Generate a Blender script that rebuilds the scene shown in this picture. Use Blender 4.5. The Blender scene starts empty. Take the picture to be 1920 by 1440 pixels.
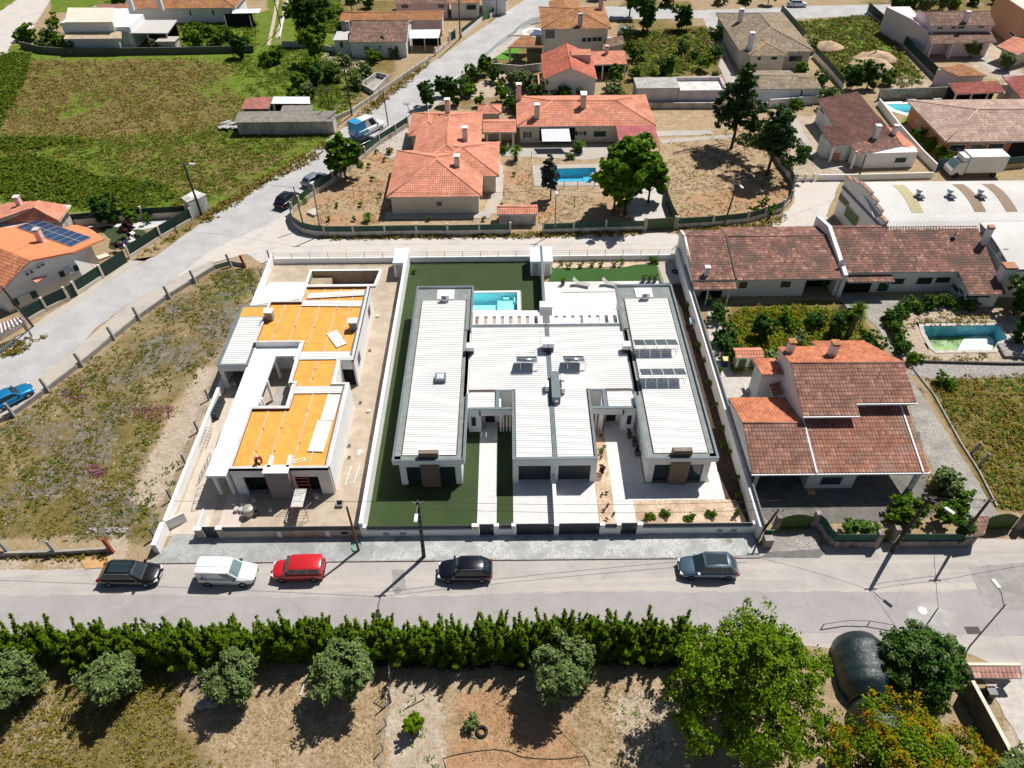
import bpy,math,random
import numpy as np
from mathutils import Vector,Matrix
random.seed(7);rng=np.random.default_rng(7)
sc=bpy.context.scene
COL=sc.collection
# camera, sun, sky, exposure
F,CX,CY=1377.0,960.0,720.0                    # focal length in px of a 1920 px wide picture
TH,ROLL,CH=math.radians(43.8),math.radians(0.55),52.0
fw=np.array([0,math.cos(TH),-math.sin(TH)]);rt=np.array([1.0,0,0]);up=np.array([0,math.sin(TH),math.cos(TH)])
RX=rt*math.cos(ROLL) - up*math.sin(ROLL);UX=up*math.cos(ROLL) + rt*math.sin(ROLL)
cam=bpy.data.cameras.new('camera');cam_ob=bpy.data.objects.new('camera',cam);COL.objects.link(cam_ob)
cam.sensor_width=36;cam.lens=36*F/1920;cam.clip_end=4000;cam.clip_start=1
cam_ob.matrix_world=Matrix(((RX[0],UX[0],-fw[0],0),(RX[1],UX[1],-fw[1],0),(RX[2],UX[2],-fw[2],CH),(0,0,0,1)))
sc.camera=cam_ob
SUN=Vector((0.70*math.cos(math.radians(57)),0.714*math.cos(math.radians(57)),math.sin(math.radians(57)))).normalized()
sl=bpy.data.lights.new('sun','SUN');sl.energy=5.0;sl.angle=math.radians(0.5);sl.color=(1.0,0.955,0.89)
so=bpy.data.objects.new('sun',sl);COL.objects.link(so);so.rotation_euler=SUN.to_track_quat('Z','Y').to_euler();so.location=(40,90,120)
wd=bpy.data.worlds.new('World');sc.world=wd;wd.use_nodes=True
wn=wd.node_tree;sky=wn.nodes.new('ShaderNodeTexSky');sky.sky_type='NISHITA';sky.sun_disc=False
sky.sun_elevation=math.radians(57);sky.sun_rotation=math.atan2(SUN.x,SUN.y)
bg=wn.nodes['Background'];bg.inputs['Strength'].default_value=0.05;wn.links.new(sky.outputs[0],bg.inputs[0])
sc.view_settings.view_transform='Standard';sc.view_settings.look='None';sc.view_settings.gamma=1
sc.view_settings.exposure=0.22
sc.render.engine='CYCLES'
# reading positions off the survey picture
def ray(px,py): return fw + RX*(px-CX)/F - UX*(py-CY)/F
def G(px,py,z=0.0):
    d=ray(px,py);t=(z-CH)/d[2]
    return (float(d[0]*t),float(d[1]*t),float(z))
ORG={'A':(0,0,3),'B':(560,0,3.84),'C':(960,0,3.84),'D':(1420,0,3.84),'E':(0,340,4.8),'F':(520,180,4),'G':(920,180,3.2),
 'H':(1240,280,1920/680),'I':(280,470,3.84),'J':(280,740,3.84),'K':(680,460,3.84),'k':(680,740,3.84),'L':(1000,460,3.84),
 'M':(1000,740,3.84),'N':(1320,500,3.2),'O':(1320,840,3.2),'Q':(0,640,1920/560),'R':(0,1000,3),'S':(600,1000,3),
 'T':(1200,1000,1920/720),'U':(0,300,1920/260),'V':(1640,880,1920/280),'X':(1720,1200,6),'Y':(1280,560,9.6),'Z':(380,840,1920/260),'P':(0,0,1)}
def px(k,a,b): o=ORG[k];return (o[0]+a/o[2],o[1]+b/o[2])
def W(k,a,b,z=0.0): return G(*px(k,a,b),z)
def WL(k,pts,z=0.0): return [W(k,a,b,z) for a,b in pts]
def on_plane(p,P0,n):
    d=ray(*p);c=np.array([0,0,CH]);t=np.dot(np.array(P0)-c,n)/np.dot(d,n)
    return tuple(float(v) for v in c+d*t)
def PL(k,pts,refs):
    """picture points laid on the roof plane through three known points (a, b, height)"""
    a,b,c=[np.array(W(k,*r)) for r in refs];n=np.cross(b-a,c-a)
    return [on_plane(px(k,*p),a,n) for p in pts]
# materials
MATS={}
def new_mat(name):
    m=bpy.data.materials.new(name);m.use_nodes=True;nt=m.node_tree
    b=nt.nodes['Principled BSDF'];return m,nt,b
def N(nt,t,**kw):
    n=nt.nodes.new(t)
    for k,v in kw.items():
        if k in n.inputs.keys(): n.inputs[k].default_value=v
        else: setattr(n,k,v)
    return n
def ramp(nt,fac,stops):
    r=nt.nodes.new('ShaderNodeValToRGB');e=r.color_ramp.elements
    while len(e) < len(stops): e.new(0.5)
    for el,(p,c) in zip(e,stops): el.position=p;el.color=(*c,1) if len(c) == 3 else c
    nt.links.new(fac,r.inputs[0]);return r.outputs[0]
def noise(nt,scale,detail=5,rough=.6,vec=None,dist=0.0):
    n=N(nt,'ShaderNodeTexNoise',Scale=scale,Detail=detail,Roughness=rough,Distortion=dist)
    if vec is None:
        g=nt.nodes.get('geo') or nt.nodes.new('ShaderNodeNewGeometry');g.name='geo';vec=g.outputs['Position']
    nt.links.new(vec,n.inputs['Vector']);return n.outputs['Fac']
def mix(nt,fac,a,b,mode='MIX'):
    m=nt.nodes.new('ShaderNodeMix');m.data_type='RGBA';m.blend_type=mode
    for s,v in ((0,fac),(6,a),(7,b)):
        if isinstance(v,(int,float)): m.inputs[s].default_value=v
        elif isinstance(v,(tuple,list)): m.inputs[s].default_value=(*v,1)
        else: nt.links.new(v,m.inputs[s])
    return m.outputs[2]
def math_(nt,op,a,b=None,c=None,clamp=False):
    m=nt.nodes.new('ShaderNodeMath');m.operation=op;m.use_clamp=clamp
    for i,v in enumerate((a,b,c)):
        if v is None: continue
        if isinstance(v,(int,float)): m.inputs[i].default_value=v
        else: nt.links.new(v,m.inputs[i])
    return m.outputs[0]
def sm(nt,v,lo,hi):
    m=nt.nodes.new('ShaderNodeMapRange');m.interpolation_type='SMOOTHSTEP'
    nt.links.new(v,m.inputs[0]);m.inputs[1].default_value=lo;m.inputs[2].default_value=hi;return m.outputs[0]
def bump(nt,b,h,strength=.4,dist=.05):
    n=N(nt,'ShaderNodeBump',Strength=strength,Distance=dist);nt.links.new(h,n.inputs['Height']);nt.links.new(n.outputs[0],b.inputs['Normal'])
def M(name,col,rough=.7,var=.12,scale=2.5,metal=0.0,dirt=None,bmp=0.0,fine=0,spec=.3,coat=0.0):
    """painted / plain surface: base colour, slow mottling, optional dirt patches and fine grain"""
    if name in MATS: return MATS[name]
    m,nt,b=new_mat(name)
    c2=tuple(max(0,v*(1-var)) for v in col);c1=tuple(min(1,v*(1+var*.6)) for v in col)
    c=mix(nt,sm(nt,noise(nt,scale,6,.65),.35,.65),c1,c2)
    if fine: c=mix(nt,math_(nt,'MULTIPLY',noise(nt,fine,3,.7),.35),c,tuple(v*.5 for v in col))
    if dirt:
        g=nt.nodes['geo'];mp=N(nt,'ShaderNodeMapping');mp.inputs['Scale'].default_value=(1,1,.25)
        nt.links.new(g.outputs['Position'],mp.inputs[0])
        d=sm(nt,noise(nt,1.3,7,.7,mp.outputs[0]),dirt[1],dirt[1]+.16)
        c=mix(nt,math_(nt,'MULTIPLY',d,dirt[2]),c,dirt[0])
    nt.links.new(c,b.inputs['Base Color'])
    b.inputs['Roughness'].default_value=rough;b.inputs['Metallic'].default_value=metal
    b.inputs['Specular IOR Level'].default_value=spec;b.inputs['Coat Weight'].default_value=coat
    if bmp: bump(nt,b,noise(nt,fine or 14,4,.7),bmp,.03)
    MATS[name]=m;return m
def sat(c,k=1.22):
    g=.3*c[0]+.6*c[1]+.1*c[2];return tuple(min(1,max(.002,g+(v-g)*k)) for v in c)
def leaf_mat(name,stops,trans=.25,rough=.6):
    stops=[(p_,sat(q_)) for p_,q_ in stops]
    if name in MATS: return MATS[name]
    m,nt,b=new_mat(name);g=nt.nodes.new('ShaderNodeNewGeometry');g.name='geo'
    f=math_(nt,'ADD',math_(nt,'MULTIPLY',g.outputs['Random Per Island'],.6),math_(nt,'MULTIPLY',noise(nt,.9,4,.6),.4))
    c=ramp(nt,f,stops);nt.links.new(c,b.inputs['Base Color']);b.inputs['Roughness'].default_value=rough
    b.inputs['Specular IOR Level'].default_value=.12
    t=N(nt,'ShaderNodeBsdfTranslucent');nt.links.new(c,t.inputs[0]);mx=N(nt,'ShaderNodeMixShader');mx.inputs[0].default_value=trans
    nt.links.new(b.outputs[0],mx.inputs[1]);nt.links.new(t.outputs[0],mx.inputs[2]);nt.links.new(mx.outputs[0],nt.nodes['Material Output'].inputs[0])
    MATS[name]=m;return m
def glass_mat(name,col=(.02,.03,.035),rough=.06):
    if name in MATS: return MATS[name]
    m,nt,b=new_mat(name);nt.links.new(mix(nt,noise(nt,.8,2),col,tuple(v*1.8 for v in col)),b.inputs['Base Color'])
    b.inputs['Roughness'].default_value=rough;b.inputs['Specular IOR Level'].default_value=.6;MATS[name]=m;return m
def tile_mat(name,c_main,c_light,c_dark,lichen=None,lam=.35,amt=.25):
    """clay pan tiles: each tile its own tint (UV in metres), weathering patches over several tiles"""
    if name in MATS: return MATS[name]
    m,nt,b=new_mat(name);uv=N(nt,'ShaderNodeUVMap');mp=N(nt,'ShaderNodeMapping');nt.links.new(uv.outputs[0],mp.inputs[0])
    mp.inputs['Scale'].default_value=(1/.3,1/.4,1)
    fl=N(nt,'ShaderNodeVectorMath',operation='FLOOR');nt.links.new(mp.outputs[0],fl.inputs[0])
    wnz=N(nt,'ShaderNodeTexWhiteNoise',noise_dimensions='2D');nt.links.new(fl.outputs[0],wnz.inputs['Vector'])
    c=ramp(nt,wnz.outputs['Value'],[(0,c_dark),(.3,c_main),(.75,c_main),(1,c_light)])
    c=mix(nt,sm(nt,noise(nt,.5,5,.65),.42,.7),c,tuple(v*.72 for v in c_main))
    if lichen:
        c=mix(nt,math_(nt,'MULTIPLY',sm(nt,noise(nt,lam,8,.75),.46,.62),amt),c,lichen)
        c=mix(nt,math_(nt,'MULTIPLY',sm(nt,noise(nt,6,5,.8),.55,.62),.5),c,lichen)
    sp=N(nt,'ShaderNodeSeparateXYZ');nt.links.new(mp.outputs[0],sp.inputs[0]);fr=math_(nt,'FRACT',sp.outputs['Y'])
    nt.links.new(c,b.inputs['Base Color']);b.inputs['Roughness'].default_value=.85;b.inputs['Specular IOR Level'].default_value=.2
    MATS[name]=m;return m
# objects, names, labels
ORI={}
def tag(o,label=None,cat=None,group=None,kind=None):
    if label: o['label']=label
    if cat: o['category']=cat
    if group: o['group']=group
    if kind: o['kind']=kind
    return o
def thing(name,label,cat,loc=(0,0,0),group=None,rz=0.0):
    o=bpy.data.objects.new(name,None);COL.objects.link(o);o.empty_display_size=.3
    o.location=loc;o.rotation_euler.z=rz;ORI[o.name]=Vector(loc);return tag(o,label,cat,group)
def copy_tree(o,loc=None,rz=None,scale=None,label=None,parent=None,group=None):
    c=o.copy();COL.objects.link(c)
    if parent: c.parent=parent
    for ch in list(o.children): copy_tree(ch,parent=c)
    if loc is not None: c.location=loc
    if rz is not None: c.rotation_euler.z=rz
    if scale is not None: c.scale=(scale,)*3 if isinstance(scale,(int,float)) else scale
    if label: c['label']=label
    if group: c['group']=group
    return c
class MB:
    """mesh builder: collects shapes given in scene metres and links them as one mesh object"""
    def __init__(s): s.v=[];s.f=[];s.m=[];s.mi=0;s.sm=[];s.smooth=False
    def add(s,vs,fs):
        n=len(s.v);s.v += [tuple(v) for v in vs]
        for f in fs: s.f.append(tuple(i+n for i in f));s.m.append(s.mi);s.sm.append(s.smooth)
        return s
    def box(s,x0,x1,y0,y1,z0,z1):
        return s.add([(x0,y0,z0),(x1,y0,z0),(x1,y1,z0),(x0,y1,z0),(x0,y0,z1),(x1,y0,z1),(x1,y1,z1),(x0,y1,z1)],
                     [(0,3,2,1),(4,5,6,7),(0,1,5,4),(1,2,6,5),(2,3,7,6),(3,0,4,7)])
    def obox(s,c,ax,hx,hy,z0,z1):
        """box centred on c (x,y), long axis direction ax (x,y), half sizes"""
        L=math.hypot(*ax[:2]);a=(ax[0]/L,ax[1]/L);b=(-a[1],a[0]);P=[]
        for z in (z0,z1):
            for i,j in ((-1,-1),(1,-1),(1,1),(-1,1)): P.append((c[0]+a[0]*hx*i+b[0]*hy*j,c[1]+a[1]*hx*i+b[1]*hy*j,z))
        return s.add(P,[(0,3,2,1),(4,5,6,7),(0,1,5,4),(1,2,6,5),(2,3,7,6),(3,0,4,7)])
    def prism(s,poly,z0,z1):
        A=sum(poly[i][0]*poly[(i+1)%len(poly)][1]-poly[(i+1)%len(poly)][0]*poly[i][1] for i in range(len(poly)))
        if A < 0: poly=poly[::-1]
        n=len(poly);top=z1 if isinstance(z1,(list,tuple)) else [z1]*n
        if A < 0 and isinstance(z1,(list,tuple)): top=list(z1)[::-1]
        return s.add([(p[0],p[1],z0) for p in poly]+[(p[0],p[1],t) for p,t in zip(poly,top)],
                     [tuple(range(n-1,-1,-1)),tuple(range(n,2*n))]+[(i,(i+1)%n,n+(i+1)%n,n+i) for i in range(n)])
    def wall(s,a,b,z0,z1,t=.2):
        """wall run from a to b (x,y), thickness t; z1 may be (za, zb)"""
        za,zb=z1 if isinstance(z1,(tuple,list)) else (z1,z1)
        d=Vector((b[0]-a[0],b[1]-a[1]));d.normalize();n=Vector((-d.y,d.x))*t/2
        P=[(a[0]-n.x,a[1]-n.y),(b[0]-n.x,b[1]-n.y),(b[0]+n.x,b[1]+n.y),(a[0]+n.x,a[1]+n.y)]
        return s.prism(P,z0,[za,zb,zb,za])
    def slab(s,poly,t):
        """polygon in space thickened downwards by t"""
        n=len(poly);return s.add([tuple(p) for p in poly]+[(p[0],p[1],p[2]-t) for p in poly],
                     [tuple(range(n)),tuple(range(2*n-1,n-1,-1))]+[(i,n+i,n+(i+1)%n,(i+1)%n) for i in range(n)])
    def tube(s,pts,r,k=6,cap=True,taper=None):
        pts=[Vector(p) for p in pts];V=[];n=len(pts)
        for i,p in enumerate(pts):
            d=(pts[min(i+1,n-1)]-pts[max(i-1,0)]).normalized();a=d.orthogonal() if abs(d.z) < .9 else Vector((1,0,0)).cross(d)
            if abs(d.z) < .9: a=Vector((0,0,1)).cross(d)
            a.normalize();b=d.cross(a);rr=r if taper is None else r+(taper-r)*i/(n-1)
            V += [p+a*rr*math.cos(2*math.pi*j/k)+b*rr*math.sin(2*math.pi*j/k) for j in range(k)]
        Fs=[(i*k+j,i*k+(j+1)%k,(i+1)*k+(j+1)%k,(i+1)*k+j) for i in range(n-1) for j in range(k)]
        if cap: Fs += [tuple(range(k-1,-1,-1)),tuple(range((n-1)*k,n*k))]
        return s.add(V,Fs)
    def cyl(s,c,r,z0,z1,k=12,r1=None): return s.lathe(c,[(r,z0),(r if r1 is None else r1,z1)],k)
    def lathe(s,c,prof,k=12,sx=1,sy=1):
        V=[(c[0]+r*sx*math.cos(2*math.pi*j/k),c[1]+r*sy*math.sin(2*math.pi*j/k),z) for r,z in prof for j in range(k)];n=len(prof)
        return s.add(V,[(i*k+j,i*k+(j+1)%k,(i+1)*k+(j+1)%k,(i+1)*k+j) for i in range(n-1) for j in range(k)]+[tuple(range(k-1,-1,-1)),tuple(range((n-1)*k,n*k))])
    def build(s,name,mats,parent=None,bevel=0.0):
        me=bpy.data.meshes.new(name);off=Vector((0,0,0));r=parent
        while r is not None and r.parent is not None: r=r.parent
        if r is not None: off=ORI.get(r.name,off)
        me.from_pydata([(v[0]-off.x,v[1]-off.y,v[2]-off.z) for v in s.v],[],s.f)
        for m in (mats if isinstance(mats,(list,tuple)) else [mats]): me.materials.append(m)
        me.polygons.foreach_set('material_index',s.m);me.polygons.foreach_set('use_smooth',s.sm);me.update()
        o=bpy.data.objects.new(name,me);COL.objects.link(o)
        if parent is not None: o.parent=parent
        if bevel:
            md=o.modifiers.new('edge','BEVEL');md.width=bevel;md.segments=2;md.limit_method='ANGLE';md.angle_limit=.6
        return o
def np_mesh(name,V,Fq,mats,parent=None,uv=None,mi=None,smooth=False):
    """fast mesh from arrays of vertices and same-size faces"""
    me=bpy.data.meshes.new(name);k=Fq.shape[1];off=np.zeros(3);r=parent
    while r is not None and r.parent is not None: r=r.parent
    if r is not None: off=np.array(ORI.get(r.name,(0,0,0)))
    me.vertices.add(len(V));me.vertices.foreach_set('co',(V-off).astype(np.float32).ravel())
    me.loops.add(Fq.size);me.loops.foreach_set('vertex_index',Fq.astype(np.int32).ravel())
    me.polygons.add(len(Fq));me.polygons.foreach_set('loop_start',np.arange(0,Fq.size,k,dtype=np.int32))
    try: me.polygons.foreach_set('loop_total',np.full(len(Fq),k,dtype=np.int32))
    except Exception: pass
    if uv is not None: me.uv_layers.new(name='UVMap').data.foreach_set('uv',uv[Fq.ravel()].astype(np.float32).ravel())
    for m in (mats if isinstance(mats,(list,tuple)) else [mats]): me.materials.append(m)
    if mi is not None: me.polygons.foreach_set('material_index',mi.astype(np.int32))
    me.polygons.foreach_set('use_smooth',np.full(len(Fq),smooth,dtype=bool))
    me.update(calc_edges=True);me.validate()
    o=bpy.data.objects.new(name,me);COL.objects.link(o)
    if parent is not None: o.parent=parent
    return o
def in_poly(x,y,poly):
    r=np.zeros(x.shape,bool);n=len(poly);j=n-1
    for i in range(n):
        xi,yi=poly[i][0],poly[i][1];xj,yj=poly[j][0],poly[j][1]
        c=((yi > y) != (yj > y)) & (x < (xj-xi)*(y-yi)/(yj-yi+1e-12)+xi);r ^= c;j=i
    return r
SHEET_N=0
def sheet(name,pts,z,mat,jitter=0.0,step=.8,kind='structure',thick=0.0):
    """flat ground surface with an optionally ragged edge"""
    P=[]
    for i,a in enumerate(pts):
        b=pts[(i+1) % len(pts)];L=math.hypot(b[0]-a[0],b[1]-a[1]);n=max(1,int(L/step)) if jitter else 1
        d=((b[1]-a[1])/(L+1e-9),-(b[0]-a[0])/(L+1e-9))
        for j in range(n):
            q=random.uniform(-jitter,jitter) if j else 0
            P.append((a[0]+(b[0]-a[0])*j/n+d[0]*q,a[1]+(b[1]-a[1])*j/n+d[1]*q))
    mb=MB()
    global SHEET_N;SHEET_N += 1;z += SHEET_N*.0006
    if thick: mb.prism(P,z-thick,z)
    else:
        A=sum(P[i][0]*P[(i+1)%len(P)][1]-P[(i+1)%len(P)][0]*P[i][1] for i in range(len(P)))
        if A < 0: P=P[::-1]
        mb.add([(p[0],p[1],z) for p in P],[tuple(range(len(P)))])
    o=mb.build(name,mat);o['kind']=kind;return o
# the ground: one sheet to the horizon, cover types as masks
gx=np.concatenate([[-1800,-700,-300,-200],np.arange(-150,150.01,.5),[200,300,700,1800]])
gy=np.concatenate([[-900,-300,-80,-20],np.arange(8,215.01,.5),[260,400,900,2500]])
XX,YY=np.meshgrid(gx,gy);nxg,nyg=len(gx),len(gy)
def rast(*specs):
    m=np.zeros(XX.shape)
    for w,poly in specs:
        wp=[G(a,b)[:2] for a,b in poly];r=in_poly(XX,YY,wp);m=np.where(r,w,m)
    k=np.array([1,2,3,2,1.])/9
    for ax in (0,1): m=np.apply_along_axis(lambda v: np.convolve(v,k,'same'),ax,m)
    return m
green=rast((.85,[(-300,60),(60,85),(430,100),(470,90),(540,60),(640,70),(690,140),(650,215),(600,280),(480,345),(370,405),(330,400),(130,400),(-20,380),(-400,430)]),
  (.34,[(50,112),(250,108),(420,118),(330,160),(440,205),(410,240),(250,250),(0,262),(15,170)]),(.8,[(150,170),(230,150),(200,200),(100,225)]),
  (.42,[(200,280),(420,270),(540,290),(430,370),(330,360),(260,330)]),
  (.8,[(500,0),(640,0),(660,60),(560,75),(495,95)]),(.55,[(560,120),(700,150),(640,215),(590,200)]),(.8,[(330,40),(500,20),(500,90),(320,95)]),
  (.75,[(1480,40),(1640,25),(1735,150),(1690,160),(1640,130),(1560,135)]),(.6,[(1190,60),(1340,50),(1350,120),(1240,150),(1190,160)]),
  (.5,[(400,520),(500,500),(480,560),(350,590)]),(.35,[(0,1040),(220,1000),(300,1030),(230,1060)]),(.7,[(-300,-60),(40,-60),(30,0),(0,33),(-300,200)]),(.8,[(100,-60),(420,-60),(500,0),(400,5),(90,25)]))
weed=rast((.85,[(0,795),(87,736),(204,640),(319,557),(400,501),(500,495),(470,560),(400,670),(320,770),(255,900),(150,900),(-100,900)]),(.6,[(860,130),(1010,60),(1060,200),(860,210)]),(.65,[(1160,0),(1300,0),(1300,60),(1190,60),(1195,200),(1150,200)]),(.6,[(540,0),(760,0),(740,160),(640,220),(560,200)]),(.6,[(1600,0),(1930,-20),(1930,20),(1700,40)]),(.6,[(60,60),(500,60),(500,100),(60,100)]),(.9,[(40,105),(640,90),(600,280),(480,345),(370,400),(330,395),(200,330),(0,262)]),(.6,[(0,795),(87,736),(204,640),(319,557),(400,501),(500,495),(470,560),(395,690),(250,790),(120,900),(-100,900)]),
  (.8,[(-60,900),(120,880),(230,880),(300,960),(300,1020),(210,1015),(-60,1020)]),
  (.62,[(-80,1240),(330,1240),(350,1300),(325,1350),(413,1393),(410,1600),(-200,1600)]),(.45,[(60,1300),(200,1280),(160,1400),(40,1420)]),
  (.8,[(1375,570),(1600,560),(1650,640),(1480,660),(1330,700),(1330,640)]),(.85,[(1730,710),(1980,690),(2100,960),(1850,960)]),
  (.7,[(1690,590),(1850,590),(1850,612),(1700,612)]),(.5,[(1700,690),(1860,680),(1860,660),(1710,660)]),
  (.7,[(1490,45),(1640,28),(1745,160),(1620,160)]),(.85,[(1190,60),(1350,45),(1365,130),(1260,150),(1195,170)]),(.7,[(1740,880),(1800,940),(1740,960)]),
  (.7,[(300,480),(410,400),(600,285),(560,270),(440,330),(330,400)]),(.8,[(540,0),(640,0),(640,40),(560,60)]),(.6,[(1350,880),(1400,1000),(1365,1000)]))
soil=rast((.75,[(847,1293),(967,1300),(1100,1350),(1120,1600),(833,1600),(840,1333)]),(.5,[(575,370),(690,270),(760,260),(735,420),(560,435)]),
  (.45,[(940,300),(990,300),(1000,360),(1180,370),(1220,420),(940,420)]),(.5,[(1250,370),(1490,330),(1480,390),(1410,420),(1260,425)]),(.5,[(150,1045),(205,1045),(200,1062),(160,1062)]))
sand=rast((.85,[(400,680),(425,700),(335,880),(290,965),(250,930),(330,760),(370,690)]),(.85,[(733,1267),(833,1283),(840,1600),(727,1600)]),(.8,[(205,1000),(240,1000),(240,1060),(300,1060),(300,1075),(200,1075)]),
  (.7,[(-60,1035),(215,1035),(215,1070),(-60,1080)]),(.7,[(1690,560),(1920,580),(1920,700),(1690,690)]),
  (.75,[(1485,215),(1545,215),(1600,330),(1470,330)]),(.7,[(1615,120),(1750,150),(1760,180),(1690,180)]),(.8,[(1840,1250),(2000,1250),(2000,1600),(1930,1600)]),(.6,[(1150,1290),(1260,1290),(1260,1440),(1150,1440)]),
  (.8,[(1340,690),(1440,690),(1440,790),(1380,790)]),(.8,[(1790,90),(1920,80),(1920,150),(1850,150)]),(.6,[(600,90),(700,100),(650,150),(600,130)]),(.7,[(860,170),(960,130),(1000,175),(880,190)]))
rough=rast((.42,[(0,795),(87,736),(204,640),(319,557),(400,501),(500,495),(480,540),(330,900),(300,1030),(215,1020),(-100,1020),(-100,850)]),(.6,[(360,1250),(470,1250),(440,1320),(340,1330)]))
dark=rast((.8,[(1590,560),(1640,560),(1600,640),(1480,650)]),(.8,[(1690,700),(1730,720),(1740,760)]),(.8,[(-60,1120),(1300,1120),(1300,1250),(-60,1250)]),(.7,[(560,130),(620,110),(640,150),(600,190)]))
yard=rast((.7,[(545,400),(700,255),(770,200),(1230,210),(1460,200),(1490,330),(1475,395),(1410,425),(570,435)]),(.6,[(350,1250),(1300,1250),(1300,1600),(330,1600)]),(.6,[(1760,100),(1880,100),(1890,140),(1760,150)]))
idx=np.arange(nxg*nyg).reshape(nyg,nxg)
GQ=np.stack([idx[:-1,:-1].ravel(),idx[:-1,1:].ravel(),idx[1:,1:].ravel(),idx[1:,:-1].ravel()],1)
bump_z=np.zeros(XX.shape)
GV=np.stack([XX.ravel(),YY.ravel(),bump_z.ravel()-.004],1)
POOL_CUT=[]
def ground_build():
    cx=XX[:-1,:-1].ravel()+.25;cy=YY[:-1,:-1].ravel()+.25;keep=np.ones(len(GQ),bool)
    for poly in POOL_CUT: keep &= ~in_poly(cx,cy,poly)
    m,nt,b=new_mat('ground_cover')
    at1=N(nt,'ShaderNodeAttribute',attribute_name='cover_a');at2=N(nt,'ShaderNodeAttribute',attribute_name='cover_b')
    s1=N(nt,'ShaderNodeSeparateColor');s2=N(nt,'ShaderNodeSeparateColor');nt.links.new(at1.outputs['Color'],s1.inputs[0]);nt.links.new(at2.outputs['Color'],s2.inputs[0])
    big=noise(nt,.16,6,.62);mid=noise(nt,.7,7,.68,dist=.4);fine=noise(nt,4.5,6,.72);grit=noise(nt,16,4,.8)
    f2=math_(nt,'ADD',math_(nt,'MULTIPLY',fine,.6),math_(nt,'MULTIPLY',mid,.4));edge=math_(nt,'ADD',math_(nt,'MULTIPLY',big,.5),math_(nt,'MULTIPLY',f2,.5))
    def fac(mask,k=1.5,s=7.):
        v=math_(nt,'ADD',mask,math_(nt,'MULTIPLY',math_(nt,'SUBTRACT',edge,.5),k*2.2));return math_(nt,'MULTIPLY_ADD',math_(nt,'SUBTRACT',v,.5),s,.5,clamp=True)
    def rp(*cs): return ramp(nt,tex,[(.37+.26*i/(len(cs)-1),sat(q,1.15)) for i,q in enumerate(cs)])
    tex=math_(nt,'ADD',math_(nt,'MULTIPLY',f2,.72),math_(nt,'MULTIPLY',noise(nt,1.7,5,.7),.28))
    c=rp((.17,.13,.08),(.30,.23,.15),(.37,.29,.19),(.45,.37,.27))
    c=mix(nt,fac(s2.outputs['Blue']),c,rp((.18,.135,.08),(.29,.215,.14),(.38,.29,.195),(.46,.365,.26),(.54,.46,.36)))
    c=mix(nt,fac(s1.outputs['Blue']),c,rp((.2,.12,.07),(.34,.21,.13),(.43,.28,.18),(.5,.36,.25)))
    c=mix(nt,fac(s1.outputs['Green'],1.2,4.),c,rp((.055,.055,.02),(.11,.10,.035),(.165,.135,.055),(.24,.18,.09),(.37,.29,.18)))
    c=mix(nt,fac(s1.outputs['Red'],1.3,4.),c,rp((.035,.065,.01),(.075,.13,.022),(.12,.175,.035),(.19,.2,.06),(.30,.25,.12)))
    c=mix(nt,fac(s2.outputs['Red']),c,rp((.06,.05,.04),(.12,.105,.085),(.175,.155,.13),(.24,.215,.185),(.38,.34,.29)))
    c=mix(nt,fac(at2.outputs['Alpha']),c,rp((.2,.155,.12),(.38,.31,.24),(.48,.41,.33),(.58,.51,.43)))
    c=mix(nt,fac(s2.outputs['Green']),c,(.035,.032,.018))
    c=mix(nt,sm(nt,grit,.42,.2),c,(.04,.035,.025));nt.links.new(c,b.inputs['Base Color']);b.inputs['Roughness'].default_value=.95
    b.inputs['Specular IOR Level'].default_value=.1;bump(nt,b,f2,.9,.25)
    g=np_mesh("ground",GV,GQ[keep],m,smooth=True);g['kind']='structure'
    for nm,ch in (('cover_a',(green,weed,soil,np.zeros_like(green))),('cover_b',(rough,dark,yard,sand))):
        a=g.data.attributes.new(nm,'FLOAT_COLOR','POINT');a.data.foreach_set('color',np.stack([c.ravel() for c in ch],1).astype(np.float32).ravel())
# surfaces laid on it
def road_mat(name,lo,hi,tint=None,seam=None,crack=.16):
    m,nt,b=new_mat(name);a=noise(nt,.35,6,.6);f=noise(nt,9,5,.75);d=noise(nt,1.6,6,.65)
    mp=N(nt,'ShaderNodeMapping');g=nt.nodes['geo'];nt.links.new(g.outputs['Position'],mp.inputs[0])
    mp.inputs['Scale'].default_value=(.06,1.1,1);st=noise(nt,1.0,5,.6,mp.outputs[0])
    c=mix(nt,sm(nt,a,.3,.7),lo,hi);c=mix(nt,math_(nt,'MULTIPLY',sm(nt,d,.5,.8),.4),c,tuple(v*.72 for v in lo))
    if tint: c=mix(nt,math_(nt,'MULTIPLY',sm(nt,st if tint[1] else a,.45,.65),.7),c,tint[0])
    vo=N(nt,'ShaderNodeTexVoronoi',feature='DISTANCE_TO_EDGE',Scale=.14);ds=N(nt,'ShaderNodeVectorMath',operation='ADD')
    cn=N(nt,'ShaderNodeTexNoise',Scale=.9,Detail=4.0);nt.links.new(g.outputs['Position'],cn.inputs['Vector']);nt.links.new(g.outputs['Position'],ds.inputs[0]);nt.links.new(cn.outputs['Color'],ds.inputs[1]);nt.links.new(ds.outputs[0],vo.inputs['Vector'])
    c=mix(nt,math_(nt,'MULTIPLY',sm(nt,vo.outputs['Distance'],.012,.002),crack),c,tuple(v*.45 for v in lo))
    c=mix(nt,math_(nt,'MULTIPLY',sm(nt,f,.55,.3),.35),c,tuple(v*.6 for v in lo));nt.links.new(c,b.inputs['Base Color'])
    b.inputs['Roughness'].default_value=.9;b.inputs['Specular IOR Level'].default_value=.2;bump(nt,b,f,.3,.02);return m
m_road=road_mat('worn_asphalt',(.36,.335,.315),(.43,.40,.375),((.50,.45,.40),True))
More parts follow.
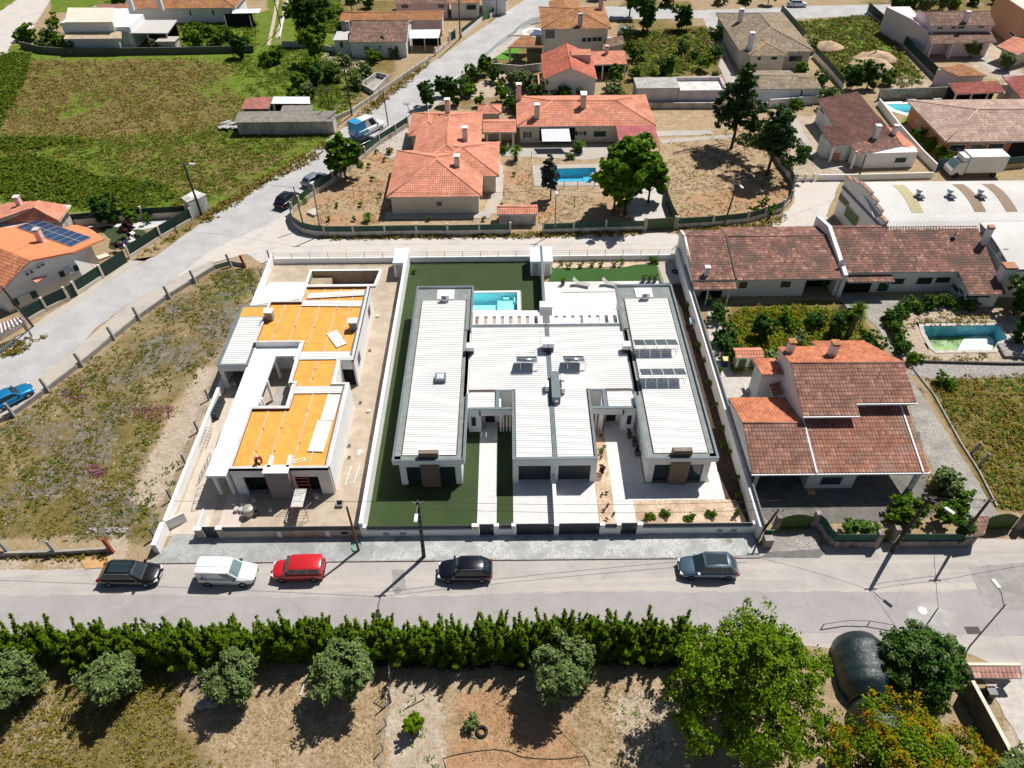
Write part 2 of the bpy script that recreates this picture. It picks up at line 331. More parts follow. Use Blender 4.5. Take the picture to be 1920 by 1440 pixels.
m_lane=road_mat('lane_asphalt',(.31,.29,.285),(.36,.34,.335))
m_diag=road_mat('grey_asphalt',(.37,.365,.365),(.46,.455,.45),crack=.08)
m_dirt=road_mat('pale_concrete_dust',(.47,.44,.41),(.62,.59,.56),((.5,.42,.34),False),crack=.08)
m_pave2=road_mat('shoulder_concrete',(.38,.345,.31),(.50,.465,.43),((.42,.36,.28),False),crack=.1)
def wp(pts,k='P'): return [W(k,a,b)[:2] for a,b in pts]
dl=[(-160,735),(0,655),(62,612),(146,558),(240,505),(293,480),(393,407),(493,347),(593,277),(654,232),(727,182),(810,117),(906,52),(982,0),(1040,-48)]
dr=[(1080,-40),(1013,34),(958,68),(883,125),(790,205),(742,232),(660,292),(560,380),(545,405),(560,440),(500,478),(460,476),(400,492),(250,563),(177,617),(157,640),(73,707),(0,752),(-160,850)]
o=sheet('road',wp(dl+dr),.004,m_diag,.12)
sheet('road',wp([(393,470),(545,400),(560,436),(600,448),(1000,446),(1100,440),(1207,433),(1282,440),(1380,435),(1425,427),(1467,404),(1489,380),(1492,342),(1576,340),(1548,404),(1556,418),(1546,432),(1500,450),(1272,466),(1270,484),(515,497),(492,494),(462,476),(400,492),(330,520)]),.008,m_dirt,.15)
sheet('pavement',wp([(0,752),(73,707),(157,640),(250,563),(400,486),(400,500),(367,525),(319,555),(262,594),(215,632),(157,684),(87,736),(0,795),(-120,850),(-120,800)]),.010,m_pave2,.1)
sheet('pavement',wp([(62,609),(150,552),(245,488),(275,490),(290,480),(240,505),(155,562),(70,618)]),.012,m_pave2,.1)
sheet('pavement',wp([(742,232),(790,205),(883,125),(958,68),(1008,34),(1000,60),(930,108),(885,150),(800,212),(760,240),(700,285),(600,355),(565,385)]),.012,m_pave2,.1)
RX0,RX1=-170,170
mr=sheet('road',[(RX0,26.2),(-40,26.4),(13,26.1),(33,25.2),(40,22.0),(RX1,20),(RX1,36.0),(60,35.2),(45,34.9),(38,35.0),(34.5,35.4),(30,34.6),(25.5,34.4),(20.3,34.6),(20.2,33.36),(-29.6,33.36),(-33,33.0),(-42,32.9),(RX0,32.9)],.006,m_road,.1)
sheet('road',[(RX0,26.9),(13,27.2),(38,26.4),(RX1,26),(RX1,29.9),(44,30.3),(31,30.2),(6,30.45),(-12,30.1),(-30,30.6),(RX0,30.2)],.011,m_lane,.12)
sheet('road',wp([(1835,1062),(1975,1050),(1975,1130),(1900,1145),(1845,1138),(1815,1060)]),.015,M('patched_asphalt',(.32,.30,.285),.9,.2,.8,fine=9),.05)
sheet('road',wp([(1726,1112),(1748,1106),(1760,1140),(1792,1150),(1780,1176),(1712,1170),(1698,1150),(1716,1140)]),.015,M('fresh_patch',(.4,.385,.365),.9,.15,1.2,fine=9),.05)
sheet('road',wp([(735,1068),(758,1068),(762,1106),(736,1106)]),.015,M('dull_patch',(.32,.30,.285),.9,.15,1.2,fine=9),.04)
sheet('road',wp([(1000,8),(1213,14),(1304,19),(1460,15),(1472,12),(1670,8),(1700,8),(1690,24),(1654,30),(1560,32),(1480,36),(1365,34),(1350,60),(1330,62),(1318,34),(1231,36),(1180,36),(1010,40)]),.008,m_diag,.12)
sheet('road',wp([(-60,60),(33,0),(60,-30),(130,-30),(95,0),(62,52),(22,82),(0,128),(-60,190)]),.008,m_dirt,.2)
sheet('path',wp([(500,85),(510,40),(517,0),(520,-20),(526,-20),(522,10),(512,60),(507,85)]),.006,M('track_dust',(.5,.42,.33),.95,.2,fine=8),.12)
sheet('path',wp([(516,70),(528,30),(533,-20),(540,-20),(538,20),(524,72)]),.006,MATS['track_dust'],.12)
def sett_mat(name,c1,c2,s=7.0):
    m,nt,b=new_mat(name);g=nt.nodes.new('ShaderNodeNewGeometry');g.name='geo'
    v=N(nt,'ShaderNodeTexVoronoi',Scale=s);nt.links.new(g.outputs['Position'],v.inputs['Vector'])
    sp=N(nt,'ShaderNodeSeparateColor');nt.links.new(v.outputs['Color'],sp.inputs[0])
    c=ramp(nt,sp.outputs[0],[(0,c1),(1,c2)]);c=mix(nt,sm(nt,noise(nt,.5,6,.65),.4,.62),c,tuple(a*.8 for a in c1))
    ve=N(nt,'ShaderNodeTexVoronoi',feature='DISTANCE_TO_EDGE',Scale=s);nt.links.new(g.outputs['Position'],ve.inputs['Vector'])
    c=mix(nt,sm(nt,ve.outputs['Distance'],.08,.02),c,tuple(a*.55 for a in c1));nt.links.new(c,b.inputs['Base Color'])
    b.inputs['Roughness'].default_value=.85;bump(nt,b,ve.outputs['Distance'],.5,.02);MATS[name]=m;return m
m_sett=sett_mat('limestone_setts',(.42,.425,.415),(.60,.60,.585))
m_settg=sett_mat('grey_setts',(.34,.35,.345),(.45,.46,.45),9)
m_settp=sett_mat('old_paving',(.31,.29,.26),(.38,.36,.325),4.5)
sheet('pavement',[(-11.6,33.5),(20.1,33.5),(20.1,36.1),(-11.6,36.1)],.10,m_sett,thick=.12)
sheet('pavement',[(-29.9,33.5),(-11.6,33.5),(-11.6,36.1),(-28.7,36.1),(-28.9,35.0)],.098,m_settg,thick=.12)
kb=MB()
x=-29.6
while x < 20.1:
    e=min(x+1.0,20.15);kb.box(x,e-.015,33.36,33.5,-.05,.112+random.uniform(-.004,.004));x += 1.0
tag(kb.build('kerb',M('kerb_stone',(.36,.35,.33),.85,.2,fine=12)),kind='structure')
sheet('pavement',wp([(1446,1002),(1530,992),(1540,1030),(1440,1036)]),.03,m_settp,.05)
sheet('path',wp([(1440,1035),(1540,1028),(1548,1036),(1536,1046),(1425,1046)]),.017,M('asphalt_strip',(.17,.165,.16),.95,.2,fine=9),.06)
sheet('path',wp([(1585,560),(1625,558),(1648,600),(1690,680),(1760,790),(1870,960),(1885,985),(1800,985),(1755,900),(1715,800),(1690,700),(1650,620)]),.012,m_settp,.1)
sheet('path',wp([(1560,548),(1640,556),(1700,562),(1690,580),(1640,600),(1590,580)]),.014,m_settp,.15)
sheet('path',wp([(1716,682),(1930,676),(2000,676),(2000,706),(1930,708),(1740,710),(1700,700)]),.016,M('weathered_boards',(.33,.31,.29),.9,.35,3.5,fine=11),.03)
sheet('path',wp([(1400,810),(1725,810),(1745,930),(1765,950),(1730,975),(1450,985),(1415,950)]),.012,M('dark_yard_concrete',(.17,.16,.145),.95,.25,1,fine=8),.1)
sheet('path',wp([(1340,706),(1415,702),(1450,780),(1375,790)]),.010,M('pale_gravel',(.52,.48,.44),.95,.15,2,fine=10,bmp=.5),.1)
sheet('path',wp([(1325,580),(1345,585),(1372,690),(1395,770),(1372,790),(1348,700),(1330,640)]),.008,MATS['pale_gravel'],.12)
sheet('path',wp([(1840,1272),(1960,1264),(2000,1290),(2030,1600),(1940,1440),(1860,1300)]),.010,MATS['pale_gravel'],.08)
sheet('path',wp([(1480,205),(1500,230),(1510,255),(1540,300),(1590,315),(1580,324),(1525,308),(1495,262),(1484,238)]),.008,m_pave2,.05)
sheet('path',wp([(1320,62),(1352,60),(1365,110),(1380,140),(1400,170),(1370,170),(1345,120)]),.010,m_pave2,.06)
sheet('path',wp([(1820,108),(1850,100),(1870,122),(1925,140),(1880,148),(1850,128)]),.008,m_pave2,.05)
sheet('path',wp([(1650,38),(1668,40),(1700,62),(1685,68)]),.008,m_pave2,.05)
sheet('path',wp([(1185,360),(1240,345),(1265,405),(1245,428),(1215,430),(1170,400)]),.011,m_dirt,.12)
sheet('path',wp([(690,270),(756,222),(775,268),(735,300)]),.012,m_pave2,.1)
sheet('path',wp([(935,275),(1150,270),(1180,290),(1100,300),(935,292)]),.012,m_pave2,.1)
sheet('path',wp([(908,395),(917,402),(935,400),(945,330),(936,290),(930,330)]),.014,m_pave2,.03)
sheet('path',wp([(1228,196+50),(1330,244),(1340,252),(1232,256)]),.006,m_pave2,.1)
sheet('path',wp([(1240,262),(1375,252),(1380,258),(1240,270)]),.006,m_pave2,.1)
def manhole(a,b,k,r,col,label):
    x,y,_=W(k,a,b);z=.10 if 33.5 < y < 36 and -29 < x < 20 else .012
    t=MB();t.cyl((x,y),r,z-.05,z+.008,20);t.cyl((x,y),r*.8,z-.05,z+.014,20)
    for i in range(-2,3): t.box(x-r*.55,x+r*.55,y+i*r*.24-.015,y+i*r*.24+.015,z,z+.02)
    tag(t.build('manhole_cover',M('cover_'+col,{'grey':(.22,.22,.22),'white':(.7,.7,.7),'rust':(.2,.17,.15)}[col],.6)),label,'manhole cover')
manhole(1785,1055,'J',.34,'grey','round grey manhole cover in the setts nearest the tall bare wooden pole')
manhole(1408,1055,'M',.34,'rust','round manhole cover in the setts behind the parked grey-blue estate car')
manhole(746,1106,'P',.36,'grey','round grey manhole cover in the road by the tip of the lamp pole shadow')
manhole(1730,1145,'P',.42,'white','white painted manhole cover in the road near the right edge')
t=MB();x,y,_=W('P',1824,1182);t.box(x-.55,x+.55,y-.3,y+.3,-.02,.02)
for i in range(7): t.box(x-.48,x+.48,y-.24+i*.075,y-.21+i*.075,.02,.035)
tag(t.build('drain_grate',M('drain_iron',(.08,.07,.065),.7)),'dark iron drain grate at the road edge by the right street lamp','drain grate')
# white semi-detached villa (two mirrored homes)
m_white=M('white_render',(.80,.80,.79),.75,.04,.8,dirt=((.6,.58,.54),.62,.35))
m_cope=M('grey_coping',(.15,.19,.21),.55,.12,1.5,fine=5,dirt=((.3,.32,.33),.55,.35))
m_memb=M('grey_membrane',(.22,.245,.235),.7,.15,1.2,fine=6,dirt=((.33,.34,.32),.5,.4))
m_metal=M('white_sheet_metal',(.74,.735,.71),.5,.05,.6,dirt=((.55,.53,.49),.56,.4),spec=.25)
m_cut=M('dark_cut_edge',(.10,.08,.08),.8)
m_anth=M('anthracite_metal',(.035,.045,.055),.45,.15,2,spec=.4)
m_glass=glass_mat('dark_glass')
m_tilew=M('pale_floor_tiles',(.64,.635,.62),.6,.07,1.6,fine=3,dirt=((.5,.48,.45),.6,.35))
m_lawn,nt,b=new_mat('artificial_turf')
c=mix(nt,sm(nt,noise(nt,.5,5,.6),.35,.65),(.028,.052,.013),(.038,.064,.017));c=mix(nt,sm(nt,noise(nt,22,3,.8),.55,.35),c,(.025,.05,.01))
nt.links.new(c,b.inputs['Base Color']);b.inputs['Roughness'].default_value=.95;bump(nt,b,noise(nt,30,2,.8),.6,.03)
m_gravel=sett_mat('ochre_gravel',(.48,.34,.22),(.80,.64,.48),10)
m_bed=M('dark_bark_soil',(.085,.055,.04),.95,.35,3,fine=9,bmp=.8)
m_stone,nt,b=new_mat('stacked_stone');tc=N(nt,'ShaderNodeTexBrick',Scale=1.0);g=nt.nodes.new('ShaderNodeNewGeometry');g.name='geo'
mp=N(nt,'ShaderNodeMapping');mp.inputs['Rotation'].default_value=(math.radians(90),0,0);nt.links.new(g.outputs['Position'],mp.inputs[0]);nt.links.new(mp.outputs[0],tc.inputs['Vector'])
tc.inputs['Color1'].default_value=(.12,.09,.06,1);tc.inputs['Color2'].default_value=(.24,.19,.13,1);tc.inputs['Mortar'].default_value=(.05,.04,.03,1)
tc.inputs['Brick Width'].default_value=.5;tc.inputs['Row Height'].default_value=.11;tc.inputs['Mortar Size'].default_value=.012
nt.links.new(mix(nt,sm(nt,noise(nt,7,4,.7),.35,.65),tc.outputs[0],(.16,.12,.085)),b.inputs['Base Color']);bump(nt,b,noise(nt,8,4,.8),.8,.05)
def ribbed(mb,x0,x1,y0,y1,z,pitch=.28,h=.05,slope=0.0,axis='x',th=.03):
    """trapezoid-profile metal sheet, ribs running along x (or y)"""
    if axis == 'y': x0,x1,y0,y1=y0,y1,x0,x1
    n=max(1,round((y1-y0)/pitch));p=(y1-y0)/n;prof=[]
    for i in range(n): prof += [(y0+i*p,0),(y0+(i+.62)*p,0),(y0+(i+.70)*p,h),(y0+(i+.92)*p,h)]
    prof.append((y1,0));V=[]
    for s,x in ((0,x0),(1,x1)):
        for y,hh in prof: V.append((x,y,z+hh+slope*s))
        for y,hh in prof: V.append((x,y,z+hh+slope*s-th))
    if axis == 'y': V=[(b_,a_,c_) for a_,b_,c_ in V]
    k=len(prof);Fs=[]
    for i in range(k-1):
        Fs += [(i,i+1,2*k+i+1,2*k+i),(k+i,3*k+i,3*k+i+1,k+i+1),(i,k+i,k+i+1,i+1),(2*k+i,2*k+i+1,3*k+i+1,3*k+i)]
    mb.add(V,Fs)
def closures(mb,x,y0,y1,z,d,pitch=.28):
    n=round((y1-y0)/pitch);p=(y1-y0)/n;Y=[]
    for i in range(n): Y += [(y0+(i+.1)*p,0),(y0+(i+.12)*p,1),(y0+(i+.58)*p,1),(y0+(i+.6)*p,0)]
    k=len(Y);mb.add([(x+d*h if d > 0 else x+d*h,y,z-.02) for y,h in Y]+[(x,y,z-.02) for y,h in Y]+[(x,y,z-.05) for y,h in Y],[(i,i+1,k+i+1,k+i) for i in range(k-1)]+[(k+i,k+i+1,2*k+i+1,2*k+i) for i in range(k-1)])
def frame_win(parent,x0,x1,y,z0,z1,n=1,face=-1,fw_=.06,name='window',fmat=None,pane=None):
    """window on a wall facing -y (face=-1) or +y: frame part with its panes as sub-parts"""
    f=MB();d=.05*face
    ya,yb=sorted((y,y+d));xs=[x0+(x1-x0)*i/n for i in range(n+1)]
    f.box(x0,x1,ya,yb,z0,z0+fw_);f.box(x0,x1,ya,yb,z1-fw_,z1)
    for x in xs: f.box(min(max(x-fw_/2,x0),x1-fw_),min(max(x-fw_/2,x0),x1-fw_)+fw_,ya,yb,z0+fw_,z1-fw_)
    fo=f.build(name,fmat or m_anth,parent)
    for i in range(n):
        p=MB();a,b_=sorted((y+.01*face,y+.03*face));p.box(xs[i]+fw_*.9,xs[i+1]-fw_*.9,a,b_,z0+fw_*.9,z1-fw_*.9);p.build('pane',pane or m_glass,fo)
    return fo
def home(mx,first):
    """one of the two homes; mx maps a world x of the left home to the right home (mirror) or to itself"""
    flip=mx(1) < mx(0)
    def B(mb,x0,x1,*r): a,c=sorted((mx(x0),mx(x1)));mb.box(a,c,*r)
    lab=('left half of the white flat-roofed twin villa, beside the dark green lawn' if first else 'right half of the white flat-roofed twin villa, with the tilted solar panels on its roof')
    R_=thing('villa',lab,'house',(mx(-3),50,0))
    # ---- walls: front pavilion with its long wing, entrance link, garage, rear living block
    w=MB()
    B(w,-9.92,-4.5,41.55,66.0,0,3.0)                                # wing body
    B(w,-9.92,-9.35,41.3,41.55,0,3.0);B(w,-5.05,-4.5,41.3,41.55,0,3.0)
    B(w,-9.35,-5.05,41.3,41.55,2.45,3.0)
    B(w,-4.5,-4.15,48.0,59.6,0,3.0)
    B(w,-3.1,-2.95,47.6,48.9,0,2.9);B(w,-4.15,-3.1,47.6,50.1,0,2.9)   # entrance link
    B(w,-3.1,-1.2,47.6,47.9,2.25,2.9);B(w,-2.95,-1.2,48.9,49.1,0,2.9)
    B(w,-1.2,-1.05,47.6,49.2,0,2.9);B(w,-1.05,-.05,47.6,47.75,2.35,2.9)
    B(w,-1.55,-1.2,49.0,50.2,0,2.95)
    B(w,-4.15,0,50.1,59.6,0,2.95)                                   # living block
    B(w,-.02,.5,41.4,41.72,0,3.0);B(w,3.35,3.69,41.4,41.72,0,3.0);B(w,.5,3.35,41.4,41.72,2.35,3.0)
    B(w,-.02,.15,41.72,50.1,0,2.95)
    B(w,.15,3.69,41.95,59.6,0,2.9)
    w.build('wall',m_white,R_)
    for i in range(3):
        s=MB();x=-.92+i*.32;B(s,x,x+.12,47.62,47.78,0,2.35);s.build('screen_post',m_white,R_)
    # ---- fascia and parapets
    fa=MB()
    if True:
        B(fa,-10.4,-10.27,41.1,66.3,3.0,3.53);B(fa,-10.27,-4.27,41.1,41.23,3.0,3.53)
        B(fa,-4.27,-4.14,41.1,49.2,3.0,3.62);B(fa,-10.27,-4.14,66.17,66.3,3.0,3.53);B(fa,-4.27,-4.14,58.9,66.17,3.0,3.53)
        B(fa,-10.27,-4.27,41.23,66.17,3.0,3.12)
    fa.build('fascia',m_white,R_)
    cp=MB()
    B(cp,-10.43,-10.22,41.07,66.33,3.53,3.57);B(cp,-10.22,-4.32,41.07,41.26,3.53,3.57);B(cp,-4.32,-4.11,41.07,49.22,3.62,3.66)
    B(cp,-10.22,-4.11,66.14,66.33,3.53,3.57);B(cp,-4.32,-4.11,58.88,66.14,3.53,3.57)
    B(cp,0-.03,.2,41.37,49.98,3.2,3.26);B(cp,.2,3.69,41.37,41.68,3.2,3.26)
    B(cp,-4.12,-1.55,47.57,47.85,3.1,3.16);B(cp,-1.55,-.03,47.57,47.87,3.1,3.16);B(cp,-1.55,-1.2,47.87,50.2,3.1,3.16);B(cp,-1.2,-.03,49.98,50.2,3.1,3.16)
    B(cp,-4.1,3.67,59.6,59.78,3.3,3.36)
    B(cp,3.5,3.67,41.72,59.6,3.18,3.22)
    cp.build('coping',m_cope,R_)
    pb=MB()
    B(pb,-.02,.17,41.4,50.0,2.95,3.2);B(pb,.17,3.69,41.4,41.66,3.0,3.2);pb.build('parapet',m_white,R_);pb=MB();B(pb,-4.1,-.05,47.6,47.82,2.9,3.1)
    B(pb,-1.52,-1.22,47.82,50.18,2.95,3.1);B(pb,-1.22,-.05,50.0,50.18,2.95,3.1);B(pb,-4.1,3.67,59.62,59.76,2.9,3.3)
    pb.build('parapet',m_white,R_)
    me=MB()
    B(me,-10.27,-4.27,41.23,66.17,3.12,3.2);B(me,-10.25,-9.72,41.25,64.0,3.2,3.34);B(me,-10.25,-4.3,64.0,66.15,3.2,3.32)
    B(me,-10.25,-4.3,41.25,41.8,3.2,3.34);B(me,-4.85,-4.3,41.8,49.0,3.2,3.30);B(me,-4.8,-4.3,59.0,64.0,3.2,3.30)
    me.build('roof_membrane',m_memb,R_)
    # ---- ribbed metal roofs
    rf=MB();cl=MB()
    a,c_=sorted((mx(-9.62),mx(-4.95)));ribbed(rf,a,c_,41.9,63.9,3.36,slope=0)
    a,c_=sorted((mx(-4.15),mx(3.45)));ribbed(rf,a,c_,50.25,59.5,3.12,slope=0)
    a,c_=sorted((mx(.32),mx(3.45)));ribbed(rf,a,c_,41.8,50.22,3.12)
    a,c_=sorted((mx(-4.0),mx(-1.65)));ribbed(rf,a,c_,47.95,50.0,2.98)
    rf.build('metal_roof',m_metal,R_)
    for xx,ya,yb,zz in ((-9.70,41.9,63.9,3.36),(-4.94,41.9,63.0,3.36),(3.46,41.8,59.4,3.12)):
        a,c_=sorted((mx(xx),mx(xx+.07)));closures(cl,a,ya,yb,zz+.03,c_-a)
    cl.build('closure_strip',m_cut,R_)
    gt=MB();B(gt,-4.6,-4.3,49.2,58.9,3.12,3.2);B(gt,.2,.3,41.7,50.2,3.0,3.1);B(gt,-4.1,-1.6,50.06,50.2,2.95,3.05)
    gt.build('gutter',M('brown_gutter',(.12,.085,.07),.7),R_)
    st=MB();B(st,-8.05,-6.4,41.0,41.29,0,2.99);B(st,-8.1,-6.45,41.35,41.75,3.34,4.2);st.build('stone_chimney',m_stone,R_)
    cw=MB();B(cw,-8.14,-6.41,41.76,41.9,3.34,4.22);cw.build('chimney_back',m_white,R_)
    a,c_=sorted((mx(-9.35),mx(-8.06)));frame_win(R_,a,c_,41.5,.12,2.45,1)
    a,c_=sorted((mx(-6.39),mx(-5.05)));frame_win(R_,a,c_,41.5,.12,2.45,1)
    a,c_=sorted((mx(-3.85),mx(-3.45)));frame_win(R_,a,c_,47.59,.95,2.1)
    dr_=MB();B(dr_,-2.6,-1.7,48.85,48.9,.02,2.15);d_=dr_.build('entrance_door',M('dark_door',(.03,.022,.02),.4),R_)
    h_=MB();B(h_,-1.85,-1.8,48.8,48.84,.9,1.4);h_.build('handle',M('steel',(.6,.6,.6),.3,metal=1),d_)
    gd=MB();B(gd,.5,3.35,41.74,41.8,.02,2.35)
    for i in range(4): B(gd,.5,3.35,41.73,41.745,.08+i*.58,.6+i*.58)
    gd.build('garage_door',m_anth,R_)
    for x0,x1,ya,yb,t in ((-4.45,-3.8,55.3,55.95,4.1),(3.67-.52,3.67-.01,55.5,56.5,4.3)):
        s=MB();B(s,x0,x1,ya,yb,3.0,t-.5);s.build('flue_base',m_anth,R_)
        s=MB();B(s,x0-.06 if x0 < 0 else x0-.05,x1+(.06 if x0 < 0 else 0),ya-.06,yb+.06,t-.48,t);s.build('flue_cap',m_white,R_)
    pg=MB();B(pg,-4.05,3.0,61.4,62.3,2.85,3.15);B(pg,-4.05,3.6,59.8,60.1,2.85,3.15)
    B(pg,-4.05,-3.83,60.1,61.4,2.85,3.15)
    pg.build('pergola_beam',m_white,R_)
    for i in range(8):
        s=MB();x=-3.4+i*.885;B(s,x,x+.5,60.1,61.4,2.9,3.13);s.build('pergola_slat',m_white,R_)
    for x in (-3.9,-.4):
        s=MB();B(s,x,x+.25,62.0,62.25,0,2.85);s.build('pergola_post',m_white,R_)
    fl=MB();B(fl,-4.14,3.5,59.65,62.5,0,.05);fl.build('terrace_floor',M('pinkish_tiles',(.42,.30,.25),.8) if first else m_tilew,R_)
    return R_
villaL=home(lambda x: x,True)
villaR=home(lambda x: 7.36-x,False)
mb=MB();mb.box(3.05,4.4,62.2,63.2,0,3.7);ch=mb.build('chimney',m_white);tag(ch,'white square barbecue chimney block between the two pergolas','chimney')
sk=thing('skylight','square grey rooflight standing on the left wing\'s ribbed roof','skylight',(-6.85,51.3,3.4))
mb=MB();mb.box(-7.38,-6.35,50.9,51.9,3.38,3.85);mb.build('kerb_frame',m_cope,sk);mb=MB();mb.box(-7.2,-6.53,51.05,51.75,3.85,3.88);mb.build('pane',M('rooflight_dome',(.55,.6,.62),.2,.05),sk)
mb=MB();mb.box(3.72,4.5,48.2,51.8,3.2,4.0);pbx=thing('plant_box','long grey sheet-metal plant housing on the villa\'s centre roof ridge','roof housing',(4.1,50,3.2));mb.build('housing',m_cope,pbx)
mb=MB();mb.box(3.95,4.27,48.14,48.2,3.4,3.75);mb.build('vent',m_white,pbx)
def ac(x,y,z,rz,label):
    t=thing('air_conditioner',label,'air conditioner',(0,0,0),'outdoor air-conditioning units on the villa roof')
    mb=MB();mb.box(-.45,.45,-.16,.16,.08,.68);mb.build('casing',m_white,t,.02)
    mb=MB();mb.box(-.4,-.3,-.15,.15,0,.08);mb.box(.3,.4,-.15,.15,0,.08);mb.build('foot',m_anth,t)
    f=MB();V=[(-.1+.24*math.cos(a),-.165,.38+.24*math.sin(a)) for a in [i*math.pi/8 for i in range(16)]];f.add(V+[(v[0],-.18,v[2]) for v in V],[tuple(range(16,32))]+[(i,(i+1)%16,16+(i+1)%16,16+i) for i in range(16)])
    f.build('fan_grille',M('fan_grey',(.2,.2,.2),.6),t);t.location=(x,y,z);t.rotation_euler.z=rz;return t
ac(-7.15,63.8,3.55,0,'white air-conditioning unit at the back of the left wing roof')
ac(14.55,63.8,3.55,0,'white air-conditioning unit at the back of the right wing roof')
ac(3.32,50.2,3.2,-math.pi/2,'white air-conditioning unit on the left side of the long grey roof housing')
ac(4.85,51.1,3.2,math.pi/2,'white air-conditioning unit on the right of the grey roof housing, farther from the street')
ac(4.85,49.9,3.2,math.pi/2,'white air-conditioning unit on the right of the grey roof housing, nearer the street')
for x0,s in ((-8.1,'left'),(13.6,'right')):
    mb=MB();mb.box(x0,x0+1.85,64.1,65.8,3.33,3.43);tag(mb.build('roof_plinth',m_white),'low white plinth behind the air conditioner on the %s wing' % s,'plinth')
def heater(x,y,label):
    t=thing('solar_water_heater',label,'solar water heater',(0,0,0),'solar water heaters on the villa roof');m_st=M('steel',(.6,.6,.6),.3,metal=1)
    mb=MB();mb.slab([(-1.0,1.05,.55),(1.0,1.05,.55),(1.0,.05,1.08),(-1.0,.05,1.08)],.08);mb.build('collector',m_anth,t)
    mb=MB();mb.smooth=True;mb.tube([(-.98,-.15,1.05),(.98,-.15,1.05)],.26,16);mb.build('tank',M('tank_steel',(.62,.66,.70),.22,.05,metal=.85),t)
    for a in (-.6,.6):
        mb=MB();mb.tube([(a,-.15,.8),(a,-.35,0)],.03,5);mb.tube([(a,-.35,.02),(a,.9,.02)],.03,5);mb.tube([(a,.9,.02),(a,.9,.3)],.03,5);mb.tube([(a,-.3,.1),(-a*.2,.5,.6)],.02,5);mb.build('support_leg',m_st,t)
    mb=MB();mb.tube([(1.0,-.1,1.0),(1.15,-.2,.6),(1.1,-.5,.05),(.2,-.55,.05)],.03,5);mb.build('pipe',m_st,t)
    t.location=(x,y,3.2);return t
heater(1.45,53.2,'solar water heater with steel tank on the left home\'s centre roof')
heater(6.05,53.2,'solar water heater with steel tank on the right home\'s centre roof')
m_pv,nt,b=new_mat('solar_cells');g=nt.nodes.new('ShaderNodeTexCoord');bt=N(nt,'ShaderNodeTexBrick',Scale=1.0);nt.links.new(g.outputs['Object'],bt.inputs['Vector']);bt.offset=0
for k,v in (('Color1',(.06,.07,.08,1)),('Color2',(.075,.085,.095,1)),('Mortar',(.16,.18,.2,1))): bt.inputs[k].default_value=v
bt.inputs['Brick Width'].default_value=.17;bt.inputs['Row Height'].default_value=.17;bt.inputs['Mortar Size'].default_value=.006;nt.links.new(bt.outputs[0],b.inputs['Base Color']);b.inputs['Roughness'].default_value=.12
m_alu=M('aluminium',(.62,.64,.65),.35,.05,metal=.6)
def pv(x0,y,n,label):
    t=thing('solar_array',label,'solar panels',(0,0,0),'tilted solar arrays on the right wing')
    for i in range(n):
        a=i*1.08;p=MB();p.slab([(a,1.3,.85),(a+1.04,1.3,.85),(a+1.04,0,1.25),(a,0,1.25)],.03);po=p.build('panel_frame',m_alu,t)
        q=MB();q.add([(a+.03,1.26,.87),(a+.03,.03,1.247),(a+1.01,.03,1.247),(a+1.01,1.26,.87)],[(0,1,2,3)]);q.build('cells',m_pv,po)
    for i in range(n+1):
        p=MB();a=min(i*1.08,n*1.08-.06);p.tube([(a,0,1.22),(a,0,0)],.022,4);p.tube([(a,0,.02),(a,.95,.02)],.022,4);p.tube([(a,.95,.02),(a,.95,.9)],.022,4);p.build('strut',m_alu,t)
    p=MB();p.tube([(0,0,.75),(n*1.08-.06,0,.75)],.02,4);p.build('rail',m_alu,t)
    t.location=(x0,y,3.42);return t
pv(12.15,54.7,4,'row of four tilted solar panels farther back on the right wing roof')
pv(12.2,50.4,4,'row of four tilted solar panels nearer the street on the right wing roof')
def pole(a,b_,r,name,label,cat,mat): mb=MB();mb.tube([a,b_],r,6);return tag(mb.build(name,mat),label,cat)
mb=MB();mb.tube([(2.9,56.4,3.2),(2.9,56.4,5.2)],.02,5);mb.tube([(2.5,56.5,5.1),(3.3,56.3,5.1)],.012,4)
for i in range(5): mb.tube([(2.55+i*.16,56.3,5.1),(2.55+i*.16,56.6,5.1)],.008,4)
tag(mb.build('aerial',m_alu),'thin television aerial beside the centre flue box of the twin villa','aerial')
# plot surfaces
sheet('lawn',[(-12.45,36.0),(-3.12,36.0),(-3.12,48),(-5.2,48),(-5.2,76.1),(-12.45,76.1)],.022,m_lawn)
sheet('lawn',[(-1.42,36.0),(-.02,36.2),(-.02,48.2),(-1.42,48.2)],.022,m_lawn)
sheet('lawn',[(-5.2,70.1),(1.2,70.1),(1.2,66.1),(3.6,66.1),(3.6,76.1),(-5.2,76.1)],.020,m_lawn)
def tiles(name,x0,x1,y0,y1,z,pitchx=1.2,pitchy=.6,mat=None):
    mb=MB();mb.box(x0,x1,y0,y1,z-.05,z-.004);mb.mi=1;y=y0;r=0
    while y < y1-.01:
        x=x0-(.6 if r % 2 else 0)
        while x < x1-.01:
            a,c_=max(x,x0),min(x+pitchx,x1)
            if c_-a > .05: mb.add([(a+.004,y+.004,z),(c_-.004,y+.004,z),(c_-.004,min(y+pitchy,y1)-.004,z),(a+.004,min(y+pitchy,y1)-.004,z)],[(0,1,2,3)])
            x += pitchx
        y += pitchy;r += 1
    o=mb.build(name,[M('tile_joint',(.42,.41,.40),.8),mat or m_tilew]);o['kind']='structure';return o
tiles('path',-3.1,-1.43,36.15,49,.06)
tiles('driveway',0,7.35,36.15,42.0,.05)
tiles('path',8.75,10.5,36.15,39.3,.06)
tiles('path',8.75,18.6,39.3,41.2,.06);tiles('path',8.75,11.75,41.2,49.0,.06);tiles('path',17.55,18.6,41.2,45.0,.06)
tiles('path',3.9,11.7,63.3,71.7,.08);tiles('path',11.7,17.6,66.3,71.7,.08);
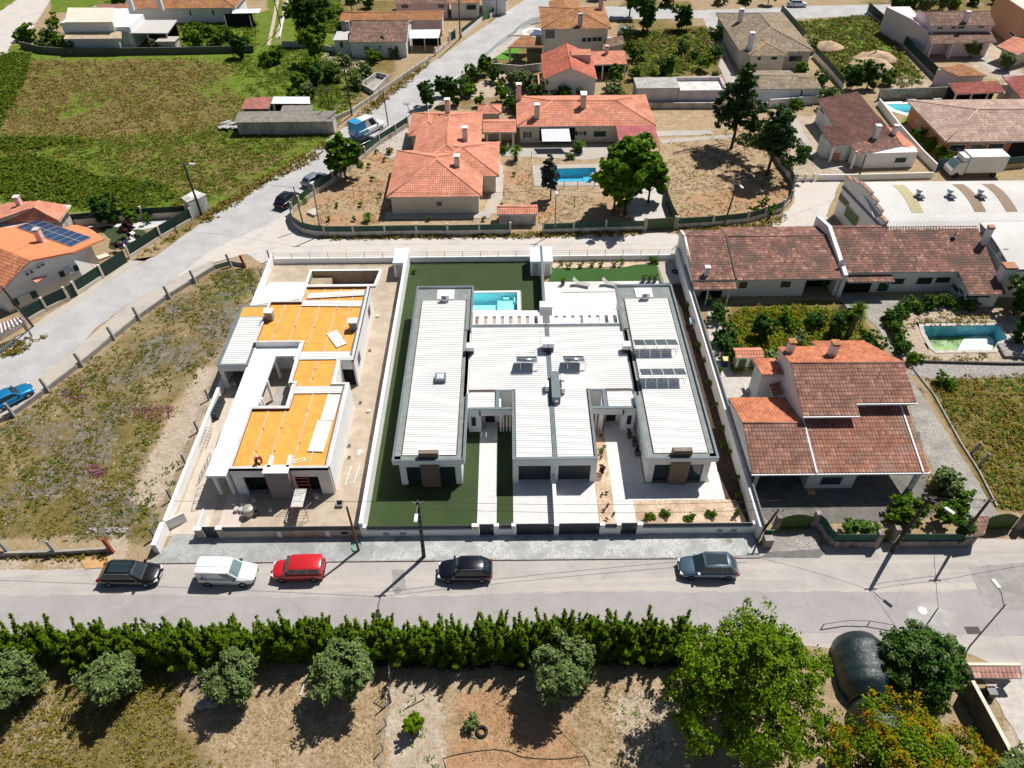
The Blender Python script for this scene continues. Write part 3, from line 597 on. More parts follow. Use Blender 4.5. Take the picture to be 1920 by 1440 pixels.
sheet('gravel',[(7.37,36.2),(8.75,36.2),(8.75,47.6),(7.37,47.6)],.03,m_gravel)
sheet('gravel',[(10.5,36.2),(20.2,36.2),(19.6,39.3),(10.5,39.3)],.03,m_gravel)
sheet('soil_bed',[(18.6,39.3),(19.5,39.3),(20.0,36.2),(20.2,36.2),(20.2,71),(18.6,71)],.034,m_bed)
lw=wp([(1034,500),(1040,504),(1068,505),(1105,504),(1140,505),(1165,503),(1192,497),(1215,496),(1231,498),(1240,531),(1028,529)])
m_lawn2=m_lawn.copy();[setattr(n_.inputs[q_],'default_value',v_) for n_ in m_lawn2.node_tree.nodes if n_.bl_idname == 'ShaderNodeMix' for q_,v_ in ((6,(.022,.075,.008,1)),(7,(.03,.095,.012,1))) if not n_.inputs[q_].is_linked];sheet('lawn',lw,.05,m_lawn2)
sheet('gravel',wp([(1030,492),(1262,486),(1262,500),(1231,500),(1034,504)]),.04,m_gravel)
sheet('path',wp([(1231,492),(1272,486),(1285,530),(1245,532)]),.045,m_pave2)
tiles('path',-4.2,3.4,62.55,65.95,.03,mat=MATS['pinkish_tiles'])
m_pw=M('pool_mosaic',(.60,.93,.95),.4,.06,2,fine=12)
def water_mat(name,col=(.55,.9,.95),rough=.03):
    if name in MATS: return MATS[name]
    m,nt,b=new_mat(name);nt.nodes.remove(b);g=N(nt,'ShaderNodeBsdfGlossy',Roughness=rough);t=N(nt,'ShaderNodeBsdfTransparent');t.inputs[0].default_value=(*col,1)
    fr=N(nt,'ShaderNodeFresnel',IOR=1.33);bp=N(nt,'ShaderNodeBump',Strength=.25,Distance=.05);nt.links.new(noise(nt,2.2,3,.5),bp.inputs['Height'])
    nt.links.new(bp.outputs[0],g.inputs['Normal']);nt.links.new(bp.outputs[0],fr.inputs['Normal'])
    mx_=N(nt,'ShaderNodeMixShader');nt.links.new(fr.outputs[0],mx_.inputs[0]);nt.links.new(t.outputs[0],mx_.inputs[1]);nt.links.new(g.outputs[0],mx_.inputs[2]);nt.links.new(mx_.outputs[0],nt.nodes['Material Output'].inputs[0]);MATS[name]=m;return m
def pool(label,poly,depth,cope_w,m_in,m_cope_,water=-.12,wcol='pool_water',wc=(.72,.95,1.0),shelf=None,zc=.06,rim_out=None):
    POOL_CUT.append(grow(poly,.45));c=(sum(p[0] for p in poly)/len(poly),sum(p[1] for p in poly)/len(poly))
    t=thing('swimming_pool',label,'swimming pool',(c[0],c[1],0));out=grow(poly,.03);n=len(poly)
    mb=MB();V=[(p[0],p[1],zc-.02) for p in poly]+[(p[0],p[1],-depth) for p in poly]+[(p[0],p[1],zc-.02) for p in out]+[(p[0],p[1],-depth-.1) for p in out]
    mb.add(V,[(i,n+i,n+(i+1)%n,(i+1)%n) for i in range(n)]+[tuple(range(n,2*n))]+[(2*n+i,2*n+(i+1)%n,3*n+(i+1)%n,3*n+i) for i in range(n)]+[tuple(range(4*n-1,3*n-1,-1))])
    mb.build('basin',m_in,t)
    for x0,x1,y0,y1,z in (shelf or []):
        s=MB();s.box(x0,x1,y0,y1,-depth,z);s.build('steps',m_in,t)
    o2=grow(poly,cope_w);mb=MB();mb.add([(p[0],p[1],zc) for p in poly]+[(p[0],p[1],zc) for p in o2]+[(p[0],p[1],zc-.3) for p in o2]+[(p[0],p[1],zc-.08) for p in poly],
      [(i,(i+1)%n,n+(i+1)%n,n+i) for i in range(n)]+[(n+i,n+(i+1)%n,2*n+(i+1)%n,2*n+i) for i in range(n)]+[(3*n+i,3*n+(i+1)%n,(i+1)%n,i) for i in range(n)]);mb.build('coping',m_cope_,t)
    if water is not None:
        mb=MB();mb.add([(p[0],p[1],water) for p in grow(poly,-.003)],[tuple(range(n))]);mb.build('water',water_mat(wcol,wc),t)
    return t
def grow(poly,d):
    A=sum(poly[i][0]*poly[(i+1)%len(poly)][1]-poly[(i+1)%len(poly)][0]*poly[i][1] for i in range(len(poly)));s=1 if A > 0 else -1;out=[];n=len(poly)
    for i in range(n):
        a,b_,c_=Vector(poly[i-1][:2]),Vector(poly[i][:2]),Vector(poly[(i+1)%n][:2]);e1=(b_-a).normalized();e2=(c_-b_).normalized()
        n1=Vector((e1.y,-e1.x))*s;n2=Vector((e2.y,-e2.x))*s;q=(n1+n2);q=q/max(.25,q.dot(n1));p=b_+q*d;out.append((p.x,p.y))
    return out
pool('bright turquoise swimming pool behind the left wing of the twin villa',[(-4.9,66.35),(.72,66.35),(.72,69.75),(-4.9,69.75)],1.35,.32,m_pw,m_white,shelf=[(-1.6,.3,66.4,69.2,-.75),(-.95,-.25,69.2,69.6,-.5),(.3,.7,68.6,69.6,-.5)])
tiles('terrace',-4.9,1.5,70.07,70.35,.025,mat=M('pinkish_tiles',(.42,.30,.25),.8));tiles('terrace',1.04,1.5,66.1,70.07,.026,mat=MATS['pinkish_tiles'])
mb=MB();mb.box(6.0,12.6,66.35,69.5,.05,.1);pc=thing('pool_cover','flush white slatted cover over the right home\'s pool','pool cover',(9,68,0));mb.build('cover_deck',M('cover_white',(.72,.74,.77),.5,.03),pc)
mb=MB();mb.box(6.0,12.6,69.5,69.58,.05,.13);mb.build('slot',m_anth,pc)
# boundary walls of the plot
def tall(name,label,cat,parts,group=None):
    c=parts[0][1].v[0] if parts[0][1].v else (0,0,0);t=thing(name,label,cat,(c[0],c[1],0),group)
    for nm,mb,mt in parts: mb.build(nm,mt,t)
    return t
w=MB();w.box(-12.72,-12.45,35.8,76.5,0,1.9);c2=MB();c2.box(-12.75,-12.42,35.8,76.5,1.9,1.94)
tall('boundary_wall','long white wall between the green lawn and the building site','wall',[('wall',w,m_white),('coping',c2,m_white)])
w=MB();w.box(20.2,20.5,35.2,76.3,0,1.8);c2=MB();c2.box(20.5,20.62,35.2,72.0,0,2.15);
tall('boundary_wall','long white wall with grey backing on the right side of the twin villa plot','wall',[('wall',w,m_white),('backing_panel',c2,M('grey_fibre',(.17,.18,.18),.8,.15))])
w=MB();w.box(3.58,3.78,62.9,76.3,0,2.1);tall('garden_divider','thin white wall dividing the two villa gardens behind the pergola','wall',[('wall',w,m_white),('coping',MB().box(3.55,3.81,62.9,76.3,2.1,2.14),m_cope)])
w=MB();w.box(3.45,3.75,36.1,41.38,0,1.1);tall('driveway_divider','low white wall between the two garage driveways','wall',[('wall',w,m_white)])
w=MB();w.box(-12.6,20.5,76.1,76.35,0,.75);fr=MB()
tall('garden_wall','low white wall with a steel railing behind both villa gardens','wall',[('wall',w,m_white)])
def railing(x0,x1,y,label,z0=.75,h=.75):
    t=thing('railing',label,'railing',(x0,y,0));n=int((x1-x0)/2.1)
    for i in range(n+1): mb=MB();x=x0+(x1-x0)*i/n;mb.box(x-.025,x+.025,y-.025,y+.025,z0,z0+h);mb.build('post',m_rail,t)
    for k in range(3): mb=MB();mb.tube([(x0,y,z0+.15+k*.28),(x1,y,z0+.15+k*.28)],.018,4);mb.build('rail',m_rail,t)
m_rail=M('rail_steel',(.22,.20,.19),.6)
railing(-12.5,20.4,76.22,'thin steel railing on the low wall behind the twin villa')
railing(-29.2,-13.5,76.22,'thin steel railing on the low wall behind the building site')
def cabinet(x0,x1,label):
    t=thing('utility_cabinet',label,'cabinet',((x0+x1)/2,73.8,0),'white service huts against the back wall')
    MB().box(x0,x1,73.0,76.08,0,2.0).build('wall',m_white,t);MB().box(x0-.05,x1+.05,72.95,76.09,2.0,2.14).build('roof',M('pale_roof',(.62,.68,.72),.5),t)
    MB().box((x0+x1)/2-.3,(x0+x1)/2+.3,72.97,72.995,.1,1.8).build('door',M('hut_door',(.45,.45,.43),.7),t)
cabinet(-14.0,-12.78,'white service hut on the building site side of the long white wall');cabinet(2.35,3.55,'white service hut left of the thin divider between the villa gardens');cabinet(3.82,4.95,'white service hut right of the thin divider between the villa gardens')
t=thing('front_wall','low white street wall with dark fence strips in front of the twin villa','wall',(0,35.9,0))
w=MB()
for x0,x1,h in ((-12.7,-3.35,.95),(-1.35,-.02,.95),(7.35,8.75,.95),(10.6,20.5,.95)): w.box(x0,x1,35.75,36.0,0,h)
for x0,x1 in ((-12.72,-12.2),(-3.45,-2.85),(-1.6,-1.2),(-.15,.2),(3.4,3.78),(7.2,7.6),(8.6,8.95),(10.3,10.75),(19.85,20.3)): w.box(x0,x1,35.72,36.04,0,1.45)
w.build('wall',m_white,t)
for x0,x1 in ((-12.2,-3.45),(-1.2,-.15),(7.6,8.6),(10.75,19.85)): MB().box(x0,x1,35.84,35.9,1.0,1.42).build('fence_strip',m_anth,t)
for x,nm in ((-10.9,''),(-9.5,''),(17.0,''),(18.2,'')): MB().box(x,x+.5,35.73,35.75,.3,.7).build('meter_door',M('meter_grey',(.33,.35,.35),.6),t)
m_sign=M('plate_yellow',(.6,.62,.25),.5)
for x in (-3.3,8.75): MB().box(x,x+.28,35.69,35.72,.95,1.25).build('house_number_plate',m_sign,t)
def gate(x0,x1,label,name='gate',y=35.86,h=1.5):
    t=thing(name,label,'gate',((x0+x1)/2,y,0));mb=MB();n=7
    for i in range(n): mb.box(x0+.02,x1-.02,y-.02,y+.02,.08+i*(h-.1)/n,.06+(i+1)*(h-.1)/n-.015)
    mb.build('panel',m_anth,t);mb=MB();mb.box(x0,x1,y-.03,y+.03,h,h+.05);mb.box(x0,x0+.04,y-.03,y+.03,.05,h);mb.box(x1-.04,x1,y-.03,y+.03,.05,h);mb.build('frame',m_anth,t)
    MB().box(x1-.2,x1-.16,y-.06,y-.03,.9,1.1).build('handle',MATS['steel'],t)
gate(-2.83,-1.62,'small dark pedestrian gate of the left home, at the end of its pale path');gate(.22,3.38,'wide dark sliding gate of the left driveway','driveway_gate');gate(3.8,7.18,'wide dark sliding gate of the right driveway','driveway_gate');gate(8.97,10.28,'small dark pedestrian gate of the right home, beside the gravel bed')
# building site: unfinished house with orange roof deck
m_orange=M('orange_insulation',(.76,.36,.07),.8,.09,1.1,dirt=((.85,.47,.14),.52,.5),fine=7)
m_bare=M('unpainted_render',(.79,.785,.77),.8,.06,1.0,dirt=((.5,.45,.4),.55,.35))
m_block=M('cement_render',(.27,.25,.26),.9,.12,2,fine=8)
m_brown=M('reddish_inner_face',(.24,.11,.07),.85)
m_conc=M('raw_concrete',(.36,.34,.31),.9,.2,1.5,fine=9)
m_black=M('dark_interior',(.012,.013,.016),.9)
t=thing('house_under_construction','unfinished white house with bright orange roof deck and a person on it','house',(-20,50,0));S=t
walls=MB()
def rim(poly,z0,z1,th,skip=()):
    mb=MB();n=len(poly);inn=grow(poly,-th)
    mb.add([(p[0],p[1],z0) for p in poly]+[(p[0],p[1],z1) for p in poly]+[(p[0],p[1],z0) for p in inn]+[(p[0],p[1],z1) for p in inn],
        [(i,(i+1)%n,n+(i+1)%n,n+i) for i in range(n)]+[(n+i,n+(i+1)%n,3*n+(i+1)%n,3*n+i) for i in range(n)]+[(3*n+i,3*n+(i+1)%n,2*n+(i+1)%n,2*n+i) for i in range(n)])
    return mb
outline=[(-24.25,40.35),(-15.75,40.35),(-15.65,50.9),(-17.05,50.9),(-17.05,54.1),(-15.65,54.1),(-15.65,66.55),(-22.85,66.55),(-22.85,63.85),(-26.2,63.85),(-26.2,56.9),(-21.3,56.9),(-21.3,50.9),(-20.8,50.9),(-20.8,47.75),(-24.25,47.75)]
w=MB()
for a,b_,z0,z1 in [((-24.25,40.45),(-23.35,40.45),0,3.6),((-23.35,40.45),(-21.1,40.45),2.45,3.6),((-21.1,40.45),(-18.95,40.45),0,3.6),((-18.95,40.45),(-16.85,40.45),2.45,3.6),((-16.85,40.45),(-15.75,40.45),0,3.6)]: w.wall(a,b_,z0,z1,.2)
w.wall((-15.76,40.56),(-15.66,50.9),0,3.6,.2);w.wall((-15.85,50.85),(-17.05,50.85),2.3,3.6,.15);w.wall((-17.05,50.9),(-17.05,54.1),0,3.6,.2);w.wall((-15.75,54.2),(-15.75,66.45),0,3.6,.2)
w.wall((-15.86,54.15),(-17.05,54.15),2.4,3.6,.15);w.wall((-15.86,66.45),(-22.85,66.45),0,3.6,.2);w.wall((-22.85,66.3),(-22.85,63.85),0,3.6,.2);w.wall((-22.95,63.75),(-26.1,63.75),0,3.6,.2)
w.wall((-26.1,63.6),(-26.1,56.9),0,3.6,.2);w.wall((-26.0,56.98),(-21.4,56.98),0,3.6,.2);w.wall((-21.4,56.85),(-21.3,50.9),0,3.6,.2);w.wall((-20.9,50.8),(-20.9,47.85),0,3.6,.2);w.wall((-20.8,47.75),(-24.15,47.75),0,3.6,.2);w.wall((-24.15,47.62),(-24.15,40.56),0,3.6,.2)
w.wall((-29.3,63.5),(-26.22,63.5),0,3.1,.2);w.wall((-29.25,63.38),(-29.1,54.1),0,3.1,.2)
w.box(-29.2,-28.75,53.95,54.15,0,3.1);w.box(-28.75,-26.3,53.95,54.15,2.4,3.1);w.box(-26.25,-26.05,54.0,56.85,0,3.1)
w.build('wall',m_bare,S)
rim(outline,3.6,3.64,.26).build('coping',M('dusty_coping',(.55,.56,.55),.7,.12,1,dirt=((.4,.38,.35),.5,.4)),S)
MB().box(-16.1,-15.9,41,50.6,3.44,3.58).box(-16.1,-15.9,55,66,3.44,3.58).build('grey_flashing',m_cope,S)
MB().prism(grow([(-29.3,54.0),(-26.2,54.0),(-26.2,63.6),(-29.3,63.6)],.05),3.1,3.16).build('wing_coping',m_cope,S)
mb=MB();ribbed(mb,-28.9,-26.4,54.2,61.6,3.2);mb.build('metal_roof',m_metal,S)
rim(outline,3.3,3.59,.205).build('parapet_inner_face',m_brown,S)
for poly in (grow(outline,-.22),): MB().prism(poly,3.2,3.34).build('insulation_deck',m_orange,S)
MB().prism([(-29.0,61.7),(-26.3,61.7),(-26.3,63.3),(-29.0,63.3)],3.165,3.2).build('wing_deck',m_orange,S)
m_zinc=M('galvanised_purlin',(.50,.46,.42),.5,.2,3)
for x0,x1,y0,y1 in [(-22.6,-22.55,40.7,47.4),(-21.0,-20.95,40.7,47.5),(-19.0,-18.8,40.7,50.5),(-17.5,-17.3,40.7,50.4),(-24.6,-24.4,57.3,63.4),(-22.75,-22.6,57.3,66.2),(-20.75,-20.6,57.0,66.2),(-18.9,-18.8,54.6,66.2),(-17.4,-17.35,54.6,66.2),(-19.4,-19.3,51.0,54.2)]:
    mb=MB();mb.wall((x0,y0),(x1,y1),3.34,3.42,.07);mb.build('purlin',m_zinc,S)
    for j in range(2): yy=y0+(y1-y0)*(.3+.4*j);mb=MB();mb.wall((x0-.02,yy),(x0+.22,yy-.3),3.35,3.39,.06);mb.build('bracket',m_brown,S)
MB().prism([(-26.35,40.1),(-24.37,40.1),(-24.37,48.2),(-23.95,48.4),(-23.8,55.5),(-21.6,55.5),(-21.6,56.85),(-26.3,56.85)],2.75,3.0).build('canopy',M('fresh_white',(.82,.82,.82),.7,.02),S)
for x,y in [(-25.85,40.35),(-24.7,40.35),(-23.95,52.0),(-23.95,55.4),(-24.0,49.2),(-23.9,49.6)]: mb=MB();mb.box(x-.13,x+.13,y,y+.26,0,2.75);mb.build('post',m_bare,S)
MB().box(-21.12,-19.1,39.75,40.34,0,3.7).build('chimney_breast',m_block,S);MB().box(-21.2,-19.02,39.68,40.6,3.7,3.78).build('breast_top',m_bare,S)
for x in (-20.95,-19.35): MB().box(x,x+.28,40.36,41.7,3.36,3.78).build('upstand',m_bare,S)
for x,y,h in ((-25.9,60.7,4.5),(-16.75,58.9,4.5),): MB().box(x,x+.8,y,y+.7,3.36,h-.15).build('flue_base',m_conc,S);MB().box(x-.06,x+.86,y-.06,y+.76,h-.15,h).build('flue_cap',m_white,S)
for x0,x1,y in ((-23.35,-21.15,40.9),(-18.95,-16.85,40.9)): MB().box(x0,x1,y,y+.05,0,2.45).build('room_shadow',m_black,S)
for y0,y1 in ((43.0,43.5),(47.5,48.6),(55.6,56.9),(63.3,64.6)): MB().box(-15.66,-15.64,y0,y1,1.3,2.5).build('side_opening',M('opening_grey',(.12,.12,.13),.8),S)
MB().box(-28.7,-26.3,56.5,56.6,0,2.4).build('garage_back',m_block,S)
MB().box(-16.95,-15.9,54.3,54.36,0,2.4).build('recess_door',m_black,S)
for k,(z0,x0,x1,y0,y1) in enumerate([(0,-24.0,-21.5,47.9,55.4),(0,-24.1,-15.9,40.5,47.6)]): MB().box(x0,x1,y0,y1,.0,.06).build('floor_slab',m_conc,S)
def sheetm(x,y,L,w_,rz,z,label):
    mb=MB();ribbed(mb,-L/2,L/2,-w_/2,w_/2,0,pitch=.25,h=.04);o=mb.build('roof_sheet',m_metal);o.location=(x,y,z);o.rotation_euler.z=rz;tag(o,label,'metal sheet','loose ribbed roof sheets on the orange deck')
sheetm(-19.0,65.1,6.6,.95,.08,3.5,'ribbed white sheet lying slightly askew nearest the back parapet of the orange deck')
sheetm(-19.2,63.5,6.9,1.0,-.03,3.46,'long straight ribbed white sheet just in front of the askew sheet')
sheetm(-17.9,57.6,2.6,1.15,-1.0,3.46,'short ribbed sheet turned diagonally beside the right flue box')
sheetm(-18.65,55.0,6.0,1.15,0,3.46,'ribbed sheet fixed straight across the deck above the link roof')
sheetm(-18.4,50.1,5.0,.95,0,3.46,'ribbed sheet fixed straight across the front deck near the court corner')
sheetm(-16.85,47.75,3.3,1.2,1.54,3.46,'ribbed sheet lying lengthways at the right edge, farther from the street')
sheetm(-17.15,44.2,3.7,1.35,1.52,3.46,'ribbed sheet lying lengthways at the right edge, nearest the street')
mb=MB();x,y,_=W('J',1080,472,3.4);mb.obox((x,y),(1,.35),.45,.22,3.36,3.4);mb.mi=1;mb.obox((x,y),(1,.35),.38,.15,3.4,3.42)
tag(mb.build('tray',[m_white,m_orange]),'small white rectangular frame lying on the front part of the orange deck','frame')
def skin(name,joints,edges,mat,parent,sub=2):
    me=bpy.data.meshes.new(name);off=ORI.get(parent.name,Vector()) if parent else Vector();me.from_pydata([tuple(Vector(j[:3])-off*0) for j in joints],edges,[]);o=bpy.data.objects.new(name,me);COL.objects.link(o)
    if parent: o.parent=parent
    md=o.modifiers.new('skin','SKIN');lay=me.skin_vertices[0].data if me.skin_vertices else None
    if lay is None:
        bpy.context.view_layer.objects.active=o;me.update()
        import bmesh
        bm=bmesh.new();bm.from_mesh(me);bm.verts.layers.skin.verify();bm.to_mesh(me);bm.free();lay=me.skin_vertices[0].data
    for i,j in enumerate(joints): lay[i].radius=(j[3],j[3])
    lay[0].use_root=True
    s=o.modifiers.new('sub','SUBSURF');s.levels=sub;s.render_levels=sub;me.materials.append(mat);return o
x,y,_=W('J',790,478,3.36)
pr=thing('person','person in an orange top and light cap crouching on the orange roof','person',(x,y,3.36),rz=math.radians(25))
ORI[pr.name]=Vector()
J_=[(0,0,.42,.13),(0,-.12,.62,.14),(0,-.28,.82,.15),(0,-.38,.95,.06),(0,-.45,1.05,.1),(-.12,-.02,.38,.1),(-.2,-.42,.45,.075),(-.2,-.12,.08,.05),(-.2,-.3,.04,.045),(.12,-.02,.38,.1),(.2,-.42,.45,.075),(.2,-.12,.08,.05),(.2,-.3,.04,.045),(-.2,-.3,.84,.07),(-.3,-.5,.62,.05),(-.22,-.72,.5,.035),(-.2,-.8,.46,.03),(.2,-.3,.84,.07),(.3,-.5,.62,.05),(.22,-.72,.48,.035),(.2,-.8,.44,.03)]
E_=[(0,1),(1,2),(2,3),(3,4),(0,5),(5,6),(6,7),(7,8),(0,9),(9,10),(10,11),(11,12),(2,13),(13,14),(14,15),(15,16),(2,17),(17,18),(18,19),(19,20)]
skin('body',J_,E_,M('work_trousers',(.03,.035,.05),.9),pr)
skin('jacket',[(0,-.04,.55,.17),(0,-.15,.68,.18),(0,-.3,.86,.17),(-.2,-.32,.86,.09),(-.3,-.5,.64,.07),(.2,-.32,.86,.09),(.3,-.5,.64,.07)],[(0,1),(1,2),(2,3),(3,4),(2,5),(5,6)],M('orange_top',(.85,.12,.02),.8),pr)
mb=MB();mb.smooth=True;mb.lathe((0,-.46),[(.06,.98),(.1,1.02),(.105,1.08),(.08,1.15),(.02,1.18)],12);mb.build('head',M('skin_tone',(.45,.27,.18),.6),pr)
mb=MB();mb.smooth=True;mb.lathe((0,-.47),[(.125,1.1),(.12,1.13),(.09,1.18),(.03,1.21)],12);mb.build('cap',M('cap_cloth',(.7,.66,.55),.8),pr)
for s in (-1,1):
    mb=MB()
    for i in range(4): mb.tube([(s*.2+(i-1.5)*.016,-.8,.46),(s*.2+(i-1.5)*.018,-.85,.44-.004*i),(s*.2+(i-1.5)*.018,-.88,.41)],.009,5)
    mb.tube([(s*.2-s*.02,-.79,.45),(s*.16,-.83,.42)],.009,5);mb.build('hand',MATS['skin_tone'],pr)
m_site=M('site_sand',(.47,.39,.30),.95,.16,.7,dirt=((.36,.28,.2),.58,.5),fine=5,bmp=.5)
[sheet('soil',q,.006,m_site) for q in ([(-29.2,36.0),(-12.75,36.0),(-12.75,71.1),(-29.2,71.1)],[(-29.2,71.1),(-24.35,71.1),(-24.35,76.0),(-29.2,76.0)],[(-15.95,71.1),(-12.75,71.1),(-12.75,76.0),(-15.95,76.0)],[(-24.35,74.25),(-15.95,74.25),(-15.95,76.0),(-24.35,76.0)])]
tiles('path',-29.0,-26.0,36.2,54,.05,4,3,mat=M('site_slab',(.56,.49,.41),.9,.1,1,dirt=((.42,.34,.26),.6,.5),fine=6))
tiles('path',-25.2,-23.3,36.3,40.3,.07,2,2,mat=M('pinkish_screed',(.55,.46,.41),.9,.1))
sheet('terrace',[(-29.2,67.9),(-24.6,68.8),(-24.55,72.1),(-28.7,72.1),(-29.2,71)],.08,m_white,thick=.1)
pool('empty concrete pool shell with steps at the back of the building site',[(-24.2,71.3),(-16.3,71.3),(-16.0,74.1),(-24.2,74.1)],1.5,.3,M('rough_cement',(.40,.32,.23),.95,.2,1.2,fine=7),m_white,water=None,shelf=[(-24.2,-21.8,71.4,74.0,-.5)],zc=.3)
w=MB();w.box(-29.55,-29.25,36.9,76.5,0,1.1);tall('boundary_wall','white wall along the left side of the building site','wall',[('wall',w,m_white)])
w=MB();w.box(-29.25,-12.8,76.1,76.35,0,.75);tall('garden_wall','low white wall behind the building site','wall',[('wall',w,m_white)])
t=thing('front_wall','low cement street wall of the building site with dark fence strip','wall',(-20,36,0))
w=MB();w.box(-24.35,-12.75,35.78,36.02,0,1.0);w.box(-26.55,-25.9,35.75,36.05,0,1.25);w.box(-24.7,-24.25,35.75,36.05,0,1.35);w.build('wall',M('dirty_render',(.44,.40,.34),.9,.15,.8,dirt=((.26,.2,.15),.5,.6)),t)
MB().box(-24.2,-12.9,35.84,35.9,1.05,1.45).build('fence_strip',m_anth,t);MB().box(-26.6,-25.85,35.7,36.1,1.25,1.3).box(-24.75,-24.2,35.7,36.1,1.35,1.4).build('pillar_cap',m_white,t)
for x in (-19.75,-15.7): MB().box(x,x+.35,35.74,35.775,.1,.95).build('plaster_patch',m_white,t)
MB().box(-14.4,-13.85,35.74,35.776,.5,.75).build('meter_recess',m_black,t)
gate(-25.85,-24.75,'small dark pedestrian gate at the left of the building site wall')
w=MB();w.box(-29.6,-29.2,34.3,36.6,0,1.3);w.wall((-29.3,36.7),(-28.0,37.6),0,1.2,.1);w.wall((-26.3,36.1),(-26.35,37.9),0,1.3,.12);tall('gate_pier','white gate pier with open panels at the left corner of the building site','wall',[('wall',w,m_bare)])
def frame_lattice(mb,p0,p1,p2,n,r=.025):
    """ladder frame: side p0-p1 and a parallel side offset by p2, n rungs"""
    p0,p1,p2=Vector(p0),Vector(p1),Vector(p2);mb.tube([p0,p1],r,5);mb.tube([p0+p2,p1+p2],r,5)
    for i in range(n+1): a=p0+(p1-p0)*i/n;mb.tube([a,a+p2],r*.8,4)
m_scaf=M('red_scaffold',(.32,.06,.05),.5,.2);m_scafg=MATS.get('aluminium')
t=thing('scaffold_tower','small red-framed scaffold tower with a plank deck beside the cement chimney breast','scaffold',(-18.4,38.6,0))
for x,yy,hh in ((-19.0,37.5,1.9),(-18.9,39.6,3.6)):
    mb=MB();frame_lattice(mb,(x,yy,0),(x+.02,yy,hh),(1.45,0,0),5 if hh < 3 else 8);mb.build('end_frame',m_scaf,t)
mb=MB();mb.tube([(-19,37.5,.2),(-18.9,39.6,1.7)],.02,4);mb.tube([(-17.55,37.5,1.7),(-17.45,39.6,.2)],.02,4);mb.build('brace',m_alu,t);MB().box(-18.75,-17.75,37.6,39.5,1.8,1.86).build('plank_deck',M('pale_planks',(.55,.53,.50),.8,.2,5),t)
def ladder(a,b_,w_,label,n=7,name='ladder',cat='ladder',mat=None,group=None):
    mb=MB();frame_lattice(mb,a,b_,w_,n,.03);return tag(mb.build(name,mat or m_alu),label,cat,group)
ladder(W('J',1410,650,.05),W('J',1455,515,.05),(.75,.2,0),'white metal trestle frame lying on the sand right of the unfinished house',2,'trestle','trestle',m_white)
ladder(W('J',345,680,.06),W('J',300,840,.06),(.7,.25,.4),'rusty scaffold frame on the slab near the front left corner of the site',3,'trestle','trestle',m_rail)
ladder(W('J',440,470,.06),W('J',360,640,.1),(.2,.1,.9),'thin scaffold frame leaning by the front end of the white canopy',4,'trestle','trestle',m_rail)
ladder(W('J',480,380,.06),W('J',500,310,.1),(.3,.1,.7),'small scaffold frame beside the middle of the white canopy',2,'trestle','trestle',m_rail)
ladder(W('I',370,1380,.9),W('I',410,1270,.9),(.5,.1,-.3),'metal lattice hanging over the left white wall of the site',5,'lattice','lattice',m_rail)
t=MB();a=W('I',455,1215,.1);
for i in range(8): t.box(a[0]+.02*i,a[0]+.6,a[1]+i*.32,a[1]+i*.32+.2,.05,.9)
tag(t.build('pallet',m_anth),'dark slatted pallet leaning against the left wall of the site','pallet')
m_bk=M('white_bucket',(.72,.72,.70),.5,.05);m_bkd=M('cement_in_bucket',(.45,.47,.48),.8)
def bucket(a,b_,r,h,label,k='J',dark=False):
    x,y,_=W(k,a,b_);mb=MB();mb.lathe((x,y),[(r*.8,.06),(r,h),(r*1.06,h),(r*1.06,h+.03)],14);mb.mi=1;mb.cyl((x,y),r*.96,h+.031,h+.036,14)
    o=mb.build('bucket',[m_bk if not dark else m_anth,m_bkd if not dark else m_black]);return tag(o,label,'bucket','buckets around the building site')
GB='white bucket in the shade in front of the big opening left of the cement chimney breast'
for i,(a,b_) in enumerate([(672,757),(672,795),(757,772),(612,797)]):
    bucket(a,b_,.17,.38,['white bucket in the shade, nearest the left window opening of the unfinished house','white bucket in the shade just in front of the one nearest the left opening','white bucket in the shade close to the foot of the cement chimney breast','white bucket on the pale screed strip at the edge of the shade'][i])
bucket(636,840,.2,.42,'leftmost white bucket of the sunlit group by the big steel mixer drum');bucket(672,842,.2,.42,'white bucket standing right beside the leftmost sunlit bucket');bucket(685,872,.2,.42,'white bucket in front, tipped toward the street wall');bucket(758,835,.18,.4,'grey bucket behind the big steel mixer drum');bucket(875,842,.17,.38,'single grey bucket alone in the shade in front of the chimney breast');bucket(1207,750,.2,.45,'white bucket under the right window opening of the unfinished house');bucket(775,870,.2,.4,'dark bucket right of the big steel mixer drum',dark=True)
for i,(a,b_) in enumerate([(590,930),(612,968),(585,975),(598,950)]): bucket(a,b_,.2,.4,['grey bucket farthest inside the open garage of the unfinished house','grey bucket in the garage mouth, nearest the white canopy','grey bucket in the garage mouth, nearest the left wall','grey bucket in the middle of the garage group'][i],'I')
x,y,_=W('J',725,865);mb=MB();mb.lathe((x,y),[(.38,.1),(.45,.2),(.45,.95),(.36,1.0),(.1,1.05)],18);tag(mb.build('mixing_drum',M('drum_metal',(.42,.42,.38),.45,.2,metal=.4)),'large open steel mixing drum standing among the buckets','drum')
def block(k,a,b_,sx,sy,sz,name,label,cat,mat,rz=0.,group=None,z=0.):
    x,y,_=W(k,a,b_);t=thing(name,label,cat,(x,y,z),group,rz);ORI[t.name]=Vector();d=.05;mb=MB();mb.box(-sx,sx,-sy,-sy+d,0,sz);mb.box(-sx,sx,sy-d,sy,0,sz);mb.box(-sx,-sx+d,-sy+d,sy-d,0,sz);mb.box(sx-d,sx,-sy+d,sy-d,0,sz);mb.build('side',mat,t);mb=MB();mb.box(-sx+d,sx-d,-sy+d,sy-d,0,.04);mb.build('bottom',m_black,t);return t
block('J',1372,795,.3,.3,.35,'drain_box','square concrete drain box in the sand by the right front corner of the unfinished house','drain box',m_conc)
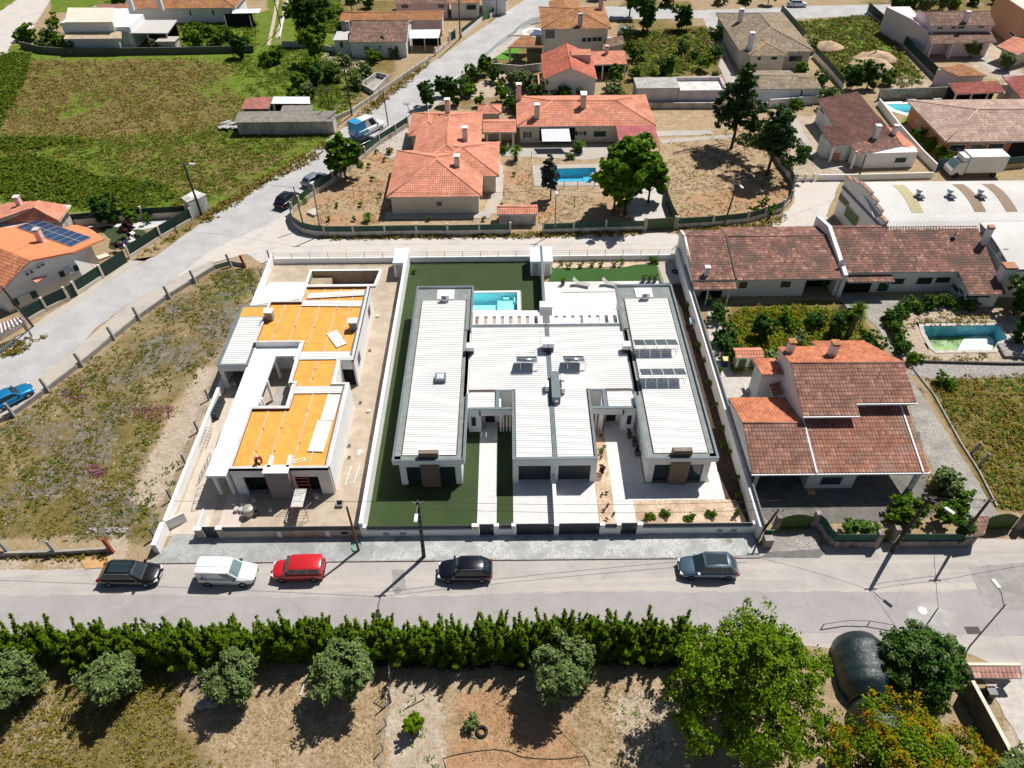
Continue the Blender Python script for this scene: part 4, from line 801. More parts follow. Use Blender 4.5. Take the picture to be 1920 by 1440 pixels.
for i,(k,a,b_) in enumerate([('J',1440,455),('J',1440,372),('J',1520,62),('I',1588,722)]): block(k,a,b_,.16,.16,.15,'drain_box',['small drain pit in the sand, nearest the street beside the white side wall','small drain pit, second from the street beside the white side wall','small drain pit level with the step in the white side wall','small drain pit farthest from the street beside the white side wall'][i],'drain box',m_conc,group='small drain pits along the unfinished house')
for i,(k,a,b_) in enumerate([('I',1645,478),('J',1580,125)]):
    x,y,_=W(k,a,b_);mb=MB();mb.lathe((x,y),[(.12,0),(.2,.1),(.18,.25),(.06,.3)],9);tag(mb.build('white_sack',m_bk),['small white sack on the sand at the back right of the site','small white sack on the sand halfway along the long white wall'][i],'sack')
x,y,_=W('J',1000,880);mb=MB();mb.box(x-.12,x+.12,y-.6,y+.6,0,.12);mb.box(x-.12,x-.08,y-.6,y+.6,.12,.4);mb.box(x+.08,x+.12,y-.6,y+.6,.12,.4);tag(mb.build('formwork_trough',m_alu),'narrow metal trough on the sand in front of the scaffold tower','trough')
x,y,_=W('J',1510,410);m=MB();
for i in range(14): a=random.uniform(0,6.28);r=random.uniform(0,.4);m.obox((x+math.cos(a)*r*.5,y+math.sin(a)*r),(math.cos(a),math.sin(a)),.12,.08,.012,.03+random.random()*.03)
tag(m.build('plaster_spill',m_white),'spilled white plaster on the sand beside the long white wall','plaster')
# tiled roofs and house tools
def tile_surface(planes,pitch=.3,course=.4,amp=.052,k=5):
    """pan-tiled surface over convex roof planes: real waves across, overlapping courses up the slope"""
    VV,FF,UV=[],[],[];base=0
    for poly in planes:
        P=np.array(poly,float);n=np.zeros(3)
        for i in range(len(P)): a,b=P[i],P[(i+1) % len(P)];n += np.cross(a,b)
        n /= np.linalg.norm(n)
        if n[2] < 0: n=-n
        v=np.array([0,0,1.])-n*n[2];v=v/np.linalg.norm(v) if np.linalg.norm(v) > 1e-4 else np.array([0,1.,0]);u=np.cross(v,n)
        c0=P.mean(0);q=P-c0;pu,pv=q@u,q@v;u0,u1=pu.min(),pu.max();v0=pv.min()
        us=np.linspace(u0+1e-4,u1-1e-4,max(3,int((u1-u0)/pitch*k)));lo=np.full(len(us),1e9);hi=np.full(len(us),-1e9)
        for i in range(len(P)):
            j=(i+1) % len(P);a,b=pu[i],pu[j]
            if abs(a-b) < 1e-6: continue
            t=(us-a)/(b-a);ok=(t >= 0) & (t <= 1);y=pv[i]+(pv[j]-pv[i])*t
            lo[ok]=np.minimum(lo[ok],y[ok]);hi[ok]=np.maximum(hi[ok],y[ok])
        rows=int(np.ceil((pv.max()-v0)/course));S=[]
        for r in range(rows): S += [(v0+r*course,.03),(v0+(r+1)*course,0.0)]
        vs=np.array([s[0] for s in S]);off=np.array([s[1] for s in S])
        Vg=np.clip(vs[None,:],lo[:,None],hi[:,None]);wave=amp*np.abs(np.sin(np.pi*(us-u0)/pitch))
        Z=wave[:,None]+off[None,:]
        pts=c0+us[:,None,None]*u+Vg[...,None]*v+Z[...,None]*n;nc,nr=Vg.shape
        uv=np.stack([np.broadcast_to(us[:,None]-u0,Vg.shape),np.broadcast_to(np.repeat(v0+np.arange(rows)*course+.2,2)[None,:]-v0,Vg.shape)],-1)
        I=np.arange(nc*nr).reshape(nc,nr);ok=(Vg[:-1,1:]-Vg[:-1,:-1]+Vg[1:,1:]-Vg[1:,:-1]) > 1e-4
        st=np.zeros_like(ok);st[:,1::2]=(vs[1:-1:2][None,:] > lo[:-1,None]+1e-3) & (vs[1:-1:2][None,:] < hi[:-1,None]-1e-3) if nr > 2 else False
        ok |= st;Fq=np.stack([I[:-1,:-1],I[1:,:-1],I[1:,1:],I[:-1,1:]],-1)[ok]
        VV.append(pts.reshape(-1,3));UV.append(uv.reshape(-1,2));FF.append(Fq+base);base += nc*nr
    return np.concatenate(VV),np.concatenate(FF),np.concatenate(UV)
def tiled(parent,planes,mat,ridges=(),eave_mat=None,name='roof',k=5,rmat=None,thick=.14,ridge_r=.11):
    V,Fq,UV=tile_surface(planes,k=k);o=np_mesh(name,V,Fq,mat,parent,UV)
    mb=MB()
    for p in planes: mb.slab([(a,b,c-.012) for a,b,c in p],thick)
    mb.build('eaves_board',eave_mat or M('eaves_white',(.62,.6,.56),.8),o)
    if ridges:
        mb=MB();mb.smooth=True
        for a,b in ridges: mb.tube([(a[0],a[1],a[2]+.03),(b[0],b[1],b[2]+.03)],ridge_r,8)
        mb.build('ridge_tiles',rmat or mat,o)
    return o
def rect_roof(parent,cx,cy,L,D,ang,ze,pitch,e0='hip',e1='hip',mat=None,wall=None,inset=.35,z0=0,back=None,k=5,rmat=None,name='roof',eave_mat=None,zback=None):
    """roof over a rectangle, ridge along its local x; ends hip or gable; walls follow below"""
    ca,sa=math.cos(ang),math.sin(ang)
    def Tt(x,y,z): return (cx+x*ca-y*sa,cy+x*sa+y*ca,z)
    h=D/2;zr=ze+pitch*h;A,B,C,E=Tt(-L/2,-h,ze),Tt(L/2,-h,ze),Tt(L/2,h,ze),Tt(-L/2,h,ze)
    r0=Tt(-L/2+(h if e0 == 'hip' else 0),0,zr);r1=Tt(L/2-(h if e1 == 'hip' else 0),0,zr)
    planes=[[A,B,r1,r0],[C,E,r0,r1]];rid=[(r0,r1)]
    if L/2 <= h+1e-3 and e0 == e1 == 'hip': pass
    if e0 == 'hip': planes.append([E,A,r0]);rid += [(r0,A),(r0,E)]
    if e1 == 'hip': planes.append([B,C,r1]);rid += [(r1,B),(r1,C)]
    o=tiled(parent,planes,mat,rid,k=k,rmat=rmat,name=name,eave_mat=eave_mat)
    if wall:
        i=inset;mb=MB();zt=ze-.02;pts=[Tt(-L/2+i,-h+i,0),Tt(L/2-i,-h+i,0)];zs=[zt+pitch*i-.14,zt+pitch*i-.14]
        if e1 == 'gable': pts.append(Tt(L/2-i,0,0));zs.append(zr-.16)
        pts += [Tt(L/2-i,h-i,0),Tt(-L/2+i,h-i,0)];zs += [zt+pitch*i-.14]*2
        if e0 == 'gable': pts.append(Tt(-L/2+i,0,0));zs.append(zr-.16)
        mb.prism([p[:2] for p in pts],z0,zs);mb.build('wall',wall,parent)
    return o
def wwin(parent,a,b,k,rects,shut=None,fmat=None,pane=None,name='window',depth=.05,fw_=.07,door=False):
    """windows on the vertical wall plane through a-b (x,y), given as picture rectangles"""
    a3=np.array([a[0],a[1],0.]);u=np.array([b[0]-a[0],b[1]-a[1],0.]);u /= np.linalg.norm(u);n=np.array([u[1],-u[0],0.])
    if np.dot(n,np.array([0,0,0])-a3) < 0: n=-n
    for r in rects:
        p0=np.array(on_plane(px(k,r[0],r[1]),a3,n));p1=np.array(on_plane(px(k,r[2],r[3]),a3,n))
        s0,s1=sorted((np.dot(p0-a3,u),np.dot(p1-a3,u)));z1,z0=max(p0[2],p1[2]),min(p0[2],p1[2]);z0=max(z0,.02)
        if s1-s0 < .12 or z1-z0 < .12: continue
        def bx(mb,sa,sb,za,zb,d0,d1):
            c=[a3+u*s+n*d for s,d in ((sa,d0),(sb,d0),(sb,d1),(sa,d1))];mb.prism([(q[0],q[1]) for q in c],za,zb)
        f=MB();bx(f,s0,s1,z1-fw_,z1,0,depth);bx(f,s0,s1,z0,z0+fw_,0,depth);bx(f,s0,s0+fw_,z0+fw_,z1-fw_,0,depth);bx(f,s1-fw_,s1,z0+fw_,z1-fw_,0,depth)
        fo=f.build(name,fmat or M('window_frame_white',(.7,.7,.68),.5),parent);p=MB();bx(p,s0+fw_,s1-fw_,z0+fw_,z1-fw_,.004,depth*.4);p.build('pane',pane or m_glass,fo)
        if shut:
            w=(s1-s0)*.5
            for sa in (s0-w-.02,s1+.02): q=MB();bx(q,sa,sa+w,z0,z1,.01,.05);q.build('shutter',shut,fo)
def chimney(parent,x,y,z0,z1,w=.6,d=.6,mat=None,cap=None,name='chimney'):
    mb=MB();mb.box(x-w/2,x+w/2,y-d/2,y+d/2,z0,z1-.3);o=mb.build(name,mat or m_white,parent)
    mb=MB()
    for i in (-1,1): mb.box(x+i*w*.4-w*.1,x+i*w*.4+w*.1,y-d/2,y+d/2,z1-.3,z1-.1)
    mb.box(x-w/2-.06,x+w/2+.06,y-d/2-.06,y+d/2+.06,z1-.1,z1);mb.build('chimney_cap',cap or mat or m_white,o);return o
def boxwall(parent,x0,x1,y0,y1,z0,z1,mat,name='wall'): return MB().box(x0,x1,y0,y1,z0,z1).build(name,mat,parent)
T_new=tile_mat('clay_new',(.62,.26,.17),(.70,.34,.24),(.52,.20,.13))
T_old=tile_mat('clay_weathered',(.25,.125,.095),(.43,.25,.19),(.12,.07,.055),(.09,.08,.07),.5,.6)
T_r1=tile_mat('clay_mottled',(.28,.14,.10),(.43,.23,.165),(.15,.075,.06),(.15,.11,.095),.35,.35)
T_r1b=tile_mat('clay_bright',(.50,.18,.095),(.60,.25,.14),(.36,.12,.07))
T_dark=tile_mat('clay_dark_brown',(.13,.06,.05),(.19,.095,.075),(.08,.042,.036),(.24,.13,.11),.6,.3)
T_grey=tile_mat('clay_grey',(.28,.235,.175),(.40,.35,.27),(.15,.125,.09),(.4,.18,.04),.3,.2)
T_pale=tile_mat('clay_pale_pink',(.48,.34,.27),(.60,.47,.39),(.32,.21,.17),(.28,.21,.17),.5,.3)
T_gold=tile_mat('clay_gold',(.36,.17,.09),(.50,.27,.16),(.22,.10,.06),(.45,.22,.05),.35,.4)
T_brown=tile_mat('clay_brown',(.25,.15,.11),(.37,.25,.19),(.14,.085,.07),(.11,.085,.07),.5,.35)
m_cream=M('cream_render',(.66,.59,.49),.85,.06,.8,dirt=((.38,.33,.28),.62,.5))
m_pinkw=M('pink_render',(.66,.50,.49),.85,.06,.8,dirt=((.4,.34,.33),.6,.4))
m_blw=M('cool_white_render',(.70,.72,.74),.85,.06,.8,dirt=((.4,.4,.4),.58,.5))
m_lime=M('limewash',(.76,.75,.73),.85,.06,.7,dirt=((.42,.4,.38),.6,.4))
m_old=M('stained_render',(.50,.47,.44),.9,.12,.8,dirt=((.2,.18,.16),.48,.7))
m_greenp=M('green_shutter_paint',(.015,.06,.04),.6,.1)
m_dgreen=M('green_fence_sheet',(.025,.075,.05),.55,.2,.8,dirt=((.06,.12,.08),.55,.5))
m_terra=M('terracotta_paint',(.56,.26,.13),.85,.1)
# neighbour on the right: two-storey tiled house
t=thing('tiled_house','white two-storey house with mottled red tile roofs right of the twin villa','house',(30,47,0));H1=t
y0,y1,yr=44.6,53.4,49.8;sl_=1.5/5.2;xm=W('N',935,895,5)[0];zf=lambda y: 5.0+sl_*(y-44.6);zb=lambda y: 6.5-sl_*1.02*(y-yr)
rid=[(25.6,yr,6.5),(36.0,yr,6.5)]
tiled(t,[[(25.6,44.6,5.0),(xm,44.6,5.0),(xm,yr,6.5),(25.6,yr,6.5)],[(xm,45.8,zf(45.8)),(36.0,45.8,zf(45.8)),(36.0,yr,6.5),(xm,yr,6.5)]],T_r1,[rid],k=7,name='front_roof_slope')
tiled(t,[[(25.6,yr,6.5),(29.3,yr,6.5),(29.3,53.3,zb(53.3)),(25.6,53.3,zb(53.3))],[(29.3,yr,6.5),(36.0,yr,6.5),(34.4,54.5,zb(54.5)),(29.3,54.5,zb(54.5))]],T_r1b,k=7,name='rear_roof_slope')
mb=MB();mb.prism([(25.8,45.0),(xm-.35,45.0),(xm-.35,yr),(25.8,yr)],0,[4.96,4.96,6.3,6.3]);mb.build('wall',m_lime,t)
mb=MB();mb.prism([(xm-.35,46.2),(35.7,46.2),(35.7,yr),(xm-.35,yr)],0,[5.26,5.26,6.28,6.28]);mb.build('wall',m_lime,t)
mb=MB();mb.prism([(25.8,yr),(29.4,yr),(29.4,53.1),(25.8,53.1)],0,[6.29,6.29,5.35,5.35]);mb.build('wall',m_lime,t);mb=MB();mb.prism([(29.4,yr),(35.0,yr),(34.2,54.2),(29.4,54.2)],0,[6.29,6.29,5.0,5.0]);mb.build('wall',m_lime,t)
tiled(t,[[(20.45,39.85,2.9),(25.9,39.85,2.9),(25.9,44.5,4.2),(20.45,44.5,4.2)]],T_r1,[((20.45,44.5,4.2),(25.7,44.5,4.2))],k=7,name='carport_roof')
tiled(t,[[(20.45,44.5,4.2),(25.75,44.5,4.2),(25.75,49.0,2.9),(20.45,49.0,2.9)]],T_r1b,k=7,name='extension_roof')
mb=MB();mb.prism([(20.6,44.5),(20.6,40.6),(20.9,40.6),(20.9,44.5)],0,[4.02,3.0,3.0,4.02]);mb.prism([(20.6,44.5),(20.9,44.5),(20.9,48.8),(20.6,48.8)],0,[4.0,4.0,2.82,2.82]);mb.build('wall',m_lime,t)
boxwall(t,20.9,25.8,48.5,48.8,0,2.75,m_lime)
xr=35.55
tiled(t,[[(25.9,39.85,2.9),(xr,39.85,2.9),(xr,46.4,4.55),(25.9,46.4,4.55)]],tile_mat('clay_lichened',(.30,.13,.09),(.43,.21,.15),(.17,.08,.06),(.28,.25,.21),.3,.4),k=7,name='porch_roof')
for x in (25.86,34.95): mb=MB();mb.slab([(x,39.8,3.03),(x+.14,39.8,3.03),(x+.14,45.0 if x<30 else 46.5,4.33 if x<30 else 4.7),(x,45.0 if x<30 else 46.5,4.33 if x<30 else 4.7)],.1);mb.build('mortar_verge',m_white,t)
mb=MB();mb.box(20.4,35.6,39.7,39.84,2.74,2.88);mb.build('gutter',m_white,t);mb=MB();mb.box(25.6,xm,44.44,44.58,4.84,4.98);mb.box(xm,36.05,45.64,45.78,5.18,5.32);mb.build('gutter',m_white,t)
boxwall(t,25.8,30.0,40.45,44.6,0,2.9,m_lime);boxwall(t,30.0,35.0,43.6,46.3,0,3.7,m_lime)
for x in (21.0,35.0): boxwall(t,x,x+.35,40.2,40.55,0,2.85,m_lime,'porch_post')
wwin(t,(25.8,40.44),(30,40.44),'N',[(707,1258,817,1308)],pane=M('blue_shutter_slats',(.03,.05,.07),.5))
wwin(t,(xm-.3,46.19),(35.7,46.19),'N',[(918,835,955,858)])
wwin(t,(25.79,45),(25.79,53),'N',[(500,745,540,835)],pane=M('blue_paint',(.05,.09,.12),.5),fmat=m_lime)
chimney(t,*W('N',508,520,5.6)[:2],5.3,7.2,.6,.6,m_lime,M('rust_slab',(.40,.2,.08),.9,.3));chimney(t,*W('N',768,520,6.2)[:2],5.5,7.6,.65,.65,m_lime,MATS['rust_slab'])
tiled(t,[[(23.6,50.6,4.4),(25.7,50.6,4.4),(25.7,53.3,4.0),(23.4,53.3,4.0)]],T_r1b,name='lean_to_roof');boxwall(t,23.8,25.79,50.8,53.0,0,3.95,m_lime)
tiled(t,[[(24.7,49.1,2.9),(25.6,49.1,3.3),(25.6,50.7,3.3),(24.7,50.7,2.9)]],T_r1,name='door_canopy')
t=thing('garden_store','small tile-roofed store with two green doors behind the tiled house','shed',(24,57.2,0));c=[W('N',175,520,2.1),W('N',340,520,2.1)]
x0,x1=W('N',180,615)[0],W('N',320,618)[0];yb=W('N',180,618)[1]
boxwall(t,x0,x1,yb,yb+1.0,0,1.9,m_cream);tiled(t,[[(x0-.25,yb-.25,1.85),(x1+.25,yb-.25,1.85),(x1+.25,yb+.5,2.15),(x0-.25,yb+.5,2.15)],[(x0-.25,yb+.5,2.15),(x1+.25,yb+.5,2.15),(x1+.25,yb+1.2,1.9),(x0-.25,yb+1.2,1.9)]],T_new)
for q in (.12,.58): boxwall(t,x0+(x1-x0)*q,x0+(x1-x0)*(q+.3),yb-.03,yb-.005,.05,1.6,M('olive_door',(.06,.12,.05),.7,.2),'door')
# row of three joined old houses
t=thing('row_house','leftmost low white house of the old tiled row, with a small front canopy','house',(23,71,0))
tiled(t,[[(20.55,68.0,2.8),(25.45,68.0,2.8),(25.6,75.1,4.05),(20.55,75.1,4.05)],[(20.55,75.1,4.05),(25.6,75.1,4.05),(25.6,77.2,3.5),(20.55,77.2,3.5)]],T_old,[((20.55,75.1,4.05),(25.6,75.1,4.05))])
mb=MB();mb.prism([(20.6,68.4),(20.85,68.4),(20.85,75.1),(20.6,75.1)],0,[2.85,2.85,4.15,4.15]);mb.prism([(20.6,75.1),(20.85,75.1),(20.85,77.2),(20.6,77.2)],0,[4.15,4.15,3.6,3.6]);mb.build('wall',m_lime,t)
boxwall(t,20.85,25.5,68.55,68.75,0,2.75,m_lime);tiled(t,[[(20.6,66.9,2.3),(25.4,66.9,2.3),(25.4,68.0,2.6),(20.6,68.0,2.6)]],T_old,name='canopy')
for x in (22.2,24.6): boxwall(t,x,x+.15,67.0,67.15,0,2.25,m_lime,'post')
boxwall(t,22.0,24.4,68.5,68.54,0,2.1,m_black,'doorway');chimney(t,*W('H',240,655,3.2)[:2],2.8,4.1,.5,.5,m_lime)
mb=MB();mb.slab([(25.42,68.0,2.98),(25.6,68.0,2.98),(25.74,75.2,4.24),(25.56,75.2,4.24)],.2);mb.build('party_ridge',M('dark_mortar',(.10,.09,.085),.9),t)
t=thing('row_house','middle house of the old tiled row, with an open dark porch bay','house',(31,71,0))
tiled(t,[[(25.62,67.95,2.75),(37.5,68.1,2.75),(37.9,75.3,3.85),(25.75,75.2,3.85)],[(25.75,75.2,3.85),(37.9,75.3,3.85),(37.9,78.5,3.1),(25.75,78.5,3.1)]],T_old,[((25.75,75.2,3.85),(37.9,75.3,3.85))])
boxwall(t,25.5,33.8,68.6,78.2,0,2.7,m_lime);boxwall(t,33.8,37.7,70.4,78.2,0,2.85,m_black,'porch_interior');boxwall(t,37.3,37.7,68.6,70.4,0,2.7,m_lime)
wwin(t,(25.5,68.59),(33.8,68.59),'N',[(213,88,256,130),(463,84,516,126)])
t=thing('row_house','rightmost and longest house of the old tiled row, with a projecting right wing','house',(46,71,0))
A_,B_,C_,D_=(38.2,68.9,2.95),(51.1,68.9,2.95),(55.6,75.8,4.55),(38.2,75.8,4.55);pzz=lambda y: 2.95+1.6/6.9*(y-68.9)
tiled(t,[[A_,B_,(51.1,75.8,4.55),D_],[(51.0,65.6,pzz(65.6)),(55.1,65.6,pzz(65.6)),(55.6,75.8,4.55),(51.0,75.8,4.55)],[D_,C_,(55.6,76.5,4.4),(38.2,76.5,4.4)]],T_old,[(D_,C_)])
mb=MB();mb.prism([(37.75,68.3),(38.2,68.3),(38.2,75.8),(37.75,75.8)],0,[3.1,3.1,4.85,4.85]);mb.prism([(37.75,75.8),(38.2,75.8),(38.2,79.5),(37.75,79.5)],0,[4.85,4.85,4.0,4.0]);mb.build('gable_parapet',m_lime,t)
boxwall(t,38.2,51.3,69.2,76.3,0,2.85,m_lime);boxwall(t,51.3,54.9,66.2,76.3,0,2.2,m_lime);boxwall(t,38.3,41.8,69.15,69.19,0,2.3,m_black,'doorway')
tiled(t,[[(38.3,68.0,2.35),(43.6,68.0,2.35),(43.6,69.0,2.55),(38.3,69.0,2.55)]],T_old,name='canopy')
wwin(t,(38.2,69.19),(51.3,69.19),'N',[(1110,68,1195,106),(1284,62,1360,106),(1396,60,1470,98)],pane=M('dark_green_blind',(.02,.035,.02),.6));wwin(t,(38.2,69.18),(51.3,69.18),'N',[(1052,92,1098,150)],pane=M('green_door',(.03,.08,.04),.6),name='door')
wwin(t,(51.3,66.19),(54.9,66.19),'N',[(1575,160,1650,190),(1664,155,1716,186)]);wwin(t,(51.29,66.2),(51.29,69.2),'N',[(1500,90,1520,165),(1535,120,1552,175)])
x,y,_=W('H',1700,505,3.8);chimney(t,x,y,3.0,6.3,.6,.6,m_lime,M('clay_cap',(.4,.2,.12),.9));x,y,_=W('H',1805,690,2.6);chimney(t,x,y,1.8,4.6,1.3,1.1,m_lime,MATS['clay_cap'])
x,y,_=W('H',1540,480,4.0);mb=MB();mb.cyl((x,y),.25,3.9,4.5,10);mb.tube([(x,y,4.4),(x,y,5.2)],.06,6);mb.build('roof_vent',m_anth,t)
def dish(x,y,z,r,label,rz=0):
    t=thing('satellite_dish',label,'satellite dish',(x,y,z));mb=MB();mb.tube([(x,y,z),(x,y,z+.7)],.03,5);mb.build('mast',m_alu,t)
    mb=MB();mb.smooth=True;K=16;V=[]
    for q,d in ((0,0),(.5,.04),(1,.16)):
        V += [Vector((x+r*q*math.cos(2*math.pi*i/K),y+.1+d*r*3*.4,z+.7+r*q*math.sin(2*math.pi*i/K))) for i in range(K)]
    mb.add(V,[(i,(i+1)%K,K+(i+1)%K,K+i) for i in range(K)]+[(K+i,K+(i+1)%K,2*K+(i+1)%K,2*K+i) for i in range(K)]);mb.build('reflector',m_white,t);mb=MB();mb.tube([(x,y+.1,z+.5),(x,y+.7,z+.8)],.02,4);mb.build('feed_arm',m_alu,t)
dish(*W('H',955,625,3.2)[:2],3.0,.45,'small satellite dish on the gable wall between the middle and right row houses');dish(*W('H',1800,590,3.2)[:2],3.2,.8,'large satellite dish beside the square chimney at the right end of the row')
# warehouse with barrel roofs
t=thing('warehouse','large white warehouse with pale corrugated barrel roof and stepped gable','warehouse',(55,82,0))
m_fib,nt,b=new_mat('pale_fibre_cement');g=nt.nodes.new('ShaderNodeNewGeometry');g.name='geo';sp=N(nt,'ShaderNodeSeparateXYZ');nt.links.new(g.outputs['Position'],sp.inputs[0])
wv=math_(nt,'SINE',math_(nt,'MULTIPLY',sp.outputs[0],2*math.pi/.36));c=mix(nt,sm(nt,noise(nt,.25,5,.6),.3,.7),(.50,.485,.45),(.60,.585,.56));c=mix(nt,math_(nt,'MULTIPLY',sm(nt,noise(nt,2,5,.8),.6,.8),.4),c,(.35,.33,.30))
nt.links.new(c,b.inputs['Base Color']);b.inputs['Roughness'].default_value=.7
def barrel(parent,x0,x1,prof,mat,name,pitch=.36,amp=.022,k=4):
    nx_=int((x1-x0)/pitch*k);xs=np.linspace(x0,x1,nx_);V=np.array([[(x,y,z+amp*math.sin(2*math.pi*x/pitch)) for y,z in prof] for x in xs]).reshape(-1,3);m_=len(prof)
    I=np.arange(nx_*m_).reshape(nx_,m_);Fq=np.stack([I[:-1,:-1],I[1:,:-1],I[1:,1:],I[:-1,1:]],-1).reshape(-1,4);return np_mesh(name,V,Fq,mat,parent)
pr1=[(86.3-8.6*q,4.75+.8*math.sin(math.pi*(q*.86+.07))-.1) for q in np.linspace(0,1,13)]
barrel(t,43.9,100,pr1,m_fib,'barrel_roof')
barrel(t,44.9,100,[(77.7-q*1.2,5.15-.1*q*q-.1*q) for q in np.linspace(0,1,4)]+[(75.0,4.3)],m_fib,'side_roof');barrel(t,56.0,100,[(76.4-8.6*q,4.6+.9*math.sin(math.pi*(q*.6+.4))-.6) for q in np.linspace(0,1,9)],m_fib,'lower_barrel_roof')
mb=MB();mb.prism([(43.7,86.4),(100,86.4),(100,76.4),(45.1,76.4)],0,4.3);mb.build('wall',m_lime,t);MB().box(56.2,100,67.9,76.39,0,3.6).build('wall',m_lime,t)
mb=MB();prev=None;m_cop=M('clay_coping',(.36,.22,.15),.9,.3,2,fine=6);ca_=MB()
for i in range(7):
    q0,q1=i/7,(i+1)/7;xa,ya=43.45+1.45*q0,86.5-10.2*q0;xb,yb_=43.45+1.45*q1,86.5-10.2*q1;h=[5.6,6.05,6.35,6.35,6.05,5.6,5.0][i];mb.wall((xa,ya),(xb,yb_),0,h,.35);ca_.wall((xa,ya),(xb,yb_),h+.002*i,h+.1+.002*i,.5)
mb.build('stepped_gable',m_lime,t);ca_.build('gable_coping',m_cop,t)
mb=MB();mb.wall((43.2,86.4),(44.6,76.4),4.0,4.25,.12);mb.build('grey_band',m_cope,t)
wwin(t,(43.25,86.5),(44.7,76.3),'H',[(948,232,985,312)],pane=M('olive_paint',(.12,.16,.07),.7),fmat=m_cop);wwin(t,(43.25,86.5),(44.7,76.3),'H',[(985,290,1030,420)],pane=M('olive_door_big',(.15,.19,.09),.7),fmat=m_lime,name='door',fw_=.05)
for i,a in enumerate((1358,1522,1683)):
    x,y,_=W('H',a,240,5.6);v=MB();v.cyl((x,y),.35,5.3,6.1,12,.22);v.cyl((x,y),.4,6.1,6.35,12,.3);v.build('turbine_vent',m_alu,t);MB().box(x-.3,x+.5,y-1.0,y-.2,5.62,5.72).build('vent_curb',m_anth,t)
for a,mt_ in ((1320,M('ochre_panel',(.45,.40,.24),.8)),(1650,M('brown_panel',(.28,.2,.14),.8)),(1815,MATS['brown_panel'])):
    x=W('H',a,240,5.7)[0];barrel(t,x-.8,x+.6,[(y,z+.03) for y,z in pr1[2:-1]],mt_,'roof_light_strip')
MB().box(57,62,66.5,67.85,2.3,2.45).build('lean_to_roof',M('grey_corrugated',(.2,.19,.17),.9),t)
# villa with red hipped roofs in the tan yard
t=thing('hipped_villa','sprawling villa with bright red hipped tile roofs in the tan yard','house',(-9,96,0))
def HB(x0,x1,y0,y1,axis,e0='hip',e1='hip',ze=2.8,p=.33,mat=T_new,wall=m_cream,par=None,k=4,inset=.5,**kw):
    if axis == 'x': return rect_roof(par or t,(x0+x1)/2,(y0+y1)/2,x1-x0,y1-y0,0,ze,p,e0,e1,mat,wall,k=k,inset=inset,**kw)
    return rect_roof(par or t,(x0+x1)/2,(y0+y1)/2,y1-y0,x1-x0,math.pi/2,ze,p,e0,e1,mat,wall,k=k,inset=inset,**kw)
HB(-16.35,-3.72,87.1,100.4,'y');HB(-13.95,-4.2,94.0,113.3,'y',ze=2.81);HB(-12,-1.5,92.6,102.9,'x',ze=2.79);HB(-15.3,-9.6,105.2,113.4,'y',ze=2.8)
wwin(t,(-15.85,87.59),(-4.2,87.59),'F',[(1187,786,1240,828)])
for a,b_,h in ((1350,540,1.9),(1410,325,1.9),(1280,130,2.3)): x,y,_=W('F',a,b_,3.7);chimney(t,x,y,3.3,3.7+h,.75,.75,m_cream,m_white)
for x,y in ((-2.2,93.2),(-2.2,95.6),(-2.2,98.4)): boxwall(t,x-.15,x+.15,y-.15,y+.15,0,2.7,m_cream,'porch_post')
boxwall(t,-3.9,-3.75,92.9,99,0,2.7,M('terracotta_wall',(.45,.25,.2),.85),'porch_wall')
sheet('terrace',[(-16.8,86.2),(-2.9,86.2),(-1.0,91.5),(-1.0,101),(-3,101),(-3,88),(-16.8,88)],.03,m_pave2,.05)
t2=thing('covered_passage','low tiled passage linking the hipped villa and the long red-roofed house','covered passage',(-1.5,108,0));HB(-4.1,1.0,106.7,111.2,'x','gable','gable',2.5,.28,par=t2,wall=None)
for x in (-3.6,-1.6,.4): boxwall(t2,x,x+.3,106.9,107.2,0,2.5,m_cream,'post')
boxwall(t2,-3.9,.8,109.5,109.7,0,2.6,m_cream)
t2=thing('garden_hut','small square hut with pointed red tile roof behind the passage','shed',(-3.1,114.5,0));HB(-5.0,-1.3,112.9,116.3,'x',ze=2.7,p=.45,par=t2,inset=.3)
t=thing('long_house','long cream house with bright red tile roof, white awning and maroon canopy','house',(11,113,0))
HB(1.1,22.3,107.9,119.3,'x',ze=2.8,p=.27)
sh=m_greenp
wwin(t,(1.6,108.39),(22,108.39),'G',[(210,214,232,250)],shut=sh);wwin(t,(1.6,108.39),(22,108.39),'G',[(525,212,556,236)],shut=sh);wwin(t,(1.6,108.39),(22,108.39),'G',[(616,208,692,246)],pane=m_greenp)
boxwall(t,W('G',290,260)[0],W('G',500,260)[0],108.33,108.38,0,2.5,m_black,'porch_recess')
mb=MB();P4=[W('G',310,272,1.7),W('G',482,272,1.7),W('G',470,196,2.6),W('G',303,198,2.6)];mb.slab(P4,.05);mb.build('awning',M('awning_cloth',(.72,.75,.78),.8,.08,3),t)
mb=MB();mb.tube([W('G',290,274,1.6),W('G',505,270,1.6)],.05,5);mb.build('awning_bar',m_rail,t)
m_mar,nt,b=new_mat('maroon_sheet');g=nt.nodes.new('ShaderNodeNewGeometry');g.name='geo';c=mix(nt,sm(nt,noise(nt,.6,4),.3,.7),(.33,.055,.06),(.42,.10,.10));nt.links.new(c,b.inputs['Base Color']);b.inputs['Roughness'].default_value=.55
mb=MB();ribbed(mb,16.2,22.1,101.5,107.8,2.35,pitch=.3,h=.05,slope=.55,axis='y');mb.build('canopy',m_mar,t)
for x in (16.3,21.9): boxwall(t,x,x+.15,101.6,101.75,0,2.3,m_white,'canopy_post')
for a,b_,z in ((277,120,3.6),(555,60,4.1)): x,y,_=W('G',a,b_,z);chimney(t,x,y,z-.5,z+1.9,.8,.8,m_cream,m_white)
